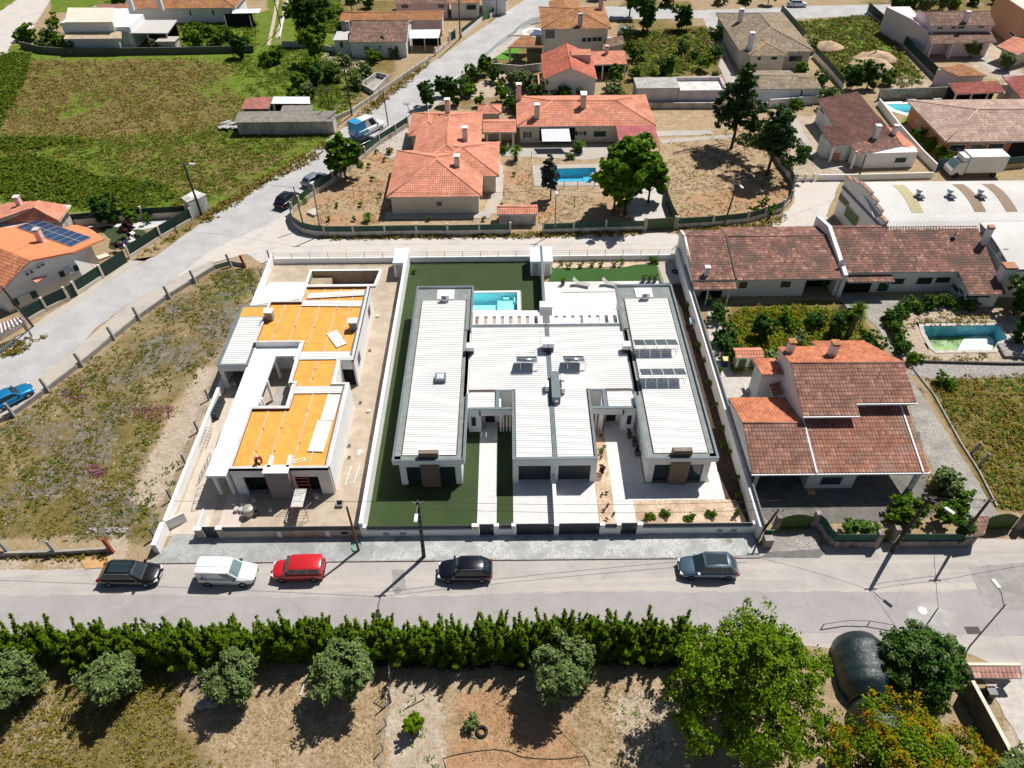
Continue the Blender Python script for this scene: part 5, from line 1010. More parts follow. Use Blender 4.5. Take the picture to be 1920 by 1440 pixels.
x,y,_=W('C',50,745,3.2);chimney(t,x,y+2,2.6,5.6,.8,.8,m_pinkw,m_white);x,y,_=W('C',515,765,3.6);chimney(t,x,y+1,3.0,5.4,.9,.9,m_pinkw,m_white)
t=thing('wall_store','tiny red-roofed store built into the front wall of the tan yard','shed',(.8,84.7,0));HB(-1.75,3.6,84.3,86.6,'x','gable','gable',1.75,.35,par=t,wall=m_old,inset=.25)
# houses farther back, centre
t=thing('cream_villa','two-storey cream villa with golden-lichened hipped roof above the curved white railing','house',(12,148,0))
HB(6.0,18.9,142.8,155.5,'y',ze=5.5,p=.24,mat=T_gold,wall=m_cream,k=3);HB(8,14,150,159,'y','hip','gable',ze=5.5,p=.24,mat=T_gold,wall=m_cream,k=3)
tiled(t,[[(-.2,141.2,2.9),(6.7,141.2,2.9),(3.9,144.9,3.7),(2.6,144.9,3.7)],[(2.6,144.9,3.7),(3.9,144.9,3.7),(6.7,147.5,2.9),(-.2,147.5,2.9)]],T_gold,k=3,name='porch_roof');tiled(t,[[(17.2,140.2,2.7),(21.8,143.2,2.7),(21.4,145.0,3.6),(17.9,143.0,3.6)]],T_brown,k=3,name='side_roof')
boxwall(t,18.4,21.4,142.8,146.5,0,2.8,m_cream);wwin(t,(6.5,143.29),(18.4,143.29),'C',[(242,216,305,276)],fmat=m_cope)
wwin(t,(6.5,143.29),(18.4,143.29),'C',[(505,272,532,302),(542,270,570,300),(580,268,608,298),(616,266,646,296)],shut=None,fmat=m_cope)
for x,y in ((-.0,141.6),(6.2,141.6)): boxwall(t,x,x+.35,y,y+.35,0,2.8,m_cream,'porch_post')
x,y,_=W('C',490,175,6.0);chimney(t,x,y,5.6,7.9,.8,.7,m_old);x,y,_=W('C',638,45,6.4);chimney(t,x,y,5.8,8.2,.8,.7,m_pinkw)
t=thing('gabled_house','white gabled house with red tile roof and blue-white front gable','house',(10.3,131,0))
HB(5.8,14.9,125.2,136.8,'y','gable','gable',ze=3.1,p=.42,mat=tile_mat('clay_red',(.50,.15,.10),(.58,.21,.14),(.38,.11,.07)),wall=m_blw,k=4,inset=.25)
mb=MB();mb.box(10.9,14.2,131.2,132.6,3.2,5.0);mb.build('dormer',m_pinkw,t);tiled(t,[[(10.8,131.0,5.0),(14.3,131.0,5.0),(14.3,132.8,5.4),(10.8,132.8,5.4)]],T_new,k=3,name='dormer_roof')
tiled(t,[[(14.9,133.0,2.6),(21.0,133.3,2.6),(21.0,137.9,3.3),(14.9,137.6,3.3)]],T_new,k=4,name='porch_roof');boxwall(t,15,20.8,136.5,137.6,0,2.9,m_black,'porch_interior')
for x in (16.6,18.6,20.6): boxwall(t,x,x+.2,133.2,133.4,0,2.55,m_white,'porch_post')
boxwall(t,5.0,5.7,125.9,131,0,2.0,T_new,'side_lean_to');x,y,_=W('C',680,385,3.2);chimney(t,x,y,2.9,4.6,.6,.6,m_pinkw)
t=thing('walled_annex','roofless pinkish-white annex with flat concrete top behind the tan yard','outbuilding',(28,122,0))
m_annex=M('mauve_white_render',(.60,.57,.60),.9,.1,.5,dirt=((.33,.31,.31),.5,.55));m_deck=M('grey_roof_deck',(.40,.39,.36),.9,.2,.8,dirt=((.2,.19,.17),.5,.5))
boxwall(t,21.2,28.3,121.4,125.8,0,3.0,m_annex);boxwall(t,28.3,36.0,121.3,121.6,0,2.7,m_annex);boxwall(t,28.3,36.0,121.6,126,0,2.4,M('dusty_white_floor',(.6,.58,.55),.9,.2,.8));boxwall(t,28.3,36.0,126,126.3,0,3.0,m_annex);boxwall(t,35.8,36.1,121.6,126,0,2.9,m_annex)
MB().box(21.1,28.25,121.3,125.9,3.0,3.12).build('roof_slab',m_deck,t)
w=MB();w.wall((22.3,120.6),(43.0,120.2),0,1.0,.3);tag(w.build('low_wall',m_old),'stained low wall below the roofless annex behind the tan yard','wall')
# houses farther back, left
m_flat=M('cream_flat_roof',(.62,.56,.47),.85,.08,.6);m_wf=M('bright_white_wall',(.74,.76,.78),.8,.05)
t=thing('flat_white_house','two-level white house with cream flat roofs in the upper left','house',(-80,153,0))
boxwall(t,-86.2,-76.2,150.6,158.8,0,5.0,m_wf);MB().prism([(-88.4,159.2),(-78.9,158.8),(-76.0,150.2),(-85.2,150.4)],5.0,5.15).build('upper_roof',m_flat,t)
boxwall(t,-86.0,-75.7,149.4,150.6,0,2.95,m_wf);tiled(t,[[(-85.2,147.8,2.9),(-74.2,147.8,2.9),(-75.6,152.0,3.4),(-86.0,152.0,3.4)]],tile_mat('clay_sand',(.52,.42,.30),(.6,.5,.38),(.42,.33,.24)),k=3,name='lower_roof')
boxwall(t,-76.2,-73.4,151,158.5,0,4.0,m_wf,'stair_block')
t=thing('flat_carport','flat-roofed grey carport on posts beside the flat white house','carport',(-70,154,0));MB().prism([(-75.6,158.2),(-66.8,158.0),(-66.2,150.4),(-75.1,150.6)],2.8,3.0).build('roof',M('pale_grey_roof',(.50,.48,.46),.8,.08),t)
for x in (-74.8,-70.5,-66.8): boxwall(t,x,x+.25,150.8,151.05,0,2.8,m_cream,'post')
boxwall(t,-75,-67,157.2,157.5,0,2.7,m_black,'back_wall')
t=thing('grey_block_shed','small grey block shed in front of the flat carport','shed',(-65,149.5,0));boxwall(t,-68.0,-64.6,148.6,151,0,2.0,m_old);MB().box(-68.2,-64.4,148.4,151.2,2.0,2.1).build('roof',M('dusty_slab',(.44,.40,.37),.9),t)
t=thing('long_orange_house','long white house with faded orange tile roof at the top left','house',(-68,169,0));HB(-80.5,-57.0,165.2,175,'x','gable','hip',ze=3.0,p=.3,mat=T_gold,wall=m_blw,k=3)
wwin(t,(-80,165.69),(-57.5,165.69),'A',[(1060,56,1082,88),(1188,54,1210,86)],pane=m_greenp)
for a in (740,905): x,y,_=W('A',a,40,3.6);chimney(t,x,y,3.0,5.6,.9,.8,m_blw)
t=thing('brown_roof_shed','low shed with dull brown roof left of the long orange house','shed',(-85,168,0));boxwall(t,-88.5,-80.8,166,170,0,2.3,m_old);MB().prism([(-89,165.6),(-80.7,165.6),(-80.5,170.5),(-87.5,170.5)],2.3,2.42).build('roof',M('dull_red_sheet',(.28,.13,.11),.8,.2),t)
t=thing('white_roofed_shelter','open shelter with white sheet roof right of the long orange house','shelter',(-55,163,0));a=[W('A',*p,2.6) for p in ((1305,75),(1455,72),(1470,48),(1312,52))];MB().slab(a,.1).build('roof',m_wf,t);boxwall(t,-59,-53.2,163.4,163.6,0,2.4,m_black,'back_wall')
for x in (-58.6,-53.4): boxwall(t,x,x+.15,161.8,161.95,0,2.5,m_old,'post')
t=thing('fibre_roof_barn','long low barn with grey corrugated fibre roof by the diagonal road','shed',(-35,113,0));mb=MB();mg=M('old_fibre_cement',(.27,.25,.22),.95,.25,1.5,fine=5,dirt=((.16,.14,.12),.5,.6))
barrel(t,-43.2,-27.6,[(111.8,2.2),(114.9,2.6)],mg,'roof',.25,.03);barrel(t,-36.5,-31.5,[(114.9,2.6),(116.6,2.8)],mg,'rear_roof',.25,.03);mb=MB();mb.prism([(-43,112.1),(-27.8,112.1),(-27.8,114.7),(-43,114.7)],0,[2.1,2.1,2.5,2.5]);mb.build('wall',m_old,t)
t=thing('red_sheet_shed','small shed with faded red sheet roof behind the grey barn','shed',(-41,118,0));MB().slab([(-43.5,116.8,2.2),(-38.9,116.8,2.2),(-39.1,120.6,2.6),(-43.3,120.2,2.6)],.08).build('roof',M('faded_red_sheet',(.36,.14,.11),.8,.25,1.5),t);boxwall(t,-43.1,-39.1,117.2,120,0,2.15,M('teal_boards',(.06,.12,.11),.8))
t=thing('white_sheet_shed','open shed with white sheet roof right of the red sheet shed','shed',(-36,119,0));MB().slab([(-38.8,118.2,2.45),(-32.4,118.0,2.45),(-32.9,120.3,2.65),(-38.9,120.5,2.65)],.07).build('roof',m_wf,t);boxwall(t,-38.7,-33,119.6,119.8,0,2.3,m_black)
for x in (-38.5,-35.5,-32.8): boxwall(t,x,x+.12,118.3,118.42,0,2.4,m_old,'post')
t=thing('white_cottage','white cottage with brown tile roof left of the diagonal road','house',(-24,149,0));HB(-30.2,-19.2,144.7,157,'x','gable','gable',ze=2.9,p=.3,mat=T_brown,wall=m_blw,k=4,inset=.25)
wwin(t,(-30,144.94),(-19.4,144.94),'B',[(470,335,512,382),(690,330,720,378)],fmat=m_cope);boxwall(t,-33.4,-30.2,147,151.5,0,2.5,m_blw);MB().box(-33.6,-30.2,146.8,151.7,2.5,2.6).build('annex_roof',M('pale_grey_roof',(.5,.48,.46),.8),t)
wwin(t,(-33.4,146.99),(-30.2,146.99),'B',[(292,300,325,345)],fmat=m_old);x,y,_=W('B',358,215,2.6);chimney(t,x,y,2.5,4.2,.7,.6,m_old)
t=thing('white_canopy_porch','flat white sheet canopy on posts beside the white cottage','canopy',(-16,149,0));MB().slab([(-19.1,147.7,2.5),(-13.4,147.7,2.5),(-13.3,151.6,2.8),(-19.2,151.5,2.8)],.08).build('roof',m_wf,t);boxwall(t,-19,-13.4,151.2,151.4,0,2.5,m_black,'back_wall')
for x in (-18.9,-16.3,-13.7): boxwall(t,x,x+.15,147.9,148.05,0,2.45,m_white,'post')
t=thing('pink_long_house','low pink house with long orange tile roof behind the white cottage','house',(-23,158,0));HB(-33.8,-13.2,156.2,162,'x','gable','gable',ze=3.0,p=.25,mat=T_gold,wall=m_pinkw,k=3,inset=.2)
t=thing('pink_terrace_house','pinkish house with dark windows at the top of the picture by the diagonal road','house',(-18,170,0));HB(-24,-12.6,166.8,175,'x','gable','gable',ze=3.0,p=.25,mat=T_brown,wall=m_pinkw,k=3,inset=.3);wwin(t,(-23.7,167.09),(-13,167.09),'B',[(738,28,792,60),(1000,26,1050,58)],fmat=m_old)
t=thing('small_white_house','small white house with red tile roof and dark window right of the pinkish house','house',(-9,170,0));HB(-12.4,-6.0,166.8,174,'x','gable','gable',ze=3.0,p=.25,mat=T_gold,wall=m_lime,k=3,inset=.3);wwin(t,(-12,167.09),(-6.3,167.09),'B',[(1205,32,1280,72)],pane=m_greenp)
t=thing('far_white_house','white house partly cut by the top edge, beside the diagonal road','house',(-3,172,0));boxwall(t,-5.6,-.5,169,176,0,3.0,m_blw);MB().box(-5.8,-.3,168.8,176.2,3.0,3.15).build('roof',mg,t)
t=thing('water_basin','open-topped grey concrete basin inside the garden left of the diagonal road','basin',(-23.8,131,0));q=[(-26.3,130.1),(-23.4,126.7),(-21.6,133.0),(-24.0,135.2)];q=[W('B',440,600,.9)[:2],W('B',540,655,.9)[:2],W('B',650,540,.9)[:2],W('B',560,518,.9)[:2]]
rim(q,0,.95,.25).build('wall',m_old,t);MB().prism(grow(q,-.2),0,.08).build('floor',m_conc,t)
# houses farther back, right
t=thing('grey_hipped_house','old white house with grey lichened hipped tile roof by the upper street','house',(48,147,0))
HB(41.8,55.2,136.8,158.2,'y',ze=3.2,p=.3,mat=T_grey,wall=m_cream,k=3);HB(43.0,50.0,134.9,143,'y','hip','hip',ze=3.2,p=.3,mat=T_grey,wall=m_cream,k=3,rmat=M('orange_lichen',(.5,.24,.06),.9,.4,3))
for a,b_ in ((1640,150),(1715,325)): x,y,_=W('C',a,b_,4.2);chimney(t,x,y,3.4,6.4,.8,.8,m_blw)
wwin(t,(43.5,135.39),(49.6,135.39),'D',[(2,405,25,435),(100,402,142,432)],pane=m_greenp);wwin(t,(49.8,137.2),(54.9,137.2),'D',[(230,400,318,445)])
t=thing('grey_annex','low white annex with grey tile roof in front of the grey hipped house','outbuilding',(46,124,0));HB(41.6,48.9,121.7,129.6,'x','gable','gable',ze=2.6,p=.16,mat=T_grey,wall=m_blw,k=3,inset=.2);HB(48.9,52.0,121.9,128.5,'x','gable','gable',ze=2.5,p=.16,mat=T_grey,wall=m_blw,k=3,inset=.2)
t=thing('pink_villa','pink two-storey house with brown tile roofs in the upper right','house',(84,147,0))
mpk=M('pale_pink_render',(.72,.60,.63),.85,.05);HB(78.2,90.2,143.6,151,'x','gable','gable',ze=5.2,p=.35,mat=T_brown,wall=mpk,k=3,inset=.25)
tiled(t,[[(77.9,140.9,3.0),(90.3,141.2,3.0),(90.0,143.7,4.0),(78.2,143.6,4.0)]],T_brown,k=3,name='porch_roof');mb=MB();mb.prism([(78.6,143.2),(79.0,143.2),(79.4,156),(74.8,156),(76.5,148)],0,[4,4.0,4.8,4.8,5.0]);mb.build('side_wall',mpk,t);boxwall(t,82.5,90,142.6,143.8,0,3.0,mpk)
for x in (78.4,82.3): boxwall(t,x,x+.3,141.3,141.6,0,2.9,mpk,'porch_post')
wwin(t,(78.5,143.84),(90,143.84),'D',[(1296,190,1336,212),(1398,186,1428,210),(1446,184,1490,208),(1590,182,1632,204)]);x,y,_=W('D',1505,130,6.2);chimney(t,x,y,5.6,7.4,.7,.7,mpk)
t=thing('pink_shed','small pink and grey shed with orange tile roof beyond the sandy lot','shed',(77.5,127.5,0));q=[(76.6,126.4),(81.3,126.6),(78.9,130.6),(74.4,129.4)];MB().prism(q,0,2.7).build('wall',mpk,t);tiled(t,[[(76.4,125.9,2.7),(81.6,126.3,2.7),(79.0,130.4,3.1),(74.3,129.0,3.1)]],T_gold,k=3)
t=thing('red_pergola','long open barbecue shelter with dark red tile roof at the right pool','shelter',(77,121,0));tiled(t,[[(73.2,119.2,2.5),(81.6,119.8,2.5),(81.6,123.1,3.0),(73.2,122.5,3.0)]],tile_mat('clay_deep_red',(.33,.10,.08),(.42,.15,.11),(.22,.07,.06)),k=3);boxwall(t,73.4,81.4,122.2,122.5,0,2.6,m_black,'back_wall')
for x in (73.4,76,78.6,81.2): boxwall(t,x,x+.25,119.5,119.75,0,2.45,m_cream,'post')
t=thing('maroon_roof_house','house with plain maroon roof at the right edge above the pool','house',(88,119,0));tiled(t,[[(82.2,115.1,2.6),(96,113.5,2.6),(96,123.2,3.9),(82.0,123.2,3.9)]],MATS['clay_deep_red'],k=3);boxwall(t,82.6,96,116.5,123,0,2.6,m_cream);boxwall(t,82.7,90,116.44,116.49,0,2.2,m_black,'doorway')
t=thing('brown_tiled_house','white house with dark brown mono-pitch tile roofs left of the right-hand pool','house',(52,107,0))
T1=T_dark;tiled(t,[[(49.0,106.2,2.9),(56.9,109.5,2.9),(56.3,118.1,3.55),(49.0,115.4,3.55)]],T1,k=4,name='rear_roof');tiled(t,[[(46.8,100.3,2.85),(56.9,103.2,2.85),(56.1,107.9,3.75),(46.1,104.7,3.75)]],T1,k=4,name='main_roof');tiled(t,[[(49.8,98.3,2.5),(57.5,101.2,2.5),(57.0,103.6,3.0),(49.4,100.7,3.0)]],T_old,k=4,name='front_roof');tiled(t,[[(57.0,101.3,2.4),(59.6,100.0,2.2),(58.4,106.3,2.6),(56.6,107.3,2.8)]],T_new,k=3,name='side_roof')
mb=MB();mb.prism([(49.4,106.6),(56.4,109.6),(56.0,117.6),(49.4,115)],0,2.8);mb.build('wall',m_blw,t);mb=MB();mb.prism([(49.6,101.6),(56.6,103.6),(55.8,107.5),(46.4,104.4),(46.6,102.7)],0,2.8);mb.build('wall',m_blw,t)
mb=MB();mb.prism([(51.6,99.1),(59.0,99.4),(59.2,101.2),(56.6,103.3),(50.0,100.9)],0,2.35);mb.build('wall',m_lime,t);wwin(t,(51.6,99.09),(59.0,99.39),'D',[(995,1132,1065,1172)],fmat=m_lime,pane=m_greenp)
for p in ((47.2,101.0),(46.6,103.8),(49.7,98.9)): boxwall(t,p[0],p[0]+.3,p[1],p[1]+.3,0,2.7,m_white,'porch_post')
boxwall(t,47.6,50.4,101.8,102.0,0,1.0,m_terra,'porch_wall');wwin(t,(49.39,115),(49.39,106.6),'D',[(455,770,480,830),(508,838,525,868)])
x,y,_=W('D',850,975,3.4);chimney(t,x,y,3.0,5.0,.7,.7,m_lime,m_white);x,y,_=W('D',985,955,3.2);chimney(t,x,y,2.8,4.4,.6,.6,m_lime)
t=thing('orange_hipped_house','orange-walled house with pale pinkish hipped tile roof at the right edge','house',(75,107,0));HB(63.4,90,100.9,115.5,'x','hip','hip',ze=3.1,p=.21,mat=T_pale,wall=M('orange_render',(.50,.22,.10),.85,.1),k=4,inset=.7)
wwin(t,(64.1,101.59),(89,101.59),'D',[(1390,1040,1485,1090),(1538,1035,1610,1085),(1668,1032,1760,1085)],fmat=m_white);boxwall(t,73.6,76.5,101.5,101.58,0,2.8,m_black,'doorway');wwin(t,(64.09,114.8),(64.09,101.6),'D',[(1148,858,1180,915)],fmat=m_white)
t=thing('salmon_house','tall salmon-coloured house cut by the right edge of the picture','house',(104,152,0));mb=MB();mb.prism([(98.2,160),(97.9,148.2),(112,146),(112,160)],0,6.2);mb.build('wall',M('salmon_render',(.58,.32,.20),.85,.08),t);MB().prism([(97.6,160.5),(97.4,148.0),(112,145.6),(112,160.5)],6.2,6.4).build('roof',m_flat,t)
wwin(t,(97.9,148.2),(112,146.0),'D',[(1875,255,1912,300)],fmat=m_white);wwin(t,(98.2,160),(97.9,148.2),'D',[(1820,220,1850,270)],fmat=m_white)
t=thing('red_porch','red tile-roofed porch in front of the salmon house','porch',(93,140,0));tiled(t,[[(89.8,140.2,2.6),(91.6,135.9,2.6),(98.5,139.8,3.2),(94.5,143.6,3.2)]],T_new,k=3);q=[(91.3,140.2),(92.4,137.2),(97,140),(94.6,142.6)];MB().prism(q,0,2.55).build('wall',m_cream,t)
w=MB();w.wall((20,185.5),(46,184.5),0,1.3,.3);tag(w.build('roadside_wall',m_old),'low grey wall beyond the upper street, left stretch','wall')
w=MB();w.wall((48,184.4),(100,182.8),0,2.2,.3);w2=MB()
for x in (52,60,70,80): w2.box(x,x+2.8,183.2,183.4,0,2.0)
t=thing('roadside_wall','white wall with dark gates beyond the upper street at the top right','wall',(70,184,0));w.build('wall',m_lime,t);w2.build('gate',m_anth,t)
# house at the left edge with solar panels, parallel to the diagonal road
t=thing('solar_roof_house','white house with smooth orange roof and blue solar panels at the left edge','house',(-57,72,0))
m_of=M('smooth_orange_roof',(.68,.22,.10),.8,.06,.8)
A0,B0_,R0_,L0_=('E',280,710,5.2),('E',0,610,5.2),('E',650,640,4.1),('E',0,1000,3.0)
rf_=lambda pts: [on_plane(px('U',*p),np.array(W(*A0)),np.cross(np.array(W(*B0_))-np.array(W(*A0)),np.array(W(*R0_))-np.array(W(*A0)))) for p in pts]
mb=MB();mb.slab(rf_([(-300,1110),(-200,900),(0,940),(160,930),(540,835),(870,935),(1050,895),(1200,930),(1290,975),(1440,1090),(1000,1275),(425,1385)]),.22);mb.build('roof',m_of,t)
A3,B3,L3,R3=[Vector(W(*q)) for q in (A0,B0_,L0_,R0_)];dv=(B3-A3).normalized()*12
tiled(t,[[L3,A3,A3+dv,L3+dv]],tile_mat('clay_orange_dirty',(.56,.21,.11),(.64,.29,.17),(.38,.15,.08),(.25,.14,.1),.5,.4),k=4,name='lower_roof')
iv=dv.normalized()*.35
for u_,v_ in ((L3,A3),(A3,R3)): mb=MB();q=[u_+iv,v_+iv,v_+dv*.9,u_+dv*.9];mb.prism([p[:2] for p in q],0,[u_.z-.3,v_.z-.3,v_.z-.3,u_.z-.3]);mb.build('wall',m_lime,t)
q=[R3+iv,R3+dv*.7,R3+dv*.6+Vector((1.2,4.0,0)),R3+iv*3+Vector((.9,3.4,0))];mb=MB();mb.prism([p[:2] for p in q],0,[3.7,3.7,2.5,2.5]);mb.build('wall',m_lime,t);wa,wb_=(L3+iv)[:2],(R3+iv)[:2]
mb=MB();gx_=rf_([(230,940),(990,1210),(1275,1080),(530,835)])
pa=thing('solar_array','large blue solar array of two rows on the smooth orange roof','solar panels',gx_[0])
def bil(s,r): a=Vector(gx_[0]).lerp(Vector(gx_[1]),s);b_=Vector(gx_[3]).lerp(Vector(gx_[2]),s);return a.lerp(b_,r)
mb.slab([bil(0,0)+Vector((0,0,.12)),bil(1,0)+Vector((0,0,.12)),bil(1,1)+Vector((0,0,.12)),bil(0,1)+Vector((0,0,.12))],.06);mb.build('frame',m_alu,pa);mpv=M('blue_cells',(.02,.045,.11),.15,.2,4,spec=.6)
for i in range(8):
    for j in range(2):
        m_=MB();s0,s1=(i+.05)/8,(i+.95)/8;r0,r1=(j+.04)/2,(j+.96)/2;z_=Vector((0,0,.145));m_.add([bil(s0,r0)+z_,bil(s1,r0)+z_,bil(s1,r1)+z_,bil(s0,r1)+z_],[(0,1,2,3)]);m_.build('panel',mpv,pa)
x,y,z_=rf_([(585,1130)])[0];chimney(t,x,y,z_-.5,z_+1.8,.65,.65,m_pinkw,m_old)
of_=Vector((.07,-.05));wl_,wm_,wr_=(L3+iv).xy+of_,(A3+iv).xy+of_,(R3+iv).xy+of_
wwin(t,wl_,wm_,'E',[(235,860,262,805),(268,842,290,785)],fmat=m_white);wwin(t,wm_,wr_,'E',[(330,795,360,748),(366,775,398,725)],fmat=m_white)
for u_,v_,rc in ((wl_,wm_,(185,1105,262,1005)),(wm_,wr_,(592,848,650,765))): wwin(t,u_,v_,'E',[rc],pane=M('white_shutter',(.65,.65,.63),.6),fmat=m_white,shut=m_greenp)
tiled(t,[[W('E',325,915,2.5),W('E',458,828,2.5),W('E',420,800,2.9),W('E',280,885,2.9)]],T_new,k=4,name='door_canopy')
MB().prism([W('E',120,1180)[:2],W('E',720,780)[:2],W('E',1000,680)[:2],W('E',960,660)[:2],W('E',700,740)[:2],W('E',100,1140)[:2]],0,.25).build('terrace_step',m_cream,t)
t=thing('orange_tiled_annex','orange hipped tile roof annex behind the solar roof house','outbuilding',(-60,82,0))
e=[W('U',0,870,2.9),W('U',820,850,2.9),W('U',985,625,2.9),(-67,88.5,2.9),(-72,80,2.9)];ap=W('U',465,655,4.5);ap2=W('U',530,570,4.3)
tiled(t,[[e[0],e[1],ap],[e[1],e[2],ap2,ap],[(-69,78.5,2.9),e[0],ap],[(-69,78.5,2.9),ap,ap2,(-66,86.5,2.9)],],T_new,[(e[0],ap),(e[1],ap),(ap,ap2)],k=4)
MB().prism([(-68,80),(-62.2,80.2),(-57.6,82.6),(-57.8,85.2),(-66,86)],0,2.85).build('wall',m_old,t);x,y,_=W('U',280,625,3.7);chimney(t,x,y,3.2,5.0,.6,.6,m_pinkw,m_lime)
# fences and walls along the plots
def fence(name,label,cat,pts,wall_h=.7,wall_mat=None,panel=0.,panel_mat=None,post=0.,post_mat=None,every=2.5,group=None,wt=.2,lean=0.):
    """run along pts (x,y): low wall, sheet panels above it, posts"""
    t=thing(name,label,cat,(pts[0][0],pts[0][1],0),group);w=MB()
    if wall_h:
        for i in range(len(pts)-1): w.wall(pts[i],pts[i+1],0,wall_h+.003*(i % 2),wt)
        w.build('wall',wall_mat,t)
    if panel:
        for i in range(len(pts)-1): m_=MB();m_.wall(pts[i],pts[i+1],wall_h+.02,wall_h+panel+.003*(i % 2),.05);m_.build('panel',panel_mat,t)
    if post:
        for i in range(len(pts)-1):
            a,b=pts[i],pts[i+1];L=math.hypot(b[0]-a[0],b[1]-a[1]);n=max(1,int(L/every+.5));d=((b[0]-a[0])/L,(b[1]-a[1])/L)
            for j in range(n+(1 if i == len(pts)-2 else 0)):
                c=(a[0]+(b[0]-a[0])*j/n,a[1]+(b[1]-a[1])*j/n);m_=MB();m_.obox(c,d,.12,wt/2+.04,0,post);m_.build('post',post_mat or wall_mat,t)
    return t
m_wl=M('pale_stained_wall',(.50,.46,.40),.9,.12,.8,dirt=((.16,.14,.12),.5,.7));m_net=M('dark_green_screen',(.018,.045,.035),.7,.12)
yard1=wp([(765,238),(742,253),(712,272),(685,295),(656,320),(625,343),(590,366),(562,388),(549,400)])
fence('yard_wall','pale wall with green screen of the tan yard, along the diagonal road','wall',yard1,.75,m_wl,.9,m_dgreen,1.75,m_wl,3.2)
yard2=wp([(549,400),(547,410),(553,425),(568,436),(590,441),(610,443)]);fence('yard_wall','rounded corner of the tan yard wall with dark green screen','wall',yard2,.75,m_wl,.8,m_dgreen)
yard3=wp([(610,443),(664,443),(723,442),(782,441),(840,441),(899,440),(957,439)]);fence('yard_wall','long straight pale wall with green and tan screens in front of the hipped villa','wall',yard3,.75,m_wl,.75,m_dgreen,1.75,m_wl,99)
yard4=wp([(1018,438),(1075,436),(1135,434),(1207,432)]);fence('yard_wall','pale wall with green screen between the wall store and the wide green gate','wall',yard4,.7,m_wl,.75,m_dgreen,1.75,m_wl,99)
fence('yard_gate','wide olive green sheet gate in the yard wall facing the twin villa','gate',wp([(1210,432),(1264,429)]),0,None,1.7,M('olive_gate_sheet',(.06,.10,.04),.6,.2),1.9,m_wl,99)
yard5=wp([(1268,428),(1335,424),(1400,417),(1432,408),(1466,396),(1482,378),(1486,350),(1480,335),(1462,312),(1447,285),(1433,262)]);fence('yard_wall','curving pale wall with green screen round the right corner of the tan yard','wall',yard5,.7,m_wl,.8,m_dgreen,1.75,m_wl,99)
fence('net_screen','ragged dark green net screen beside the gate inside the tan yard','screen',wp([(1252,352),(1249,380),(1258,405),(1268,424)]),0,None,1.7,m_net)
le=[W('E',*p)[:2] for p in ((245,1275),(430,1165),(625,1070))];fence('green_fence','green sheet fence on a low wall in front of the left house, nearest section','fence',le,.5,m_cream,1.3,m_net,1.9,m_cream,99)
fence('green_gate','small green gate in the fence of the left house','gate',[W('E',*p)[:2] for p in ((640,1060),(700,1022))],0,None,1.7,m_net)
fence('green_fence','green sheet fence on a low wall between the two gates of the left house','fence',[W('E',*p)[:2] for p in ((705,1020),(935,870))],.5,m_cream,1.3,m_net,1.9,m_cream,99)
fence('green_gate','wide dark green driveway gate of the left house','gate',[W('E',*p)[:2] for p in ((945,855),(1150,725))],0,None,1.7,m_net)
fence('green_fence','long dark green fence of the left house garden, beside the road','fence',[W('E',*p)[:2] for p in ((1170,690),(1450,510),(1735,345))],.4,m_cream,1.3,m_net,1.8,m_cream,99)
fence('garden_wall','cream wall with dark green top behind the left house garden','wall',[W('E',*p)[:2] for p in ((660,400),(960,372),(1300,345),(1700,322))],.9,m_cream,.8,m_net,2.0,m_cream,99)
t=thing('white_hut','small white wall-like hut with slanted top at the corner of the left house garden','outbuilding',(-43,88,0));q=[W('E',*p)[:2] for p in ((1745,335),(1895,262),(1800,230),(1690,290))];MB().prism(q,0,[2.3,2.3,2.6,2.3]).build('wall',m_lime,t);MB().prism(grow(q,.12),2.35,2.42).build('roof',m_old,t)
lot=wp([(-40,822),(0,793),(28,778),(92,732),(154,684),(208,640),(262,597),(319,557),(367,527),(405,503),(434,495),(462,500)])
t=fence('lot_wall','low grey wall of the weedy lot along the diagonal road, with leaning posts','wall',lot,.55,m_conc)
def lpost(p,k,label,h=1.7,mat=None,dx=-.55,dy=.35,par=None):
    x,y,_=W(k,*p);m_=MB();m_.slab([(x-.14,y-.1,0),(x+.14,y-.1,0),(x+.14,y+.1,0),(x-.14,y+.1,0)],.05);b=MB();b.add([(x-.14,y-.11,0),(x+.14,y-.11,0),(x+.14,y+.11,0),(x-.14,y+.11,0),(x-.12+dx*h*.3,y-.1+dy*h*.3,h),(x+.12+dx*h*.3,y-.1+dy*h*.3,h),(x+.12+dx*h*.3,y+.1+dy*h*.3,h),(x-.12+dx*h*.3,y+.1+dy*h*.3,h)],[(0,3,2,1),(4,5,6,7),(0,1,5,4),(1,2,6,5),(2,3,7,6),(3,0,4,7)])
    return b.build('post',mat or m_conc,par)
for p in ((28,782),(92,735),(155,687),(215,637),(262,600),(319,560),(367,530),(434,500)): lpost(p,'P','',par=t)
lpost((460,502),'P','',mat=M('rusty_red_paint',(.30,.07,.04),.8),par=t)
t=fence('lot_wall','low grey wall with leaning posts at the front of the weedy lot, partly painted red','wall',wp([(-60,1044),(0,1043),(110,1040),(212,1034)]),.55,m_conc)
for a in (20,108): lpost((a,1040),'P','',par=t)
lpost((212,1036),'P','',mat=MATS['rusty_red_paint'],par=t)
t=thing('wire_fence','thin wire fence on dark posts left of the white wall of the building site','fence',(-31,45,0));pts=[W('P',*p)[:2] for p in ((291,1010),(322,938),(349,872),(372,810),(392,750),(478,560),(492,524),(506,488))]
for p in pts: m_=MB();m_.box(p[0]-.07,p[0]+.07,p[1]-.07,p[1]+.07,0,1.5);m_.build('post',m_rail,t)
for z in (.5,1.0,1.4): m_=MB();m_.tube([(p[0],p[1],z) for p in pts],.012,4);m_.build('wire',m_rail,t)
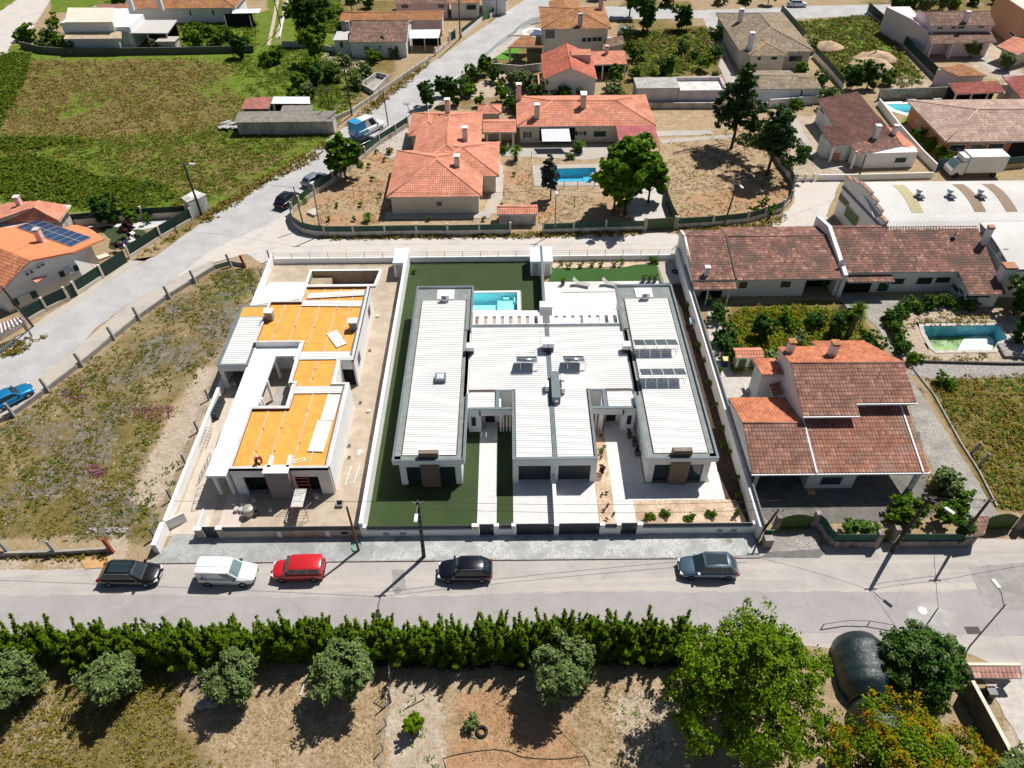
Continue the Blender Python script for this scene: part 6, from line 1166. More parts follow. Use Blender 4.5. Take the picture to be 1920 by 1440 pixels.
fence('road_wall','low grey wall along the upper left side of the diagonal road','wall',[W('B',*p)[:2] for p in ((240,880),(385,815),(640,640),(800,530),(955,425))],.7,m_old);fence('road_wall','short grey wall with pillars in front of the white cottage canopy','wall',[W('B',*p)[:2] for p in ((985,400),(1080,318))],.6,m_old,0,None,1.5,m_old,99)
fence('road_wall','white wall with dark screen above the white cottage, beside the road','wall',[W('B',*p)[:2] for p in ((1175,268),(1325,145))],.8,m_lime,.8,m_net);fence('road_wall','white wall with dark screen at the top of the diagonal road','wall',[W('B',*p)[:2] for p in ((1378,130),(1500,35))],.8,m_lime,.7,m_net)
fence('green_gate','pale green gate between two white walls at the top left of the road','gate',[W('B',*p)[:2] for p in ((1330,148),(1372,128))],0,None,1.9,M('pale_green_gate',(.10,.2,.1),.6))
fence('grey_gate','dark gate and pillar beside the white canopy porch','gate',[W('B',*p)[:2] for p in ((1090,300),(1130,275))],0,None,1.6,m_net,2.0,m_lime,99)
t=thing('curved_railing','curved white railing beside the road below the cream villa','railing',(0,140,0));pts=[W('B',*p)[:2] for p in ((1350,425),(1440,345),(1535,280),(1600,215),(1670,180),(1740,165))];w=MB()
for i in range(5): w.wall(pts[i],pts[i+1],0,.35+.003*(i%2),.25)
w.build('wall',m_lime,t)
for i in range(5): m_=MB();m_.wall(pts[i],pts[i+1],.5,.58,.06);m_.wall(pts[i],pts[i+1],1.25,1.33,.06);[m_.obox((pts[i][0]+(pts[i+1][0]-pts[i][0])*j/12,pts[i][1]+(pts[i+1][1]-pts[i][1])*j/12),(1,0),.05,.05,.5,1.25) for j in range(12)];m_.build('bars',M('pale_blue_white',(.6,.68,.72),.6),t)
fence('road_wall','white low wall with open railing right of the diagonal road, below the villa railing','wall',[W('B',*p)[:2] for p in ((1060,640),(1180,560),(1200,600))],.8,m_lime,0,None,1.4,m_lime,99);fence('iron_gate','thin iron gate right of the diagonal road','gate',[W('B',*p)[:2] for p in ((1215,590),(1262,545))],0,None,1.3,M('grey_bars',(.3,.3,.3),.6),1.5,m_lime,99)
fence('garden_wall','grey stained garden wall below the cream villa lawn','wall',[W('B',*p)[:2] for p in ((1290,500),(1600,528),(1750,510))],1.4,m_old)
fence('garden_wall','dark mossy wall under the flat white house, above the green field','wall',[W('A',*p)[:2] for p in ((120,270),(240,300),(420,312),(1000,305),(1430,295))],1.3,M('mossy_wall',(.10,.12,.09),.9,.3));fence('garden_wall','short dark wall between two trees right of the dirt track','wall',[W('A',*p)[:2] for p in ((1590,265),(1760,270),(1900,300))],1.1,m_old)
fence('path_kerb','white kerb wall along the right side of the upper dirt track','kerb wall',[W('A',*p)[:2] for p in ((1575,215),(1590,130),(1625,0))],.4,m_lime)
fence('green_fence','dark green sheet fence behind the grey hipped house, upper stretch','fence',[W('D',*p)[:2] for p in ((165,95),(215,150),(330,285))],0,None,1.7,m_dgreen);fence('green_fence','dark green sheet fence on a white wall left of the weedy sand-heap lot','fence',[W('D',*p)[:2] for p in ((405,410),(500,510),(610,640))],.9,m_lime,1.0,m_dgreen)
fence('green_fence','long dark green fence between the sand-heap lot and the pink villa','fence',[W('D',*p)[:2] for p in ((788,90),(900,190),(1080,370),(1285,580))],.5,m_old,1.5,m_net)
fence('stone_wall','rough stone wall behind the turquoise pool on the right','wall',[W('D',*p)[:2] for p in ((860,722),(1350,705))],1.9,M('rough_stone',(.30,.27,.22),.95,.35,2.5,fine=5,bmp=.8));fence('boundary_wall','long pale wall between the brown-roofed house and the pool garden','wall',[W('D',*p)[:2] for p in ((865,760),(1000,935),(1170,1130),(1275,1235))],1.2,m_lime)
fence('boundary_wall','white wall in front of the brown-roofed house, along the dirt lane','wall',[W('D',*p)[:2] for p in ((430,1298),(700,1296),(1255,1282))],.9,m_lime);fence('boundary_wall','short white curved wall left of the letterbox gate of the brown-roofed house','wall',[W('D',*p)[:2] for p in ((205,1262),(235,1295),(275,1305))],.9,m_lime)
fence('white_gate','low white gate with a plate in front of the brown-roofed house','gate',[W('D',*p)[:2] for p in ((282,1305),(400,1300))],0,None,.5,m_lime,1.1,m_lime,1.2)
fence('teal_fence','dark teal fence behind the parked white truck','fence',[W('D',*p)[:2] for p in ((1280,1225),(1450,1215))],0,None,1.7,M('teal_sheet',(.04,.09,.1),.6));fence('teal_fence','dark teal and brown fence at the right edge beyond the truck','fence',[W('D',*p)[:2] for p in ((1760,1215),(1925,1200))],.7,M('ochre_wall',(.42,.30,.15),.9),1.0,MATS['teal_sheet'])
fence('garden_wall','white wall joining the grey annex and the brown-roofed house','wall',[W('D',*p)[:2] for p in ((80,775),(230,765),(420,745),(560,735))],1.4,m_blw)
m_grng=M('green_corrugated',(.02,.10,.07),.5,.15,3);m_olv=M('olive_gate',(.075,.12,.03),.6,.15,2)
m_dw=M('dark_stained_wall',(.30,.26,.24),.95,.25,1.0,dirt=((.10,.08,.07),.45,.7))
def corr(pts,z0,z1,name,parent,mat):
    m_=MB();V=[];
    for i in range(len(pts)-1):
        a,b=pts[i],pts[i+1];L=math.hypot(b[0]-a[0],b[1]-a[1]);n=max(2,int(L/.12));d=((b[0]-a[0])/L,(b[1]-a[1])/L)
        for j in range(n): o=.035 if j % 2 else -.035;V.append((a[0]+(b[0]-a[0])*j/n-d[1]*o,a[1]+(b[1]-a[1])*j/n+d[0]*o))
    k=len(V);za=[z1(i/(k-1)) if callable(z1) else z1 for i in range(k)]
    m_.add([(v[0],v[1],z0) for v in V]+[(v[0],v[1],z) for v,z in zip(V,za)]+[(v[0],v[1]+.02,z0) for v in V]+[(v[0],v[1]+.02,z) for v,z in zip(V,za)],[(i,i+1,k+i+1,k+i) for i in range(k-1)]+[(2*k+i+1,2*k+i,3*k+i,3*k+i+1) for i in range(k-1)]+[(k+i,k+i+1,3*k+i+1,3*k+i) for i in range(k-1)])
    return m_.build(name,mat,parent)
t=thing('street_wall','curved dark-stained street wall with green corrugated screens in front of the tiled house','wall',(26,36,0))
c1=[W('O',*p)[:2] for p in ((660,470),(700,500),(735,560),(770,592),(1010,592)) ];c3=[W('O',*p)[:2] for p in ((1150,590),(1550,590))]
for c in (c1,c3):
    w=MB()
    for i in range(len(c)-1): w.wall(c[i],c[i+1],0,.85+.003*(i%2),.25)
    w.build('wall',m_dw,t);corr(c,.86,1.75,'screen',t,m_grng)
for p in ((425,490),(655,470),(1020,590),(1120,560),(1880,485)): x,y,_=W('O',*p);MB().box(x-.2,x+.2,y-.2,y+.25,0,1.9).build('pillar',m_dw,t)
t2=thing('arched_gate','wide olive gate with arched top in front of the carport of the tiled house','gate',(24,37,0));a,b=W('O',440,485)[:2],W('O',640,478)[:2];corr([a,b],.08,lambda s: 1.5+.45*math.sin(math.pi*s),'panel',t2,m_olv);MB().wall(a,b,.02,.08,.1).build('bottom_rail',m_olv,t2)
t2=thing('arched_gate','small olive pedestrian gate beside the flowering bush of the street wall','gate',(34,36,0));a,b=W('O',1045,560)[:2],W('O',1105,555)[:2];corr([a,b],.08,lambda s: 1.4+.35*math.sin(math.pi*s),'panel',t2,m_olv);MB().wall(a,b,.02,.08,.1).build('bottom_rail',m_olv,t2)
t2=thing('arched_gate','wide olive gate with arched top at the right edge, end of the paved path','gate',(42,38,0));a,b=W('O',1650,488)[:2],W('O',1850,480)[:2];corr([a,b],.08,lambda s: 1.5+.6*math.sin(math.pi*s),'panel',t2,m_olv);MB().wall(a,b,.02,.08,.1).build('bottom_rail',m_olv,t2)
t2=thing('tiled_meter_hut','small wall hut with brown striped tile roof beside the right arched gate','hut',(41,36,0));q=[W('O',*p)[:2] for p in ((1530,600),(1610,585),(1640,500),(1550,500))];MB().prism(q,0,1.7).build('wall',m_dw,t2)
tiled(t2,[[(q[0][0]-.2,q[0][1]-.1,1.75),(q[1][0]+.2,q[1][1]-.1,1.75),(q[2][0]+.2,q[2][1]+.1,2.0),(q[3][0]-.2,q[3][1]+.1,2.0)]],T_brown)
q=W('O',375,590);t2=thing('corner_pillar','grey corner pillar with open wooden gate leaf at the end of the twin villa wall','pillar',(q[0],q[1],0));MB().box(q[0]-.35,q[0]+.35,q[1]-.2,q[1]+.5,0,1.1).build('pillar',m_conc,t2);a,b=W('O',400,530,0)[:2],W('O',415,545,0)[:2]
MB().box(q[0]-.3,q[0]+.5,q[1]+.55,q[1]+.62,0,1.5).build('gate_leaf',m_grng,t2)
fence('street_wall','dark wall at the far right edge beside the right arched gate','wall',[W('O',*p)[:2] for p in ((1890,485),(2100,560))],1.3,m_dw)
fence('path_edging','low kerb stones along the right side of the paved garden path','kerb',wp([(1710,690),(1750,740),(1800,830),(1835,885),(1868,950)]),.18,m_conc,wt=.12)
for (a,b),lb in (((1820,851),'short concrete post by the path edging, farther from the street'),((1836,872),'short concrete post by the path edging, nearer the street')): x,y,_=W('P',a,b);m_=MB();m_.tube([(x,y,0),(x+.5,y+.2,1.3)],.13,8);tag(m_.build('concrete_post',m_conc),lb,'post')
fence('timber_edge','dark timber retaining edge below the green pool garden','edging',wp([(1700,678),(1735,680),(1880,684),(1930,684)]),.3,M('dark_timber',(.09,.08,.07),.9),wt=.15)
t=thing('pool_deck','small raised deck of weathered boards at the corner of the green pool','deck',(54,58,0));q=wp([(1868,648),(1920,650),(1940,672),(1882,672)]);MB().prism(q,0,.35).build('boards',MATS['weathered_boards'],t)
a,b=W('X',625,455,2.0),W('X',1075,1280,2.0);t=thing('boundary_wall','dark wall with pale top running diagonally at the lower right corner','wall',(a[0],a[1],0));MB().wall(a[:2],(b[0]+(b[0]-a[0])*.4,b[1]+(b[1]-a[1])*.4),0,1.94,.22).build('wall',M('mossy_cement',(.10,.095,.07),.95,.3,1),t);MB().wall(a[:2],(b[0]+(b[0]-a[0])*.4,b[1]+(b[1]-a[1])*.4),1.94,2.0,.26).build('coping',m_cream,t)
a,b=W('X',560,275,1.4),W('X',1160,278,1.4);t=thing('tool_shelter','small shelter with brown and orange tile roof at the lower right corner','shelter',(a[0],a[1],0));MB().wall(a[:2],b[:2],0,1.5,.2).build('wall',m_cream,t)
tiled(t,[[W('X',640,425,1.5),W('X',1180,430,1.5),W('X',1145,300,1.75),W('X',590,300,1.75)]],tile_mat('clay_pinkish',(.45,.25,.2),(.6,.38,.3),(.3,.16,.12)),k=7)
q=W('X',975,500,.9);MB().slab([W('X',885,515,.5),W('X',960,550,.5),W('X',1060,460,.9),W('X',970,435,.9)],.06).build('leaning_board',M('grey_board',(.35,.37,.38),.7),t);MB().box(a[0]+1.0,a[0]+1.6,a[1]-1.9,a[1]-1.3,0,.8).build('bin',m_anth,t)
t=thing('pool_fence','thin grey fence posts around the pool in the tan yard','fence',(0,90,0));pts=[W('G',*p)[:2] for p in ((245,375),(245,470),(248,555),(350,552),(440,552),(520,552),(620,550))]
for p in pts: MB().box(p[0]-.04,p[0]+.04,p[1]-.04,p[1]+.04,0,1.1).build('post',m_rail,t)
for z in (.55,1.05): MB().tube([(p[0],p[1],z) for p in pts],.012,4).build('rail',m_rail,t)
# the other pools
m_pb=M('pool_blue',(.22,.58,.68),.4,.15,1.5)
pool('blue swimming pool in the tan yard, half hidden by trees',[W('G',*p)[:2] for p in ((310,517),(636,515),(630,432),(300,440))],1.3,1.2,m_pb,m_pave2,water=-.15,wcol='water_b',wc=(.55,.85,.95),shelf=[W('G',560,500)[:1]+W('G',630,500)[:1]+(W('G',560,500)[1],W('G',560,470)[1],-.4)])
pool('turquoise pool behind the brown-roofed house on the right',[W('D',*p)[:2] for p in ((1080,818),(1145,815),(1230,782),(1310,778),(1270,748),(925,752),(985,790))][::1],1.2,1.0,m_pw,m_white,water=-.1)
gp=[(N_,M_) for N_,M_ in [W('N',*p)[:2] for p in ((1395,503),(1735,500),(1760,455),(1820,430),(1765,352),(1315,358),(1325,400),(1375,490))]]
pool('neglected half-empty pool with green and white bottom in the right garden',gp,1.5,.45,M('faded_pool_paint',(.16,.52,.66),.6,.35,.6,dirt=((.5,.7,.72),.52,.6)),M('old_pool_coping',(.50,.46,.41),.9,.2,1.5),water=None)
mb=MB();q=[W('N',*p,-1.3)[:2] for p in ((1520,500),(1725,498),(1745,440),(1700,410),(1640,408),(1560,430))];mb.prism(q,-1.49,-1.35);o=mb.build('pool_bottom_patch',M('pale_pool_floor',(.62,.70,.68),.7,.12,1));tag(o,'whitish dried floor patch inside the neglected pool','pool floor')
mb=MB();q=grow(gp,-.1);V_=[p for p in q];mb.prism(q,-1.49,-1.44);o=mb.build('pool_algae',M('green_algae_water',(.22,.36,.12),.3,.5,.5,dirt=((.45,.6,.5),.5,.7)));tag(o,'shallow green algae water on the bottom of the neglected pool','algae water')
pool('kidney-shaped bright blue pool beside the cream villa',[W('C',110+60*math.cos(a)+50,235+22*math.sin(a))[:2] for a in [i*math.pi/6 for i in range(12)]][::1],1.0,.8,m_pb,m_white,water=-.05)
sheet('lawn',[W('B',*p)[:2] for p in ((1400,425),(1540,330),(1600,360),(1540,435))],.02,M('bright_turf',(.10,.27,.02),.9,.15,2,fine=20));sheet('lawn',[W('D',*p)[:2] for p in ((1050,850),(1125,850),(1110,890),(1040,893))],.02,MATS['bright_turf'])
m_wst=sett_mat('white_stone_garden',(.6,.6,.58),(.78,.78,.76),5)
sheet('gravel',[W('E',*p)[:2] for p in ((770,400),(960,385),(1300,350),(1580,350),(1520,385),(1300,440),(1180,440),(1240,490),(1330,500),(1290,530),(1130,600),(1050,610),(1060,560),(1160,510),(1150,430),(960,405),(820,425))],.03,m_wst,.15);sheet('lawn',[W('E',*p)[:2] for p in ((880,425),(980,400),(1160,430),(1180,440),(1300,440),(1330,500),(1180,520),(1080,560),(1040,620),(980,600),(1000,520))],.02,m_lawn,.1)
# vehicles
m_tyre=M('tyre_rubber',(.02,.02,.02),.85);m_rim=M('alloy_rim',(.45,.46,.48),.3,.05,metal=.8);m_rimd=M('dark_rim',(.08,.08,.085),.4)
m_lampw=M('lamp_glass',(.75,.77,.8),.1);m_lampr=M('red_lamp',(.35,.01,.01),.2);m_plast=M('bumper_plastic',(.03,.03,.032),.6)
m_cg=glass_mat('car_glass',(.015,.025,.03),.04);m_cgl=glass_mat('car_glass_pale',(.10,.16,.16),.05)
def paint(name,c,metal=.3): return M(name,c,.28,.03,2,metal=metal,coat=.8,spec=.5)
def car(label,cat,name,pos,heading,col,L=4.3,Wd=1.8,H=1.5,hood=.26,cabin=(.16,.70),belt=.92,tail=.06,nose=.72,van=False,rail=False,sunroof=False,rim=None,group=None,pane=None,roofcol=None):
    """pos: ground point under the middle; heading in degrees; cabin: glasshouse start and end along the length (0 rear, 1 front)"""
    t=thing(name,label,cat,(0,0,0),group);h=Wd/2;pane=pane or m_cg
    st=[(0,.5,.72*belt,.62),(.008,.4,.84*belt,.78),(.035,.30,belt*.95,.93),(.12,.26,belt,.99),(.35,.24,belt,1),(.6,.24,belt,1),(cabin[1]+.02,.24,belt*.99,1),(.86,.26,belt*.88,.97),(.945,.30,belt*nose+.03,.90),(.985,.36,belt*nose-.05,.74),(1,.45,belt*nose-.16,.56)]
    mb=MB();mb.smooth=True;V=[]
    for s,zl,zb,w in st:
        x=-L/2+L*s;V += [(x,-h*w*.9,zl),(x,-h*w,zl+.12),(x,-h*w*1.0,zb*.62),(x,-h*w*.96,zb-.07),(x,-h*w*.86,zb),(x,-h*w*.4,zb+.03),(x,h*w*.4,zb+.03),(x,h*w*.86,zb),(x,h*w*.96,zb-.07),(x,h*w,zb*.62),(x,h*w,zl+.12),(x,h*w*.9,zl)]
    k=12;n=len(st);mb.add(V,[(i*k+j,(i+1)*k+j,(i+1)*k+(j+1)%k,i*k+(j+1)%k) for i in range(n-1) for j in range(k)]+[tuple(range(k)),tuple(range(n*k-1,(n-1)*k-1,-1))]);b_=mb.build('body',col,t)
    x0,x1=-L/2+L*cabin[0]*.2,-L/2+L*(cabin[1]+.06);r0,r1=-L/2+L*(cabin[0]),-L/2+L*(cabin[1]-.10);wb,wr=h*.86,h*(.73 if not van else .80);zb,zr=belt-.01,H
    if van: x0=-L/2+.06;r0=-L/2+.12
    B0,B1,R0,R1=(x0,wb,zb),(x1,wb,zb),(r0,wr,zr-.05),(r1,wr,zr-.05)
    mb=MB();mb.smooth=True
    P8=[(x0,-wb,zb),(x1,-wb,zb),(x1,wb,zb),(x0,wb,zb),(r0,-wr,zr-.06),(r1,-wr,zr-.06),(r1,wr,zr-.06),(r0,wr,zr-.06)];mb.smooth=False;mb.add(P8,[(0,1,5,4),(1,2,6,5),(2,3,7,6),(3,0,4,7)]);mb.build('pillars',col,t,.09)
    mb=MB();mb.smooth=True;xs=[r0-.06,r0+.12,(r0+r1)/2,r1-.15,r1+.05];zz=[zr-.08,zr-.01,zr+.01,zr-.01,zr-.08];ww=[wr*.92,wr,wr,wr,wr*.92];V=[]
    for x,z,w in zip(xs,zz,ww): V += [(x,-w-.02,z-.05),(x,-w*.8,z+.01),(x,0,z+.03),(x,w*.8,z+.01),(x,w+.02,z-.05)]
    mb.add(V,[(i*5+j,(i+1)*5+j,(i+1)*5+j+1,i*5+j+1) for i in range(4) for j in range(4)]);mb.build('car_roof',roofcol or col,t)
    def patch(nm,a,b,c,d,s0,s1,t0,t1,off,mat=None):
        a,b,c,d=map(Vector,(a,b,c,d));f=lambda s,q: (a.lerp(b,s)).lerp(d.lerp(c,s),q);nrm=(b-a).cross(d-a).normalized()*off
        m_=MB();P=[f(s0,t0),f(s1,t0),f(s1,t1),f(s0,t1)];m_.add([p+nrm for p in P],[(0,1,2,3)]);return m_.build(nm,mat or pane,t)
    P=P8;patch('windscreen',P[1],P[2],P[6],P[5],.07,.93,.08,.90,.012)
    if not van or rail: patch('rear_window',P[3],P[0],P[4],P[7],.12,.88,.2,.84,.012)
    for (a,b,c,d) in ((P[0],P[1],P[5],P[4]),(P[2],P[3],P[7],P[6])):
        side=a[1] < 0;segs=[(.07,.36),(.375,.64),(.655,.95)] if not van else [(.70,.93)]
        if van and rail: segs=[(.06,.36),(.40,.66),(.70,.93)]
        for s0,s1 in segs:
            if not side: s0,s1=1-s1,1-s0
            patch('side_window',a,b,c,d,s0,s1,.10,.84,.012)
    if sunroof: m_=MB();m_.box(r0+.25,r1-.15,-wr*.72,wr*.72,zr+.02,zr+.045);m_.build('sunroof',m_cg,t)
    if rail and not van:
        for s in (-1,1): m_=MB();m_.tube([(r0+.1,s*wr,zr-.02),(r0+.3,s*wr,zr+.06),(r1-.3,s*wr,zr+.06),(r1-.05,s*wr,zr-.03)],.022,5);m_.build('roof_rail',m_rim,t)
    wr_=.33
    for sx in (-L/2+L*.19,L/2-L*.19):
        for s in (-1,1):
            m_=MB();m_.smooth=True;K=18;y0,y1=s*(h-.20),s*(h+.005);ring=lambda y,r: [(sx+r*math.cos(2*math.pi*i/K),y,wr_+r*math.sin(2*math.pi*i/K)) for i in range(K)]
            m_.add(ring(y0,wr_-.02)+ring(y0,wr_)+ring(y1,wr_)+ring(y1,wr_*.68),[(q*K+i,q*K+(i+1)%K,(q+1)*K+(i+1)%K,(q+1)*K+i) for q in range(3) for i in range(K)]);w_=m_.build('wheel',m_tyre,t)
            m_=MB();V=[(sx,y1+s*.004,wr_)]+[(sx+wr_*.66*(1 if i % 2 else .62)*math.cos(2*math.pi*i/10),y1+s*.004,wr_+wr_*.66*(1 if i % 2 else .62)*math.sin(2*math.pi*i/10)) for i in range(10)];m_.add(V,[(0,i+1,(i+1)%10+1) for i in range(10)]);m_.build('rim',rim or m_rim,w_)
    for s in (-1,1):
        m_=MB();m_.obox((L/2-.16,s*h*.66),(1,-s*.45),.16,.12,belt*nose-.16,belt*nose-.02);m_.build('headlight',m_lampw,t)
        m_=MB();m_.box(-L/2-.01,-L/2+.12,*sorted((s*h*.68,s*h*.93)),belt*.68,belt*.93);m_.build('tail_light',m_lampr,t)
        m_=MB();m_.box(x1-.35,x1-.17,*sorted((s*(wb+.02),s*(wb+.24))),belt,belt+.14);m_.build('wing_mirror',col if not van else m_plast,t)
    m_=MB();m_.box(L/2-.05,L/2+.02,-h*.6,h*.6,.34,.5);m_.box(-L/2-.03,-L/2+.05,-h*.75,h*.75,.34,.52);m_.build('bumper_trim',m_plast,t)
    m_=MB();m_.box(L/2+.015,L/2+.03,-.26,.26,.42,.53);m_.build('number_plate',m_lampw,t);
    x,y,_=pos;t.location=(x,y,.012);t.rotation_euler.z=math.radians(heading);return t
gp_=lambda a,b: W('P',a,b)
blk=paint('black_paint',(.008,.008,.01));navy=paint('deep_black_paint',(.006,.007,.012))
car('black car with panoramic roof parked by the orange sand patch at the left','car','parked_car',gp_(250,1083),-1,blk,4.75,1.85,1.5,sunroof=True,rail=True)
wv_=car('white delivery van with small dark lettering parked on the street','van','delivery_van',gp_(431,1082),-2,paint('white_paint',(.78,.79,.8),0),4.55,1.85,1.8,cabin=(.05,.70),belt=1.02,van=True,nose=.8,pane=m_cgl)
m_=MB()
for i,(x0,x1,z0,z1) in enumerate([(-1.75,-1.25,.97,1.02),(-1.7,-1.5,1.1,1.35)]): m_.add([(x0,-.915,z0),(x1,-.915,z0),(x1,-.905,z1),(x0,-.905,z1)],[(0,1,2,3)])
m_.add([(-2,-.93,.45),(1.6,-.93,.45),(1.6,-.93,.52),(-2,-.93,.52)],[(0,1,2,3)]);o=m_.build('side_lettering',m_plast,wv_)
car('bright red small van parked facing left beside the bare wooden pole','van','parked_van',gp_(563,1075),181,paint('red_paint',(.55,.015,.02),.1),4.1,1.7,1.72,cabin=(.05,.72),belt=.98,van=True,rail=True,nose=.82)
car('glossy black crossover parked in front of the twin villa','car','parked_car',gp_(873,1076),180,navy,4.3,1.82,1.58,rail=True,rim=m_rim)
car('grey-blue crossover with a dark sunroof parked near the right end of the villa','car','parked_car',gp_(1325,1070),179,paint('slate_blue_paint',(.10,.16,.21),.5),4.65,1.86,1.66,rail=True,sunroof=True,rim=m_rimd)
a,b=W('Q',30,400),W('Q',190,315);ang=math.degrees(math.atan2(b[1]-a[1],b[0]-a[0]))
car('bright blue coupe on the diagonal road at the left edge','car','parked_car',(W('Q',78,385)[0],W('Q',78,385)[1],0),ang,paint('bright_blue_paint',(.01,.22,.48),.4),4.45,1.8,1.38,cabin=(.12,.66),belt=.86)
car('silver-blue car in the shade of the tree by the tan yard wall','car','parked_car',gp_(592,343),56,paint('silver_paint',(.35,.40,.45),.6),4.2,1.75,1.45)
car('black car parked at the rounded corner of the tan yard wall','car','parked_car',gp_(541,381),66,blk,4.3,1.8,1.6)
car('dark car half hidden behind the blue and white van','car','parked_car',gp_(684,273),50,blk,4.3,1.8,1.5)
bv=car('large blue and white high-roof van parked by the tan yard wall','van','delivery_van',gp_(690,248),50,paint('white_paint',(.78,.79,.8),0),6.2,2.05,2.6,cabin=(.02,.72),belt=1.15,van=True,nose=.85)
m_=MB();mblue=paint('sky_blue_panel',(.02,.30,.62),0);m_.box(-3.07,-.6,-1.035,-1.028,.55,1.15);m_.add([(-3.03,-.905,1.16),(-.9,-.905,1.16),(-.9,-.85,2.5),(-3.0,-.85,2.5)],[(0,1,2,3)]);m_.add([(-3.06,-.9,1.16),(-3.0,-.82,2.5),(-3.0,.82,2.5),(-3.06,.9,1.16)],[(0,1,2,3)]);m_.add([(-3.0,-.8,2.63),(-1.5,-.8,2.655),(-1.5,.8,2.655),(-3.0,.8,2.63)],[(0,1,2,3)]);m_.add([(-3.12,-.95,.5),(-3.12,.95,.5),(-3.09,.9,1.16),(-3.09,-.9,1.16)],[(0,1,2,3)]);m_.build('blue_panels',mblue,bv)
car('small white car on the upper street at the top of the picture','car','parked_car',gp_(1494,12),0,paint('white_paint',(.78,.79,.8),0),4.1,1.75,1.5)
car('grey car parked under the bare pergola beside the cream villa','car','parked_car',gp_(1169,62),80,paint('silver_paint',(.35,.40,.45),.6),4.2,1.75,1.5)
tk=thing('box_truck','white box truck parked behind the warehouse','truck',(0,0,0));m_.__init__()
MB().box(-3.4,2.0,-1.2,1.2,.85,3.3).build('cargo_box',M('truck_white',(.66,.66,.65),.5,.05),tk,.03);mb=MB();prf=[(2.05,.5),(4.0,.5),(4.1,1.1),(3.75,1.5),(3.2,2.35),(2.05,2.45)];mb.add([(x,-1.05,z) for x,z in prf]+[(x,1.05,z) for x,z in prf],[tuple(range(5,-1,-1)),tuple(range(6,12))]+[(i,(i+1)%6,6+(i+1)%6,6+i) for i in range(6)]);mb.build('cab',M('truck_white',(.66,.66,.65)),tk,.05)
mb=MB();mb.add([(3.78,-.92,1.52),(3.78,.92,1.52),(3.24,.92,2.3),(3.24,-.92,2.3)],[(0,1,2,3)]);mb.build('windscreen',m_cgl,tk);mb=MB();mb.add([(2.4,-1.06,1.5),(3.5,-1.06,1.5),(3.1,-1.06,2.2),(2.4,-1.06,2.2)],[(0,1,2,3)]);mb.build('side_window',m_cg,tk);mb=MB();mb.box(2.0,2.9,-.95,.95,2.45,3.1);mb.build('wind_deflector',MATS['truck_white'],tk,.1)
for x in (-2.3,3.1):
    for s in (-1,1): mb=MB();K=16;mb.add([(x+.42*math.cos(2*math.pi*i/K),y,.42+.42*math.sin(2*math.pi*i/K)) for y in (s*.8,s*1.1) for i in range(K)],[tuple(range(K)),tuple(range(K,2*K))]+[(i,(i+1)%K,K+(i+1)%K,K+i) for i in range(K)]);mb.build('wheel',m_tyre,tk)
x,y,_=W('D',1570,1268);tk.location=(x-.2,y+.5,.01);tk.rotation_euler.z=math.radians(181)
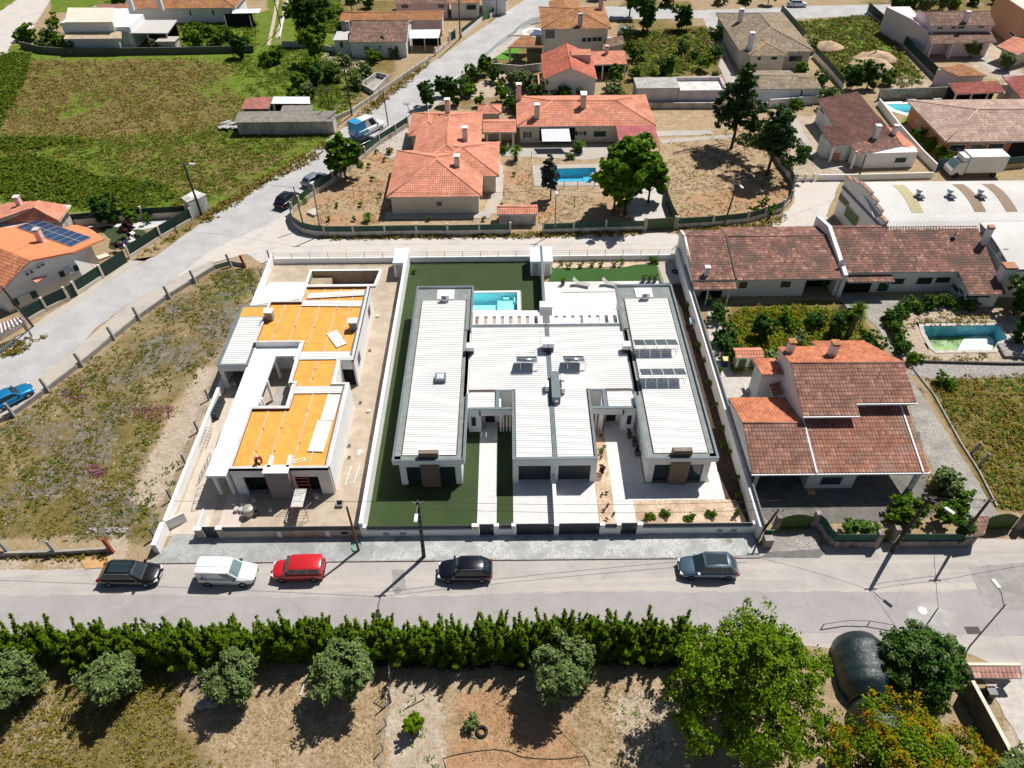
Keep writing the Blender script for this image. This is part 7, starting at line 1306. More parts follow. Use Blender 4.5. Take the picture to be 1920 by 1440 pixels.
# vegetation: leaf clumps on limbs
m_bark=M('bark',(.10,.075,.055),.95,.3,4,fine=12);m_barkg=M('grey_bark',(.16,.14,.12),.95,.3,4)
LM=dict(
 mid=leaf_mat('leaves_mid',[(0,(0.0313,0.0695,0.013)),(.35,(0.0733,0.147,0.0227)),(.65,(0.126,0.217,0.0356)),(1,(0.231,0.313,0.073))]),
 dark=leaf_mat('leaves_dark',[(0,(0.0198,0.0495,0.0134)),(.4,(0.0445,0.101,0.023)),(.7,(0.0741,0.146,0.0346)),(1,(0.135,0.203,0.0576))]),
 bright=leaf_mat('leaves_bright',[(0,(0.0356,0.0744,0.0101)),(.35,(0.0889,0.16,0.0189)),(.65,(0.155,0.234,0.0315)),(1,(0.261,0.319,0.0756))]),
 olive=leaf_mat('leaves_olive',[(0,(0.057,0.0858,0.0331)),(.4,(0.113,0.159,0.0621)),(.7,(0.177,0.23,0.0994)),(1,(0.304,0.356,0.166))],.12),
 cyp=leaf_mat('leaves_cypress',[(0,(0.0295,0.0614,0.011)),(.4,(0.0739,0.133,0.0221)),(.7,(0.148,0.215,0.033)),(1,(0.272,0.307,0.0643))]),
 pine=leaf_mat('leaves_pine',[(0,(0.0158,0.0389,0.0134)),(.45,(0.0405,0.0821,0.025)),(.8,(0.0788,0.13,0.0384)),(1,(0.135,0.173,0.0576))],.1),
 silver=leaf_mat('leaves_silver_conifer',[(0,(.03,.04,.035)),(.5,(.07,.085,.07)),(1,(.13,.15,.12))],.1),
 gold=leaf_mat('leaves_gold',[(0,(.07,.10,.01)),(.35,(.17,.2,.02)),(.6,(.3,.24,.025)),(.8,(.5,.22,.02)),(1,(.65,.22,.02))]),
 yel=leaf_mat('flowers_yellow',[(0,(.10,.12,.03)),(.5,(.19,.19,.04)),(.8,(.38,.27,.03)),(1,(.55,.36,.04))]),
 purple=leaf_mat('leaves_purple',[(0,(.025,.01,.015)),(.5,(.06,.025,.035)),(1,(.12,.05,.06))]),
 white=leaf_mat('leaves_white_flower',[(0,(0.045,0.12,0.028)),(.5,(0.12,0.21,0.056)),(.85,(0.21,0.3,0.112)),(1,(0.9,0.9,0.77))]),
 dry=leaf_mat('dry_stalks',[(0,(0.126,0.091,0.048)),(.5,(0.28,0.208,0.108)),(1,(0.476,0.364,0.204))],.1),
 weed=leaf_mat('weed_leaves',[(0,(0.06,0.0675,0.0168)),(.4,(0.15,0.135,0.035)),(.7,(0.255,0.189,0.07)),(1,(0.45,0.324,0.168))],.2),
 pinkf=leaf_mat('pink_flowers',[(0,(.10,.08,.05)),(.5,(.24,.09,.15)),(1,(.42,.14,.27))]),
 grass=leaf_mat('grass_blades',[(0,(0.0462,0.0791,0.0119)),(.4,(0.0832,0.127,0.0198)),(.7,(0.129,0.167,0.0347)),(1,(0.222,0.213,0.0792))]),
 white_f=leaf_mat('daisies',[(0,(.12,.12,.05)),(.6,(.4,.38,.3)),(1,(.75,.73,.62))]))
def leaf_arrays(P,size,up_=.35,aspect=1.0,R_=None,out=None,droop=0.):
    """P centres; two-triangle leaf clusters facing random ways, leaning outward"""
    r=R_ or rng;n=len(P);nm=r.normal(size=(n,3));nm[:,2]=np.abs(nm[:,2])+up_
    if out is not None: nm += out*.9
    nm /= np.linalg.norm(nm,axis=1)[:,None];a=r.normal(size=(n,3));a[:,2] += droop;a -= nm*(a*nm).sum(1)[:,None];a /= np.linalg.norm(a,axis=1)[:,None]+1e-9;b=np.cross(nm,a)
    s=(np.asarray(size)*r.uniform(.55,1.3,n))[:,None];A,B=a*s*aspect,b*s*.5/math.sqrt(aspect)
    V=np.stack([P-A*.5,P-A*.05+B,P+A*.5,P+A*.05-B],1).reshape(-1,3);return V,np.arange(4*n).reshape(n,4)
def clumps(r,n,blobs,per,size,shell=.6,sub=.34,**kw):
    """blobs: (x,y,z,rx,ry,rz); clump centres on their skins, leaves gathered round each clump"""
    V=[];w=np.array([b[3]*b[4]+b[4]*b[5] for b in blobs]);w=w/w.sum()
    for b,k in zip(blobs,r.multinomial(n,w)):
        d=r.normal(size=(k,3));d /= np.linalg.norm(d,axis=1)[:,None];rad=r.uniform(shell,1.15,k)[:,None];rr=np.array(b[3:6]);c=np.array(b[:3])+d*rad*rr;sc=sub*rr.mean()*r.uniform(.5,1.25,k)
        q=r.normal(size=(k,per,3));q /= np.linalg.norm(q,axis=2)[...,None];q *= r.uniform(.1,1.15,(k,per,1))**.7*sc[:,None,None];q[...,2] *= .7
        V.append((c[:,None]+q).reshape(-1,3))
    P=np.concatenate(V);P=P[P[:,2] > .03];cen=np.array([b[:3] for b in blobs]).mean(0);o=P-cen;o /= np.linalg.norm(o,axis=1)[:,None]+1e-9
    return leaf_arrays(P,size,R_=r,out=o,**kw)
PROTO={}
def proto(key,kind,seed,n,per,size,blobs,trunk=None,bark=None,parts=None,**kw):
    r=np.random.default_rng(seed);V,Q_=clumps(r,n,blobs,per,size,**kw);me=[]
    o=np_mesh('crown',V,Q_,LM[kind]);me.append(('crown',o.data));bpy.data.objects.remove(o)
    mb=MB();mb.smooth=True
    if trunk:
        rr,h=trunk;b0=blobs[0];mb.tube([(0,0,-.05),(rr*.3,-rr*.2,h*.5),(0,0,h)],rr,7,taper=rr*.65)
        for i,b in enumerate(blobs[:9]): mb.tube([(0,0,h*.85),(b[0]*.5,b[1]*.5,(h+b[2])/2),(b[0]*.9,b[1]*.9,b[2]+b[5]*.25)],rr*.5,5,taper=rr*.12)
        o=mb.build('trunk',bark or m_bark);me.append(('trunk',o.data));bpy.data.objects.remove(o)
    PROTO[key]=me
def plant(key,x,y,s=1.,rz=None,name='shrub',label='',cat='shrub',group=None,z=0.,sz=None):
    t=thing(name,label,cat,(x,y,z),group,random.uniform(0,6.28) if rz is None else rz);t.scale=(s,s,sz or s)
    for nm,me in PROTO[key]: o=bpy.data.objects.new(nm,me);COL.objects.link(o);o.parent=t
    return t
def B6(r,n,R_,H_,z0,q=.45):
    out=[]
    for i in range(n): a=r.uniform(0,6.28);d=r.uniform(.15,.62)*R_;out.append((d*math.cos(a),d*math.sin(a),z0+(H_-z0)*r.uniform(.25,.8),R_*q*r.uniform(.8,1.15),R_*q*r.uniform(.8,1.15),(H_-z0)*.28*r.uniform(.8,1.2)))
    return out
_r=np.random.default_rng(3)
proto('tree1','mid',1,150,60,.34,B6(_r,8,2.6,6,1.7),(.17,2.0));proto('tree2','mid',2,150,60,.34,B6(_r,7,2.4,5.4,1.3),(.15,1.7));proto('dtree','dark',3,150,60,.34,B6(_r,8,2.5,5.6,.8),(.17,1.5))
proto('btree','bright',4,130,55,.3,B6(_r,7,2.0,4.6,.8),(.12,1.2));proto('olive1','olive',5,420,42,.17,B6(_r,10,2.5,4.3,.4,.33),(.2,1.1),m_barkg,aspect=1.9,sub=.42,shell=.35);proto('olive2','olive',6,400,42,.17,B6(_r,9,2.5,4.1,.3,.33),(.2,1.0),m_barkg,aspect=1.9,sub=.42,shell=.35)
for i,(kk,kd) in enumerate((('bush1','mid'),('bush2','mid'),('dbush','dark'),('bbush','bright'),('ybush','yel'),('pbush','purple'),('wbush','white'),('obush','olive'))): proto(kk,kd,20+i,80,32,.15,B6(_r,5,1.0,1.5,.0,.5),None)
for i,kd in enumerate(('mid','bright','purple','dark')): proto('sh'+kd,kd,40+i,26,18,.13,B6(_r,4,.42,.85,.12,.5),(.03,.3))
# ---- hedge of cypresses along the street: upright feathery spires grown together
for i in range(4):
    r=np.random.default_rng(60+i);P=[];hh=[3.9,4.4,3.7,4.2][i]
    for j in range(38):
        a=r.uniform(0,6.28);d=r.uniform(.1,.95);bx_,by_=d*math.cos(a)*.85,d*math.sin(a)*1.15;top=hh*(1-.3*d*d)*r.uniform(.62,1.1);n=150
        tt=r.uniform(0,1,n)**.8;rad=.30*(1-tt)**.8+.015;q=r.normal(size=(n,2));q /= np.linalg.norm(q,axis=1)[:,None];q *= r.uniform(.4,1,(n,1))*rad[:,None]
        lean=r.normal(size=2)*.5;zz=.25+tt*(top-.25);P.append(np.stack([bx_+q[:,0]+lean[0]*tt,by_+q[:,1]+lean[1]*tt,zz],1))
    P=np.concatenate(P);o=P.copy();o[:,2]=.3;o /= np.linalg.norm(o,axis=1)[:,None];V,Q_=leaf_arrays(P,.17,up_=.25,aspect=2.2,R_=r,out=o*.8,droop=1.6);o_=np_mesh('crown',V,Q_,LM['cyp']);me=[('crown',o_.data)];bpy.data.objects.remove(o_)
    mb=MB();mb.tube([(0,0,0),(0,0,hh*.8)],.09,6,taper=.03);o_=mb.build('trunk',m_bark);me.append(('trunk',o_.data));bpy.data.objects.remove(o_);PROTO['cyp%d' % i]=me
x=-45.0;i=0
while x < 12.6:
    plant('cyp%d' % (i % 4 if random.random() < .7 else random.randrange(4)),x,25.45+random.uniform(-.2,.2),random.uniform(.92,1.12),name='cypress_tree',label='green feathery cypress in the long clipped-looking row along the near side of the street',cat='tree',group='cypresses grown together into the street hedge',sz=random.uniform(.78,1.15))
    x += random.uniform(1.05,1.3);i += 1
# ---- big trees in the foreground
def bigtree(key,kind,seed,R_,H_,n,per,size,spots,trunk,name,label,x,y,rz=0,two=None,**kw):
    r=np.random.default_rng(seed);bl=[(a*R_,b*R_,c*H_,d*R_,d*R_,e*H_) for a,b,c,d,e in spots];proto(key,kind,seed,n,per,size,bl,trunk,**kw)
    if two:
        V,Q_=clumps(r,two[1],bl,two[2],two[3]);o=np_mesh('blossom',V,Q_,LM[two[0]]);PROTO[key].append(('blossom',o.data));bpy.data.objects.remove(o)
    return plant(key,x,y,1,rz,name,label,'tree')
S_=lambda *a: a
x,y,_=G(1378,1358);bigtree('big1','bright',71,5.1,11.3,900,60,.17,[(0,.1,.9,.2,.1),(.15,.2,.76,.34,.12),(-.3,.2,.72,.28,.1),(.5,.1,.6,.42,.16),(-.5,.15,.62,.42,.16),(.1,.55,.6,.42,.17),(0,-.5,.5,.45,.17),(.55,-.35,.42,.38,.14),(-.6,-.3,.42,.4,.15),(-.1,.1,.62,.5,.2),(.3,.6,.45,.35,.13),(-.4,.6,.42,.35,.12),(.75,.3,.4,.28,.1),(-.8,.1,.42,.26,.1)],(.28,3.2),'feathery_tree','tall bright yellow-green feathery tree in front of the street, centre right',x,y,sub=.24)
x,y,_=G(1662,1500);bigtree('big2','gold',72,4.9,8.0,560,60,.16,[(0,0,.8,.45,.14),(.6,.1,.62,.4,.15),(-.6,.2,.62,.4,.15),(0,.55,.66,.42,.15),(0,-.5,.55,.45,.17),(.6,-.4,.5,.4,.14),(-.6,-.3,.5,.4,.15)],(.25,2.8),'silk_oak_tree','tree with orange blossom among yellow-green leaves at the bottom right',x,y,two=('bright',380,60,.16),sub=.26)
x,y,_=G(1712,1268);bigtree('big3','dark',73,2.75,5.0,300,80,.17,[(0,0,.72,.5,.22),(.5,.1,.55,.45,.2),(-.55,.2,.58,.45,.2),(0,.5,.5,.45,.2),(0,-.5,.45,.45,.2),(.65,-.3,.4,.35,.16),(-.6,-.3,.42,.4,.18)],(.2,1.8),'round_tree','dense dark green round tree right of the net-covered tunnel',x,y,two=('olive',190,70,.15))
for a,b,k,s,lb in ((38,1318,'olive1',1.15,'large grey-green olive tree cut by the left edge below the hedge'),(235,1300,'olive2',.95,'olive tree with drooping crown, second from the left below the hedge'),(447,1302,'olive1',.9,'small round olive tree beside three stone blocks'),(655,1290,'olive2',1.12,'olive tree left of the wooden gate posts in the bare garden'),(1055,1285,'olive1',1.12,'tall grey-green olive tree in the orange-soil garden'),(1880,1500,'olive2',1.0,'grey-green tree at the very bottom right corner')):
    x,y,_=G(a,b);plant(k,x,y,s,name='olive_tree',label=lb,cat='tree')
x,y,_=G(775,1368);plant('btree',x,y,.42,name='young_tree',label='small bright green young tree in the pale strip of the bare garden',cat='tree')
x,y,_=G(1740,1330);plant('btree',x,y,.55,name='young_tree',label='bright green small tree between the orange-blossom tree and the round tree',cat='tree')
# ---- trees and shrubs in the gardens, given as (px, py of the foot, kind, scale, name, label)
TR=[
 (648,332,'tree2',1.15,'street_tree','leafy tree overhanging the tan yard wall beside the parked vans'),
 (1172,402,'tree1',1.75,'yard_tree','large many-stemmed leafy tree in front of the tan yard pool'),(1150,396,'tree2',1.2,'yard_tree','smaller leafy tree joined to the left side of the large yard tree'),(1215,380,'tree2',1.15,'yard_tree','leafy tree joined to the right side of the large yard tree'),
 (587,75,'dtree',1.6,'round_tree','large dark tree beside the upper dirt track'),(592,118,'tree1',1.05,'round_tree','green tree just below the large dark tree by the dirt track'),(575,145,'btree',.75,'small_tree','bright small tree in the garden left of the water basin'),(596,160,'dtree',.7,'small_tree','dark small tree in the garden left of the water basin'),
 (515,118,'bush1',2.4,'big_bush','large bush below the dark tree in the green field'),(452,108,'dtree',.75,'small_tree','dark green tree behind the mossy wall of the flat white house'),(108,60,'btree',.8,'round_shrub_tree','bright round tree left of the flat white house'),(58,75,'bush1',2.6,'big_bush','big bush at the corner of the white track, upper left'),(115,90,'bush2',2.0,'big_bush','bush in front of the flat white house yard'),(355,72,'bush1',2.0,'big_bush','bush right of the grey block shed'),(410,85,'bush2',2.2,'big_bush','bush at the mossy wall right of the block shed'),
 (722,104,'tree2',.6,'small_tree','small tree in front of the white cottage wall'),(718,100,'dbush',1.2,'dark_bush','dark bush at the foot of the cottage tree'),(687,142,'obush',1.6,'pale_bush','pale green small tree beside the water basin'),
 (907,140,'tree2',.62,'round_tree','dark round tree left of the cream villa lawn'),(940,190,'btree',.72,'conical_tree','bright conical tree behind the hipped villa'),(985,170,'obush',2.4,'pale_bush','pale green bush between the two rear gardens'),(1005,185,'obush',2.0,'pale_bush','pale bush in front of the gabled house'),
 (800,200,'dtree',.75,'round_tree','dense dark shrub tree behind the hipped villa, left of its chimney'),(850,195,'dtree',.8,'round_tree','dense dark shrub tree behind the hipped villa, right of its chimney'),(828,180,'dtree',.6,'round_tree','dark shrub tree behind the two dense ones at the hipped villa'),(900,200,'btree',.5,'small_tree','bright small tree behind the passage between the red-roofed houses'),(955,205,'dbush',2.0,'dark_bush','dark bush behind the garden hut'),(880,180,'bush1',1.8,'big_bush','bush behind the passage beside the hut'),
 (1205,60,'dtree',1.3,'dark_tree','tall dark tree right of the cream villa'),(1278,58,'dtree',.9,'dark_tree','rounded dark tree on the upper street in front of the weedy plot'),(1180,30,'tree1',1.1,'tree','green tree on the upper street beside the cream villa roof'),(1248,148,'dtree',.7,'dark_tree','dark tree at the front of the weedy plot'),(1275,100,'dbush',1.6,'dark_bush','narrow dark bush in the middle of the weedy plot'),(1300,110,'dbush',1.2,'dark_bush','low dark bush beside the narrow one in the weedy plot'),(1320,135,'bbush',1.9,'bright_bush','bright bush near the white shed roof in the weedy plot'),
 (1150,160,'tree2',.65,'small_tree','green tree right of the gabled house'),(1150,185,'obush',1.8,'pale_bush','pale bush behind the long red-roofed house'),(1060,185,'bush2',1.7,'big_bush','bush behind the long house, centre'),(1085,190,'dbush',1.4,'dark_bush','dark bush behind the long house by its chimney'),
 (1515,100,'obush',1.7,'pale_bush','silvery bush in front of the grey hipped house'),(1535,160,'dbush',1.7,'dark_bush','dark bush below the grey annex fence'),(1595,170,'dtree',.75,'dark_tree','dark green tree left of the stone wall pool'),(1625,165,'dtree',.8,'dark_tree','dark green tree against the stone wall'),(1600,145,'bush1',2.4,'big_bush','broad green bush at the foot of the sand-heap lot'),(1660,160,'bush2',2.0,'big_bush','broad green bush right of the sand heaps'),
 (1818,108,'olive1',.75,'olive_tree','olive tree in front of the pink villa'),(1882,132,'olive2',.7,'olive_tree','olive tree in front of the red porch at the right edge'),(1678,30,'dtree',.9,'dark_tree','dark tree left of the pink villa entrance'),(1700,30,'dtree',.8,'dark_tree','dark tree behind the pink villa entrance path'),(1730,28,'olive1',.9,'olive_tree','olive tree above the pink villa'),(1760,20,'olive2',.9,'olive_tree','olive tree at the top edge above the pink villa'),
 (1755,300,'btree',.55,'small_tree','bright small tree between the brown-roofed and orange houses'),(1770,312,'btree',.5,'small_tree','bright yellow-green tree at the orange house corner'),(1795,312,'obush',1.4,'pale_bush','grey-green bush by the truck in front of the orange house'),(1840,300,'btree',.45,'small_tree','bright small tree under the orange house windows'),(1720,262,'bush1',1.6,'big_bush','bush at the left corner of the orange house'),(1738,280,'bush2',1.5,'big_bush','bush along the left wall of the orange house'),
 (1490,205,'bush1',1.5,'big_bush','green bush by the mottled white wall left of the brown-roofed house'),(1475,318,'bush2',1.1,'bush','small bush inside the curved corner of the dirt lane'),(1510,290,'bbush',.9,'bush','small bush in the sandy yard of the brown-roofed house'),
 (1435,402,'shmid',2.6,'spiky_shrub','spiky shrub inside the curved yard wall'),(1415,402,'shmid',2.2,'spiky_shrub','second spiky shrub inside the curved yard wall'),
 (205,420,'dtree',.75,'garden_tree','dark feathery tree beside the annex in the left house garden'),(247,425,'tree2',.5,'garden_tree','slim green tree in the white-stone garden of the left house'),(243,448,'shpurple',3.4,'purple_tree','purple-leaved small tree on the left garden lawn'),(213,415,'shmid',3.2,'small_tree','small tree against the back wall of the left house garden'),(280,418,'shmid',1.8,'round_shrub','small round shrub on the white stones'),(333,395,'ybush',.9,'yellow_bush','yellow-green bush at the corner beside the white hut'),(262,452,'shpurple',1.5,'purple_shrub','small brownish shrub on the stone border'),(228,470,'shpurple',1.8,'purple_shrub','brown shrub near the green driveway gate'),
 (1425,635,'dtree',0.55,'dark_tree','large dark shrub tree in the wild garden under the middle row house'),(1340,600,'dbush',1.4,'dark_bush','dark bush at the left path of the wild garden'),(1350,640,'dbush',1.6,'dark_bush','dark bush along the left path, middle'),(1362,670,'dbush',1.5,'dark_bush','dark bush along the left path above the garden store'),(1420,680,'dbush',1.1,'dark_bush','dark bush among yellow flowers'),(1470,610,'bush1',1.5,'big_bush','green bush under the middle row house porch'),(1530,615,'dbush',1.4,'dark_bush','dark bush under the porch bay'),
 (1570,630,'dtree',0.61,'dark_tree','dark tree left of the palm in the wild garden'),(1625,640,'dbush',1.1,'dark_bush','dark bush right of the palm trunk'),(1635,660,'dbush',1.4,'dark_bush','dark bush at the paved path bend'),(1450,690,'obush',1.5,'pale_bush','grey-green bush behind the garden store'),(1490,650,'obush',1.2,'pale_bush','grey-green bush in the middle of the wild garden'),
 (1765,722,'bush1',1.1,'bush','small green bush by the board path'),(1900,590,'dtree',.85,'dark_tree','dark tree at the right edge beside the green pool'),(1915,640,'dtree',.7,'dark_tree','dark tree at the right edge near the deck'),
 (1680,962,'bush1',1.5,'bush','round bush at the porch corner of the tiled house'),(1715,965,'btree',.45,'climber_tree','bright leafy tree behind the street lamp at the tiled house'),(1760,978,'btree',.48,'climber_tree','bright leafy tree with dark limbs behind the green screen'),(1700,985,'btree',.42,'climber_tree','bright leafy tree over the right green screen'),(1795,1012,'dtree',.45,'dark_tree','dark tree at the meter hut'),(1775,930,'obush',1.6,'bush','broad bush beside the paved path behind the tiled house porch'),(1790,950,'bush1',1.5,'dark_bush','dark bush beside the paved path near the gate'),(1765,905,'obush',1.3,'bush','pale bush beside the paved path'),
 (1590,1003,'wbush',1.15,'flowering_bush','white-flowering bush spilling over the street wall, left part'),(1625,1003,'wbush',1.1,'flowering_bush','white-flowering bush spilling over the street wall, right part'),
 (1370,1290,'dbush',1.6,'dark_bush','dark undergrowth at the foot of the feathery tree'),
 (1262,8,'tree1',.9,'tree','green tree beyond the upper street, left of the gate piers'),(1440,8,'tree2',.7,'tree','green tree beyond the upper street above the grey hipped house'),(1900,12,'dtree',1.0,'dark_tree','dark tree at the top right corner'),(1130,-2,'tree2',.9,'tree','green tree at the top edge behind the cream villa'),(660,20,'tree1',.8,'tree','green tree at the top edge left of the pinkish house'),(560,20,'bush1',2.2,'big_bush','bush right of the white kerb wall at the top'),(690,15,'bush2',2.0,'big_bush','bush in front of the pinkish house wall'),(225,0,'bush1',2.6,'big_bush','bushes at the top edge beside the white track'),(1545,535,'bush2',1.4,'bush','bush beside the grey pole under the row houses')]
for a,b,k,s,nm,lb in TR: x,y,_=G(a,b);plant(k,x,y,s,name=nm,label=lb,cat='tree' if 'tree' in nm else 'bush')
gl='garden shrub among the trees and vegetable plots between the far houses'
for a,b in ((870,168),(888,152),(930,152),(960,160),(925,130),(1020,196),(1040,182),(1180,92),(1176,72),(1190,112),(1172,132),(1187,150),(1142,176),(1168,194),(600,20),(620,35),(640,58),(580,40),(665,6),(545,30),(560,166),(580,186),(625,150),(650,122),(672,165),(702,118),(740,108),(560,195),(78,92),(95,82),(135,96),(330,90),(370,86),(385,70),(430,75),(300,96),(460,85),(1690,20),(1715,12),(1790,14),(1830,8),(1862,6),(1500,142),(1522,176),(1550,192),(1340,150),(1225,150),(975,210),(1100,200),(1250,12),(1350,8),(1400,6),(1080,150),(905,215),(1560,205),(1350,75),(1345,110)): x,y,_=G(a,b);plant(random.choice(('bush1','bush2','obush','dbush')),x,y,random.uniform(1.1,2.2),name='garden_shrub',label=gl,cat='shrub',group='shrubs between the far houses')
hp=wp([(1665,600),(1700,580),(1760,572),(1820,576),(1822,585)]);hp2=wp([(1668,600),(1680,640),(1700,670),(1722,690)]);k_=0
for P_ in (hp,hp2):
    for i in range(len(P_)-1):
        a,b=P_[i],P_[i+1];L=math.hypot(b[0]-a[0],b[1]-a[1])
        for j in range(max(1,int(L/1.1))): q=(j+.5)/max(1,int(L/1.1));plant('bush1' if k_ % 2 else 'dbush',a[0]+(b[0]-a[0])*q,a[1]+(b[1]-a[1])*q,1.05,name='hedge_shrub',label='green shrub in the thick curved hedge around the neglected pool',cat='shrub',group='shrubs of the curved pool hedge');k_ += 1
def tiers(key,kind,seed,H_,R_,n,trunk,**kw):
    r=np.random.default_rng(seed);bl=[]
    for i in range(n): f=i/(n-1);a=r.uniform(0,6.28);d=R_*r.uniform(.15,.6)*(1.1-f*.7);bl.append((d*math.cos(a),d*math.sin(a),H_*(.34+.6*f),R_*.46*(1.15-.6*f),R_*.46*(1.15-.6*f),H_*.075))
    proto(key,kind,seed,300 if H_ > 8 else 130,60,.26,bl,trunk,**kw)
tiers('pine1','pine',81,12.6,4.3,16,(.26,5.2),aspect=1.6);tiers('pine2','pine',82,10.4,4.8,14,(.24,5.0),aspect=1.6);tiers('conif','silver',83,6.8,1.9,10,(.11,4.4),aspect=1.5)
x,y,_=G(1371,278);plant('pine1',x,y,1,0,'pine_tree','tallest dark pine in the right part of the tan yard','tree');x,y,_=G(1437,330);plant('pine2',x,y,1,0,'pine_tree','broad dark pine leaning over the right yard wall','tree');x,y,_=G(1032,376);plant('conif',x,y,1,0,'conifer_tree','sparse silvery conifer beside the tan yard pool','tree')
def fan_palm(x,y,h,label,r=1.1,n=26,old=True):
    t=thing('palm_tree',label,'palm',(x,y,0));mb=MB();mb.smooth=True;mb.lathe((x,y),[(.35,0),(.28,h*.4),(.34 if old else .2,h*.7),(.4 if old else .2,h)],10);mb.build('trunk',m_bark,t)
    V=[];Fq=[]
    for i in range(n):
        a=i*2.4;el=random.uniform(-.5,1.1);d=Vector((math.cos(a)*math.cos(el),math.sin(a)*math.cos(el),math.sin(el)));s_=Vector((-math.sin(a),math.cos(a),0))
        c=Vector((x,y,h));
        for j in range(5): q=(j-2)*.2;tip=c+(d+s_*q)*r-Vector((0,0,.25*r*(1-el*.5)));b0=len(V);m_=c+(d+s_*q*.7)*r*.55;V += [c,m_+s_*.05,tip,m_-s_*.05];Fq.append((b0,b0+1,b0+2,b0+3))
    mb=MB();mb.add(V,Fq);mb.build('crown',LM['mid'] if not old else LM['bright'],t)
x,y,_=W('N',850,425);fan_palm(x+.2,y,3.6,'fan palm with shaggy dark trunk in the wild garden',1.35,34);x,y,_=W('G',150,388);fan_palm(x,y,1.6,'small dark palm beside the hipped villa path',1.2,26,False);x,y,_=W('G',538,340);fan_palm(x,y,1.4,'small palm in front of the long house shutters',.9,20,False)
for a,b,lb in ((148,830,'spiky yucca at the rounded yard corner, left one'),(197,800,'spiky yucca at the rounded yard corner, right one'),(683,940,'bushy yucca behind the long pale yard wall'),(80,730,'yucca beside the pool path')):
    x,y,_=W('F' if a != 80 else 'G',a,b);fan_palm(x,y,.7,lb,.8,20,False)
SH=[('k',1720,400,'M','shmid',0,0)]
def row(k,pts,key,s,name,labels,cat='shrub',group=None,z=.03):
    for (a,b),lb in zip(pts,labels if isinstance(labels,list) else [labels]*len(pts)): x,y,_=W(k,a,b);plant(key,x,y,s,name=name,label=lb,cat=cat,group=group,z=z)
ordn=['leftmost','second','third','fourth','fifth','sixth','seventh']
row('M',[(832,895),(955,870),(1127,893),(1283,872)],'bush1',.52,'round_bush',[o+' of the four green bushes in the street gravel bed, from the left' for o in ordn[:4]]);row('M',[(1462,880)],'shdark',1.1,'dark_shrub',['dark shrub at the street end of the bark strip'])
row('M',[(1300,90),(1360,255),(1408,425),(1447,625),(1475,745),(1370,385)],'shbright',.95,'young_shrub',['bright young shrub in the bark strip, opposite the rear solar panels','bright young shrub in the bark strip, opposite the lower lean-to roof','young shrub in the bark strip, opposite the mottled carport roof','bushy young shrub in the bark strip, near the front corner of the right wing','dark young shrub low in the bark strip','tiny shrub in the bark strip above the bushy one']);row('L',[(1185,735),(1232,850),(1268,1020),(1110,450)],'shbright',1.1,'young_shrub',['feathery young shrub in the bark strip beside the clothes rack','brightest round shrub in the bark strip','young shrub in the bark strip below the brightest one','potted-looking shrub at the back of the bark strip'])
row('M',[(495,410)],'shmid',.9,'agave',['blue-green agave at the top of the narrow gravel bed']);row('M',[(497,580)],'shpurple',1.25,'purple_shrub',['dark purple shrub in the middle of the narrow gravel bed']);row('M',[(490,725),(530,715),(505,845),(535,810),(575,865),(532,905),(488,465),(480,310)],'shpurple',.45,'succulent','small purplish succulent plant in the narrow gravel bed beside the right driveway','plant','small succulents in the narrow gravel bed')
row('L',[(200,150),(255,165),(340,160),(425,150),(490,150),(585,150),(638,140)],'shmid',1.0,'border_shrub',[o+' from the left of the small shrubs in the rear gravel strip' for o in ordn]);row('L',[(860,130)],'bush1',.65,'border_shrub',['bushy shrub at the right end of the gravel strip behind the right home']);row('K',[(370,200)],'shbright',.9,'grass_tuft',['wispy green plant in the back left corner of the dark lawn'])
row('P',[(1323,560),(1345,700),(1360,760),(1395,905),(1330,650)],'bush1',.62,'wall_climber',['leafy plant growing against the grey wall backing, at the row house','leafy plant growing against the grey wall backing, beside the garden store','leafy plant growing against the grey wall backing, near the stone bench','leafy plant growing against the grey wall backing, by the carport','leafy plant growing against the grey wall backing, at the dark bushes'])
row('F',[(445,835),(627,825),(575,940),(385,940),(800,490),(610,150+330),(690,530),(715,630),(775,760),(740,430),(1130,935),(1545,935),(1675,840),(1780,600)],'shbright',.95,'sapling',['sapling in a soil ring right of the corner yuccas','sapling in a soil ring in the middle of the tan yard','sapling near the long yard wall, left of the bushy yucca','sapling near the corner of the long yard wall','sapling left of the hipped villa roof','sapling near the street tree','tiny sapling beside the upper yard wall','tiny sapling in the upper middle of the tan yard','bare sapling close to the hipped villa wall','shrub beside the yellow-orange bush','shrub below the hipped villa front wall','sapling right of the hipped villa front wall','sapling right of the hipped villa terrace','sapling between the hipped villa and the pool'],'shrub')
row('F',[(848,430)],'ybush',.7,'orange_bush',['small round orange-flowered bush near the hipped villa entrance']);row('G',[(505,330),(470,380),(80,340)],'bush1',.8,'garden_bush',['round bush left of the small palm by the long house','bush beside the tan yard pool ladder','bush beside the first palm at the villa path'])
def pot(k,a,b,lb,key='shpurple',s=.8):
    x,y,_=W(k,a,b);t=thing('potted_plant',lb,'potted plant',(x,y,.06));MB().lathe((x,y),[(.17,.06),(.26,.4),(.28,.62),(.25,.62)],12).build('pot',M('grey_pot',(.09,.09,.095),.6),t)
    for nm,me in PROTO[key]: o=bpy.data.objects.new('plant',me);COL.objects.link(o);o.parent=t;o.location.z=.5;o.scale=(s,)*3
for a,b,lb in ((690,315,'dark plant in a grey pot, nearest the right home entrance'),(725,370,'dark plant in a grey pot, middle one of three by the right wing'),(745,440,'dark plant in a grey pot, nearest the street of the three by the right wing')): pot('M',a,b,lb)
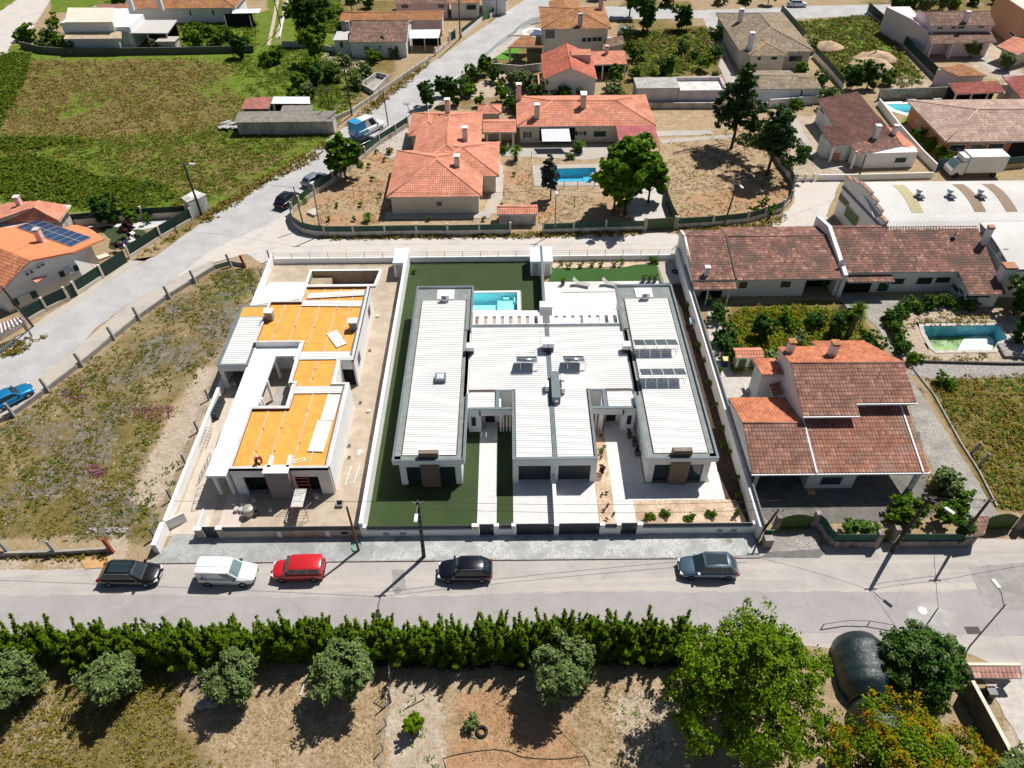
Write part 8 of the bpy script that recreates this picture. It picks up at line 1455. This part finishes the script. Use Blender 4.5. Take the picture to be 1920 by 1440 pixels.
for a,b,lb in ((212,288,'potted plant left of the sun loungers'),(792,265,'potted plant on the terrace right of the loungers, left one'),(832,268,'potted plant on the terrace right of the loungers, middle one'),(872,266,'potted plant on the terrace right of the loungers, right one')): pot('L',a,b,lb,'shmid',.7)
# ground cover that nobody could count
def cover(name,label,cat,polys,dens,key,size,h,seed,soft=.25,aspect=1.6,up_=.2,per=6,patchy=.45):
    r=np.random.default_rng(seed);P=[]
    for w,poly in polys:
        q=np.array(wp(poly));lo,hi=q.min(0),q.max(0);hi=np.minimum(hi,[130,190]);lo=np.maximum(lo,[-130,10]);n=int((hi[0]-lo[0])*(hi[1]-lo[1])*dens*w);p=r.uniform(lo,hi,(n,2));j_=p+r.normal(size=p.shape)*soft;p=p[in_poly(j_[:,0],j_[:,1],q)]
        f=np.sin(p[:,0]*.55+1.3*np.sin(p[:,1]*.31+seed))*np.sin(p[:,1]*.47+1.7*np.sin(p[:,0]*.23))+.5*np.sin(p[:,0]*1.9+p[:,1]*1.3+seed);p=p[f+r.normal(size=len(p))*.5 > patchy-1+.0];P.append(p)
    P=np.concatenate(P);n=len(P);k=np.repeat(P,per,0);hh=np.repeat(r.uniform(.3,1,n)**1.5,per);off=r.normal(size=(n*per,2))*size*.8;c=np.stack([k[:,0]+off[:,0],k[:,1]+off[:,1],h*hh*r.uniform(.3,1,n*per)],1)
    V,Q_=leaf_arrays(c,size,up_=1.1,aspect=aspect,R_=r,droop=.3);V[:,2]=np.maximum(V[:,2],.005);return tag(np_mesh(name,V,Q_,LM[key]),label,cat,None,'stuff')
NB=[(60,112),(200,120),(330,108),(440,122),(410,160),(470,195),(420,240),(250,268),(120,250),(0,268),(15,170)];NT=[(420,110),(560,85),(640,80),(690,150),(650,212),(440,240),(470,160)];NS=[(-60,250),(200,262),(430,232),(640,225),(592,268),(365,392),(130,395),(-60,330)]
cover('field_grass','green grass and weeds covering the big field in the upper left','grass',[(.12,NB),(1.2,NT),(.9,NS)],4.5,'grass',.24,.2,1,.8,patchy=.6)
cover('field_grass','dry straw-coloured stalks scattered over the big green field','grass',[(1.3,NB),(.35,NS)],4,'dry',.2,.1,2,1.,patchy=.6);cover('field_weeds','olive brown weeds mixed into the big green field','weeds',[(1.3,NB),(.8,NS)],3,'weed',.22,.2,22,1.,patchy=.8)
cover('bramble','dense bright green bramble strip above the left house','bramble',[(1,[(-40,300),(60,290),(200,335),(300,345),(330,370),(215,400),(130,385),(0,370),(-60,370)]),(1,[(-60,120),(10,100),(60,100),(45,150),(20,200),(0,240),(-60,260)]),(.8,[(-20,258),(70,258),(160,262),(160,270),(60,280),(-20,282)])],8,'grass',.3,.6,3,patchy=-.1)
LOT=[(0,800),(92,740),(154,690),(262,602),(367,532),(405,508),(495,500),(470,560),(400,670),(320,770),(255,900),(290,990),(210,1012),(-60,1018),(-60,840)]
cover('lot_weeds','olive and brown weeds covering the vacant lot at the left','weeds',[(1,LOT)],10,'weed',.12,.2,4,patchy=1.0)
cover('lot_weeds','green weeds in the vacant lot at the left','weeds',[(.6,LOT),(1,[(370,520),(480,505),(470,545),(380,560)]),(1.2,[(270,900),(340,860),(300,1010),(255,1010)])],4,'grass',.16,.25,5,patchy=1.0)
cover('pink_flowers','patches of pink flowers in the vacant lot','flowers',[(3,[(165,880),(192,872),(195,892),(170,900)]),(1.2,[(250,760),(330,770),(320,790),(250,778)]),(.5,[(110,740),(170,720),(160,760)])],5,'pinkf',.17,.2,6,patchy=-.5)
cover('lot_stones','pale dead stalks and stones strewn in the vacant lot','debris',[(1,LOT)],3,'white_f',.15,.06,12,patchy=.9,per=3)
SWB=[(-60,1260),(330,1255),(350,1300),(325,1350),(413,1393),(410,1500),(-60,1500)]
cover('meadow_weeds','tall brown and olive weeds in the meadow at the bottom left','weeds',[(1,SWB)],18,'weed',.11,.22,7,patchy=.9);cover('meadow_flowers','small white flowers sprinkled in the bottom left meadow','flowers',[(1,SWB)],9,'white_f',.07,.35,8,patchy=.8,per=3)
cover('meadow_weeds','green and yellow tufts in the bottom left meadow','weeds',[(1,SWB),(.3,[(350,1260),(470,1255),(440,1320),(350,1330)])],7,'yel',.1,.3,9,patchy=1.0)
GAR=[(1375,585),(1500,575),(1590,590),(1645,650),(1480,665),(1375,700)]
cover('garden_flowers','yellow wild flowers in the overgrown garden below the row houses','flowers',[(1,GAR)],20,'yel',.2,.6,10,patchy=.2);cover('garden_weeds','green undergrowth in the overgrown garden below the row houses','weeds',[(1,GAR)],12,'mid',.22,.45,11,patchy=.4)
RF=[(1735,715),(1930,700),(1980,960),(1880,955),(1800,820)];cover('garden_weeds','olive and yellow weeds in the plot right of the paved path','weeds',[(1,RF),(.8,[(1700,590),(1850,585),(1855,612),(1700,615)]),(.8,[(1700,665),(1850,662),(1850,680),(1710,680)]),(.7,[(1735,880),(1800,960),(1740,960)])],10,'weed',.17,.3,13,patchy=.8);cover('garden_weeds','green tufts in the plot right of the paved path','weeds',[(1,RF)],5,'mid',.16,.3,23,patchy=.9);cover('garden_flowers','yellow flowers in the plot right of the paved path','flowers',[(1,RF)],3,'yel',.16,.35,14,patchy=.9)
TP=[(1190,62),(1340,52),(1350,120),(1250,150),(1195,165)];TP2=[(1485,42),(1640,28),(1700,110),(1735,155),(1690,165),(1630,135),(1560,130)]
cover('plot_weeds','tall olive and yellow weeds in the plots beside the grey hipped house','weeds',[(1,TP),(1,TP2)],2,'weed',.34,.5,15,patchy=.5);cover('plot_weeds','green weeds in the plots beside the grey hipped house','weeds',[(1,TP),(.7,TP2),(1.2,[(540,0),(640,0),(640,60),(560,75)]),(.6,[(600,110),(690,150),(640,215),(600,200)]),(.6,[(330,45),(480,40),(480,95),(330,95)])],3,'grass',.34,.45,16,patchy=.3)
cover('verge_weeds','dry weeds along the verge left of the diagonal road','weeds',[(1,[(600,270),(640,245),(600,295),(480,355),(385,420),(372,408),(470,345)]),(1,[(650,235),(720,175),(805,112),(800,125),(725,188),(656,245)]),(1,[(95,625),(60,650),(20,672),(0,668),(40,640)]),(1,[(365,420),(290,470),(245,490),(300,455)])],7,'weed',.28,.4,17,patchy=.1)
cover('verge_weeds','dry grass strip at the foot of the long yard wall','weeds',[(1,[(600,442),(900,440),(1205,433),(1205,440),(900,447),(600,449)]),(1,[(1270,432),(1420,420),(1470,398),(1475,408),(1430,430),(1272,440)]),(1,[(0,1045),(215,1036),(215,1042),(0,1052)])],14,'weed',.22,.35,18,patchy=-.2)
cover('yard_tufts','short dry tufts over the tan yard','grass',[(1,[(560,430),(700,262),(760,255),(735,420)]),(1,[(940,300),(1000,300),(1000,360),(1170,372),(1200,420),(940,425)]),(1,[(1240,270),(1480,215),(1485,330),(1470,385),(1270,420)])],5,'dry',.14,.06,19,patchy=.8)
cover('bare_tufts','short dry tufts over the bare gardens at the bottom','grass',[(1,[(420,1265),(720,1265),(722,1440),(430,1440),(350,1330)]),(1,[(850,1300),(1230,1280),(1250,1440),(840,1440)])],30,'dry',.07,.03,20,patchy=.8,per=4);cover('bare_tufts','small green weeds dotted over the bare gardens at the bottom','weeds',[(1,[(740,1290),(840,1290),(830,1440),(735,1440)]),(.6,[(1120,1310),(1260,1290),(1250,1440),(1130,1440)])],3,'mid',.12,.08,21,patchy=.6,per=4)
# poles, lamps and overhead cables
m_wood=M('tarred_wood',(.10,.07,.05),.9,.3,5);m_woodr=M('brown_pole',(.20,.10,.05),.9,.25,4);m_cp=M('concrete_pole',(.30,.28,.25),.9,.2,3);m_dp=M('dark_pole',(.05,.045,.04),.85,.3,4);m_lamp=M('lamp_head_white',(.7,.74,.78),.4)
def pole3(k,base,top,H_,label,mat=None,r=.14,lamp=None,holes=False,arms=1,cat='utility pole',name='utility_pole'):
    b=Vector(W(k,*base));o=ORG[k];tp=Vector(W(k,top[0],top[1],H_));t=thing(name,label,cat,tuple(b));MB().tube([b,tp],r,8,taper=r*.7).build('pole',mat or m_dp,t)
    if holes:
        for i in range(9): q=b.lerp(tp,.12+i*.085);MB().box(q.x-.06,q.x+.06,q.y-r-.01,q.y-r+.02,q.z,q.z+.18).build('step_hole',m_cope,t)
    if arms: MB().box(tp.x-.45,tp.x+.45,tp.y-.04,tp.y+.04,tp.z-.25,tp.z-.17).build('crossarm',m_rail,t)
    for dx in ((-.4,0,.4) if arms else ()): MB().lathe((tp.x+dx,tp.y),[(.03,tp.z-.17),(.06,tp.z-.1),(.04,tp.z)],6).build('insulator',m_rail,t)
    if lamp:
        e=tp+Vector((lamp[0],lamp[1],lamp[2]));s0=tp+Vector((0,0,-.3));MB().tube([s0,s0.lerp(e,.6)+Vector((0,0,.15)),e],.035,5).build('lamp_arm',m_rail,t);d=Vector((lamp[0],lamp[1],0)).normalized();mb=MB();mb.obox((e.x+d.x*.28,e.y+d.y*.28),(d.x,d.y),.36,.13,e.z-.04,e.z+.1);mb.build('lamp_head',m_lamp,t,.03)
    return tp
p1=pole3('P',(795,1045),(783,940),7.6,'dark street pole with step holes and white lamp in front of the twin villa',holes=True,lamp=(0,-1.2,-.1),r=.17)
p0=pole3('P',(673,1033),(650,950),6.0,'bare brown wooden pole beside the coiled green hose',m_woodr,.12,arms=0)
p2=pole3('P',(1672,1033),(1745,932),7.4,'thick dark leaning pole with lamp in front of the tiled house',holes=True,lamp=(.75,-1.0,-.1),r=.19);p3=pole3('P',(1795,1016),(1857,936),6.6,'leaning dark pole by the tiled meter hut',r=.13);p4=pole3('P',(1427,1000),(1460,955),3.9,'leaning pole at the corner between the twin villa and the tiled house',m_dp,.11)
pole3('P',(1818,1212),(1886,1133),6.0,'slim grey street lamp at the lower right beside the road',M('lamp_post_grey',(.13,.14,.16),.6),.06,arms=0,lamp=(-.25,1.0,.5),cat='street lamp',name='street_lamp');pole3('P',(1742,1165),(1759,1140),3.2,'thin dark post carrying a cable among the dark tree',m_dp,.05,arms=0)
p5=pole3('P',(378,403),(344,306),7.6,'tall dark utility pole with lamp beside the white hut',lamp=(.9,-.2,0),r=.17);pole3('P',(62,612),(2,537),7.5,'utility pole at the left edge in front of the gabled wall',r=.12);p6=pole3('P',(571,430),(550,350),5.8,'brown wooden pole at the rounded yard corner',m_woodr,.1,arms=0);p7=pole3('P',(602,442),(587,352),6.6,'concrete pole at the left end of the long yard wall',m_cp,.12)
p8=pole3('P',(1040,438),(1043,355),6.2,'thin concrete pole with small lamp beside the wall store',m_cp,.09,lamp=(0,-.5,-.1));p9=pole3('P',(1355,430),(1383,342),7.2,'leaning dark pole with lamp inside the curved yard wall',lamp=(.2,-.7,-.1),r=.13);p10=pole3('P',(1274,456),(1280,425),2.6,'short dark post at the left corner of the row houses',m_dp,.07,arms=0)
pole3('P',(728,234),(718,172),7.0,'dark wooden pole right of the blue and white van',m_wood,.1,arms=0);pole3('P',(660,216),(645,127),9.0,'tall dark pole at the corner of the grey road wall',m_wood,.14);pole3('P',(622,225),(611,165),6.0,'dark pole beside the fibre-roofed barn',m_wood,.1);pole3('P',(863,72),(860,0),9.0,'dark pole beside the gate pillars of the white cottage',m_wood,.16);pole3('P',(527,52),(514,0),7.5,'dark pole on the upper dirt track',m_wood,.12)
pole3('P',(931,30),(931,0),4.0,'dark pole near the top edge by the white screened wall',m_wood,.1,arms=0);pole3('D',(730,1278),(782,1115),5.2,'dark wooden pole in front of the brown-roofed house wall',m_wood,.12,arms=0);pole3('P',(770,215),(762,193),3.0,'short post at the upper end of the tan yard wall',m_cp,.08);pole3('P',(480,77),(476,20),6,'thin pole beside the white-roofed shelter',m_dp,.06,arms=0)
pole3('F',(575,755),(562,665),2.4,'thin grey post with small bracket in the middle of the tan yard',m_rail,.05);pole3('G',(505,665),(505,600),2.2,'thin post in the dry grass below the yard pool',m_rail,.05)
def cable(a,b,sag,label,r=.018):
    pts=[Vector(a).lerp(Vector(b),i/16)-Vector((0,0,sag*4*(i/16)*(1-i/16))) for i in range(17)];mb=MB();mb.tube(pts,r,4);tag(mb.build('overhead_cable',m_dp),label,'cable')
far=Vector((-85,37,7));cable(p1,far,.8,'overhead cable running left from the pole in front of the twin villa');cable(p1,p4+Vector((0,0,1.2)),.5,'overhead cable from the villa pole to the corner pole');cable(p1-Vector((0,0,.9)),p4,.5,'lower overhead cable from the villa pole to the corner pole');cable(p4,p2,.3,'overhead cable from the corner pole to the thick leaning pole');cable(p2,p3,.2,'overhead cable between the two leaning poles at the right');cable(p3,(75,40,6.5),.6,'overhead cable running off the right edge');cable(p2-Vector((0,0,1)),p3-Vector((0,0,1)),.2,'second cable between the two leaning poles at the right')
cable(p5,p7,.9,'overhead cable crossing the diagonal road to the yard corner');cable(p7,p8,.7,'overhead cable above the long yard wall');cable(p8,p9,.9,'overhead cable above the right half of the tan yard');cable(p9,(60,100,6),.8,'overhead cable from the leaning yard pole to the right');cable(p5,(-60,62,7.2),.7,'overhead cable along the left house roofs');cable(p2,W('P',1759,1140,3.2),.1,'cable from the thick pole down to the post in the dark tree')
# garden objects and clutter
def lounger(k,a,b,lb,z=.08,rz=0.):
    x,y,_=W(k,a,b);t=thing('sun_lounger',lb,'sun lounger',(0,0,0),'sun loungers');mg_=M('lounger_grey',(.38,.38,.36),.8)
    MB().slab([(-.1,-.32,.33),(1.3,-.32,.33),(1.3,.32,.33),(-.1,.32,.33)],.05).build('seat',mg_,t);MB().slab([(-.7,-.32,.85),(-.12,-.32,.34),(-.12,.32,.34),(-.7,.32,.85)],.05).build('backrest',mg_,t)
    for sx in (0,1.2):
        for s in (-1,1): MB().tube([(sx,s*.28,.3),(sx+.08,s*.3,0)],.022,5).build('leg',m_alu,t)
    t.location=(x,y,z);t.rotation_euler.z=rz
lounger('L',325,290,'left grey sun lounger on the white terrace behind the right home',rz=-.35);lounger('L',535,290,'right grey sun lounger on the white terrace behind the right home',rz=-.35);lounger('D',1082,728,'left lounger by the turquoise pool near the stone wall',.02);lounger('D',1265,724,'right lounger by the turquoise pool near the stone wall',.02);lounger('G',605,500,'white lounger at the right end of the tan yard pool',.05,1.2)
x,y,_=W('L',1150,585);t=thing('clothes_rack','folding clothes rack with pale blue and purple laundry beside the right wing','clothes rack',(x,y,.04));mb=MB()
for s in (-.5,.5): mb.tube([(x-.5,y+s,.9),(x+.5,y+s,.9)],.015,4);mb.tube([(x-.4,y+s,0),(x+.4,y+s,.9)],.015,4);mb.tube([(x+.4,y+s,0),(x-.4,y+s,.9)],.015,4)
for i in range(5): mb.tube([(x-.45+i*.22,y-.5,.9),(x-.45+i*.22,y+.5,.9)],.01,4)
mb.build('frame',m_alu,t);MB().box(x-.47,x-.1,y-.45,y+.4,.6,.92).build('pale_blue_cloth',M('pale_blue_cloth',(.42,.62,.72),.9),t);MB().box(x+.2,x+.42,y-.1,y+.35,.62,.93).build('purple_cloth',M('purple_cloth',(.12,.07,.2),.9),t)
def tyre(k,a,b,z,lb,R_=.33,r=.11):
    x,y,_=W(k,a,b);mb=MB();mb.smooth=True;mb.tube([(x+R_*math.cos(i*math.pi/10),y+R_*math.sin(i*math.pi/10),z+r) for i in range(21)],r,8,cap=False);tag(mb.build('old_tyre',m_tyre),lb,'tyre')
tyre('S',910,1118,0,'old black tyre on the orange soil beside a dead bush');tyre('L',1020,195,.02,'small black tyre on the concrete beside the row house wall')
x,y,_=W('S',850,1090);plant('obush',x,y,.7,name='dead_bush',label='dry greyish bush beside the old tyre',cat='bush')
m_hose=M('green_hose',(.03,.38,.22),.5);x,y,_=W('J',1495,1095,.11);mb=MB();mb.tube([(x+(.38+.03*math.sin(i))*math.cos(i*.5),y+(.5+.04*math.cos(i*1.3))*math.sin(i*.5),.13+.002*i) for i in range(38)],.03,5);tag(mb.build('garden_hose',m_hose),'coiled bright green hose at the foot of the bare wooden pole','hose')
mb=MB();mb.tube([W('S',*p,.03) for p in ((708,1320),(693,1265),(760,1245),(880,1225),(980,1215),(1060,1225),(1130,1255),(1200,1265),(1300,1270),(1400,1265),(1490,1250),(1515,1290),(1515,1310))],.03,5);tag(mb.build('irrigation_pipe',m_dp),'long dark irrigation pipe curving over the orange soil at the bottom','pipe')
mb=MB();mb.tube([W('S',*p,.03) for p in ((1300,1045),(1390,1150),(1490,1245))],.018,4);tag(mb.build('green_string',M('green_string',(.2,.3,.12),.8)),'thin green line lying on the dry ground right of the orange soil','string')
def stone(k,a,b,r,lb,name='stone_block',c=(.33,.31,.28)):
    x,y,_=W(k,a,b);R0=np.random.default_rng(int(a+b));mb=MB();mb.lathe((x,y),[(r*.7,0),(r,r*.3),(r*.9,r*.8),(r*.5,r*1.05)],7,1.2,.8);mb.v=[(v[0]+R0.normal()*r*.1,v[1]+R0.normal()*r*.1,max(0,v[2]+R0.normal()*r*.07)) for v in mb.v];tag(mb.build(name,M('pale_stone' if c[0] < .5 else 'sand_heap_mat',c,.95,.25,3,fine=7,bmp=.8)),lb,name.replace('_',' '))
stone('R',1195,915,.42,'rear stone block of three beside the small round olive tree');stone('R',1145,965,.45,'left stone block of three beside the small round olive tree');stone('R',1200,965,.42,'right hollow stone block of three beside the small round olive tree')
def heap(k,a,b,r,h,lb,sx=1.4):
    x,y,_=W(k,a,b);R0=np.random.default_rng(int(a));mb=MB();mb.smooth=True;mb.lathe((x,y),[(r,0),(r*.85,h*.3),(r*.6,h*.72),(r*.3,h*.95),(.05,h)],18,sx,.9);mb.v=[(v[0]+R0.normal()*r*.05,v[1]+R0.normal()*r*.05,max(0,v[2]+R0.normal()*h*.06)) for v in mb.v];tag(mb.build('sand_heap',M('heap_sand',(.52,.38,.25),.95,.2,1.5,fine=5,bmp=.9)),lb,'sand heap')
heap('D',490,355,2.6,1.4,'small smooth sand heap in the weedy lot, upper left one');heap('D',800,505,3.6,2.0,'larger front sand heap in the weedy lot');heap('D',845,440,3.2,1.7,'rear sand heap touching the larger one in the weedy lot')
mn,nt,b=new_mat('shade_net');c=mix(nt,sm(nt,noise(nt,.9,5,.6,dist=.6),.35,.65),(.007,.02,.02),(.018,.036,.037));nt.links.new(c,b.inputs['Base Color']);b.inputs['Roughness'].default_value=.38;b.inputs['Specular IOR Level'].default_value=.5;bump(nt,b,noise(nt,3.5,6,.7,dist=.8),.5,.12)
def tunnel(c0,c1,R_,h,lb):
    a,b_=Vector(c0),Vector(c1);d=(b_-a).normalized();s=Vector((-d.y,d.x,0));V=[];K,L_=15,15
    for i in range(L_):
        f=i/(L_-1);p=a.lerp(b_,f);e=1-.28*abs(2*f-1)**4
        for j in range(K): q=math.pi*j/(K-1);sag=.05*math.sin(f*math.pi*5)**2;V.append(p+s*R_*e*math.cos(q)*(1-sag*.5)+Vector((0,0,h*e*math.sin(q)**.8*(1-sag)+random.uniform(-.03,.03))))
    t=thing('net_tunnel',lb,'net tunnel',tuple(a));mb=MB();mb.smooth=True;mb.add(V,[(i*K+j,i*K+j+1,(i+1)*K+j+1,(i+1)*K+j) for i in range(L_-1) for j in range(K-1)]);mb.build('net',mn,t)
    for i in (0,L_//2,L_-1): MB().tube([v-Vector((0,0,.06)) for v in V[i*K:(i+1)*K]],.03,5).build('hoop',m_rail,t)
tunnel(W('P',1600,1205),W('P',1630,1320),2.0,2.5,'large dark green net-covered tunnel between the feathery tree and the round tree');tunnel(W('P',1632,1325),W('P',1650,1400),1.8,2.2,'second smaller net tunnel behind the orange-blossom tree')
MB_=MB();MB_.tube([W('P',*p,.5) for p in ((1545,1170),(1590,1163),(1632,1164),(1678,1172))],.045,6);[MB_.tube([W('P',a,b,.5),W('P',a,b,.5)[:2]+(0,)],.04,5) for a,b in ((1545,1170),(1632,1164),(1678,1172))];tag(MB_.build('roadside_rail',m_rail),'low dark handrail above the net tunnel','rail')
def stick(pts,r,lb,name,cat,mat=m_wood): mb=MB();mb.tube([W('S',a,b,z) for a,b,z in pts],r,6);tag(mb.build(name,mat),lb,cat)
t=thing('wooden_gate','broken wooden gate frame at the wire fence between the bare gardens','gate',W('S',370,950));mb=MB();a,b_=Vector(W('S',340,915)),Vector(W('S',400,950));frame_lattice(mb,a,b_,(0,0,1.0),4,.04);mb.build('frame',m_wood,t);mb=MB();mb.tube([W('S',400,950),Vector(W('S',400,950))+Vector((0,.1,2.2))],.06,6);mb.build('post',M('grey_wood',(.3,.28,.25),.9),t)
t=thing('wire_fence','thin wire mesh fence between the two bare gardens at the bottom','fence',W('S',370,1000));pts=[W('S',*p)[:2] for p in ((395,680),(400,830),(392,950),(372,1080),(355,1220),(340,1340),(330,1450))]
for p in pts: MB().box(p[0]-.04,p[0]+.04,p[1]-.04,p[1]+.04,0,1.3).build('post',m_rail,t)
for z in (.1,.4,.7,1.0,1.25): MB().tube([(p[0],p[1],z) for p in pts],.008,4).build('wire',m_alu,t)
stick([(540,940,0),(527,875,1.6),(592,918,.2)],.05,'leaning wooden tripod beside the small young tree','wooden_stakes','stakes',MATS['grey_wood']);stick([(1075,915,0),(1035,868,1.3),(1078,880,1.3)],.04,'bent dark post standing in the orange-soil garden','bent_post','post');stick([(1625,935,0),(1615,905,.6),(1640,945,.02)],.04,'small wooden stake on the dry ground right of the olive tree','wooden_stake','stake',MATS['grey_wood']);stick([(1690-1800,910,.05),(1720-1800,820,.05)],.06,'pale plank lying on the dry ground left of the broken gate','plank','plank',MATS['pale_planks'] if 'pale_planks' in MATS else m_conc);stick([(850,1140,.04),(882,1155,.04)],.06,'small board beside the old tyre','board','board',MATS['grey_wood'])
mb=MB()
for i in range(16): a=random.uniform(0,6.28);x,y,_=W('R',1050+random.uniform(-120,120),790+random.uniform(-30,60));mb.tube([(x,y,.1),(x+1.1*math.cos(a),y+1.1*math.sin(a),.1+random.random()*.4)],.03,4)
tag(mb.build('brushwood',m_barkg),'pile of grey cut branches below the hedge','branches',kind='stuff')
mb=MB();x,y,_=W('G',1250,330)
for i in range(34): a=random.uniform(-.6,1.0)+(3.14 if i % 5 == 0 else 0);q=random.uniform(0,1);bx,by=x-3+q*7,y-.5+q*1.5;mb.tube([(bx,by,.2),(bx+1.2*math.cos(a),by+1.2*math.sin(a),.4+random.random()*.8)],.03,4,taper=.01)
mb.tube([(x-4,y-.9,.2),(x+5,y+1.9,.5)],.09,6,taper=.04);tag(mb.build('fallen_branch',m_barkg),'bare fallen grey branches left of the tall pine','branches')
sheet('soil',wp([(152,1052),(170,1046),(205,1045),(212,1052),(205,1066),(160,1068)]),.03,M('orange_sand',(.55,.33,.15),.95,.2,1,fine=6),.15);sheet('soil',wp([(278,1046),(296,1046),(300,1056),(276,1058)]),.03,MATS['orange_sand'],.1)
x,y,_=W('L',1530,1055);t=thing('garden_table','stone-like garden table with two benches beside the tiled house','table',(x,y,.02));MB().box(x-.1+.5,x+.6+.5,y-.5,y+.6,.6,.68).box(x+.6,x+.75,y-.1,y+.2,0,.6).build('table_top',m_anth,t)
for dx in (0.0,1.45): MB().box(x+dx-.2,x+dx+.15,y-.6,y+.7,.35,.43).box(x+dx-.1,x+dx+.05,y-.4,y+.4,0,.35).build('bench',M('bench_stone',(.5,.49,.46),.9),t)
def bin_(k,a,b,lb): x,y,_=W(k,a,b);t=thing('wheelie_bin',lb,'bin',(x,y,0));MB().box(x-.28,x+.28,y-.3,y+.3,0,.9).build('body',M('bin_blue',(.02,.05,.12),.5),t);MB().box(x-.3,x+.3,y-.33,y+.33,.9,.97).build('lid',M('bin_yellow',(.62,.60,.15),.5),t)
bin_('L',1375,865,'bin with yellow lid beside the small garden store');bin_('L',1255,420,'bin with yellow lid in the shade of the row house canopy')
x,y,_=W('G',135,400)
t=MB();x,y,_=W('O',625,300);t.box(x-.3,x+.3,y-.3,y+.3,.9,1.0);[t.tube([(x+i*.25,y+j*.25,0),(x+i*.25,y+j*.25,.9)],.03,4) for i in (-1,1) for j in (-1,1)];tag(t.build('wooden_stool',M('ochre_wood',(.4,.25,.12),.8)),'small wooden stand at the edge of the carport shade','stool')
t=MB();x,y,_=W('F',265,890);t.prism([W('F',*p)[:2] for p in ((222,885),(280,910),(315,885),(290,852))],0,.35);tag(t.build('well_cover',M('pale_slab',(.5,.47,.4),.9,.2)),'flat pale slab cover in the corner of the tan yard','slab')
t=MB();
for i in range(10): x,y,_=W('A',1215+random.uniform(0,110),725+random.uniform(-25,10));t.obox((x,y),(1,random.uniform(-1,1)),.8,.35,.1+.04*i,.16+.04*i)
tag(t.build('scrap_sheets',M('scrap_metal',(.4,.38,.36),.7,.4,1)),'heap of scrap sheets at the left end of the fibre-roofed barn','scrap')
for k,a,b,lb in (('L',925,265,'grey rolled tube on the concrete beside the dark lawn end'),): x,y,_=W(k,a,b,.3);MB_=MB();MB_.tube([(x-.1,y-.1,.3),(x+.4,y-1.0,.3)],.28,12);tag(MB_.build('rolled_mat',m_memb),lb,'roll')
t=MB();
for i in range(26): x,y,_=W('Q',random.uniform(560,830)*1.0,random.uniform(1200,1235));t.obox((x,y),(1,random.uniform(-1,1)),random.uniform(.06,.2),random.uniform(.05,.14),0,random.uniform(.05,.16))
tag(t.build('rubble',m_conc),'pale rubble near the front wall of the vacant lot','rubble',kind='stuff')
t=thing('striped_pergola','small pergola with purple and white slats at the left edge below the solar roof house','pergola',W('E',120,1330))
a,b_,c_,d_=[Vector(W('E',*q,2.2)) for q in ((-60,1400),(225,1255),(180,1215),(-60,1300))]
for i in range(16): q0,q1=a.lerp(b_,i/16),a.lerp(b_,(i+.6)/16);r0,r1=d_.lerp(c_,i/16),d_.lerp(c_,(i+.6)/16);mb=MB();mb.slab([q0,q1,r1,r0],.05);mb.build('slat',M('purple_slat',(.13,.05,.09),.7) if i % 2 else m_white,t)
for p in (b_,c_): MB().box(p.x-.3,p.x-.18,p.y-.06,p.y+.06,0,2.15).build('post',m_rail,t)
w=MB();w.wall(W('E',-60,1470)[:2],W('E',240,1290)[:2],0,.9,.25);tag(w.build('garden_wall',m_wl),'low pale wall under the striped pergola at the left edge','wall')
t=MB();x,y,_=W('D',60,500);[t.tube([(x+random.uniform(-2,2),y+random.uniform(-1.5,1.5),0),(x+random.uniform(-2.5,2.5),y+random.uniform(-2,2),1.8)],.03,4,taper=.01) for i in range(40)];tag(t.build('bare_shrub',m_barkg),'bare grey leafless shrub in front of the grey hipped house','shrub')
ground_build()
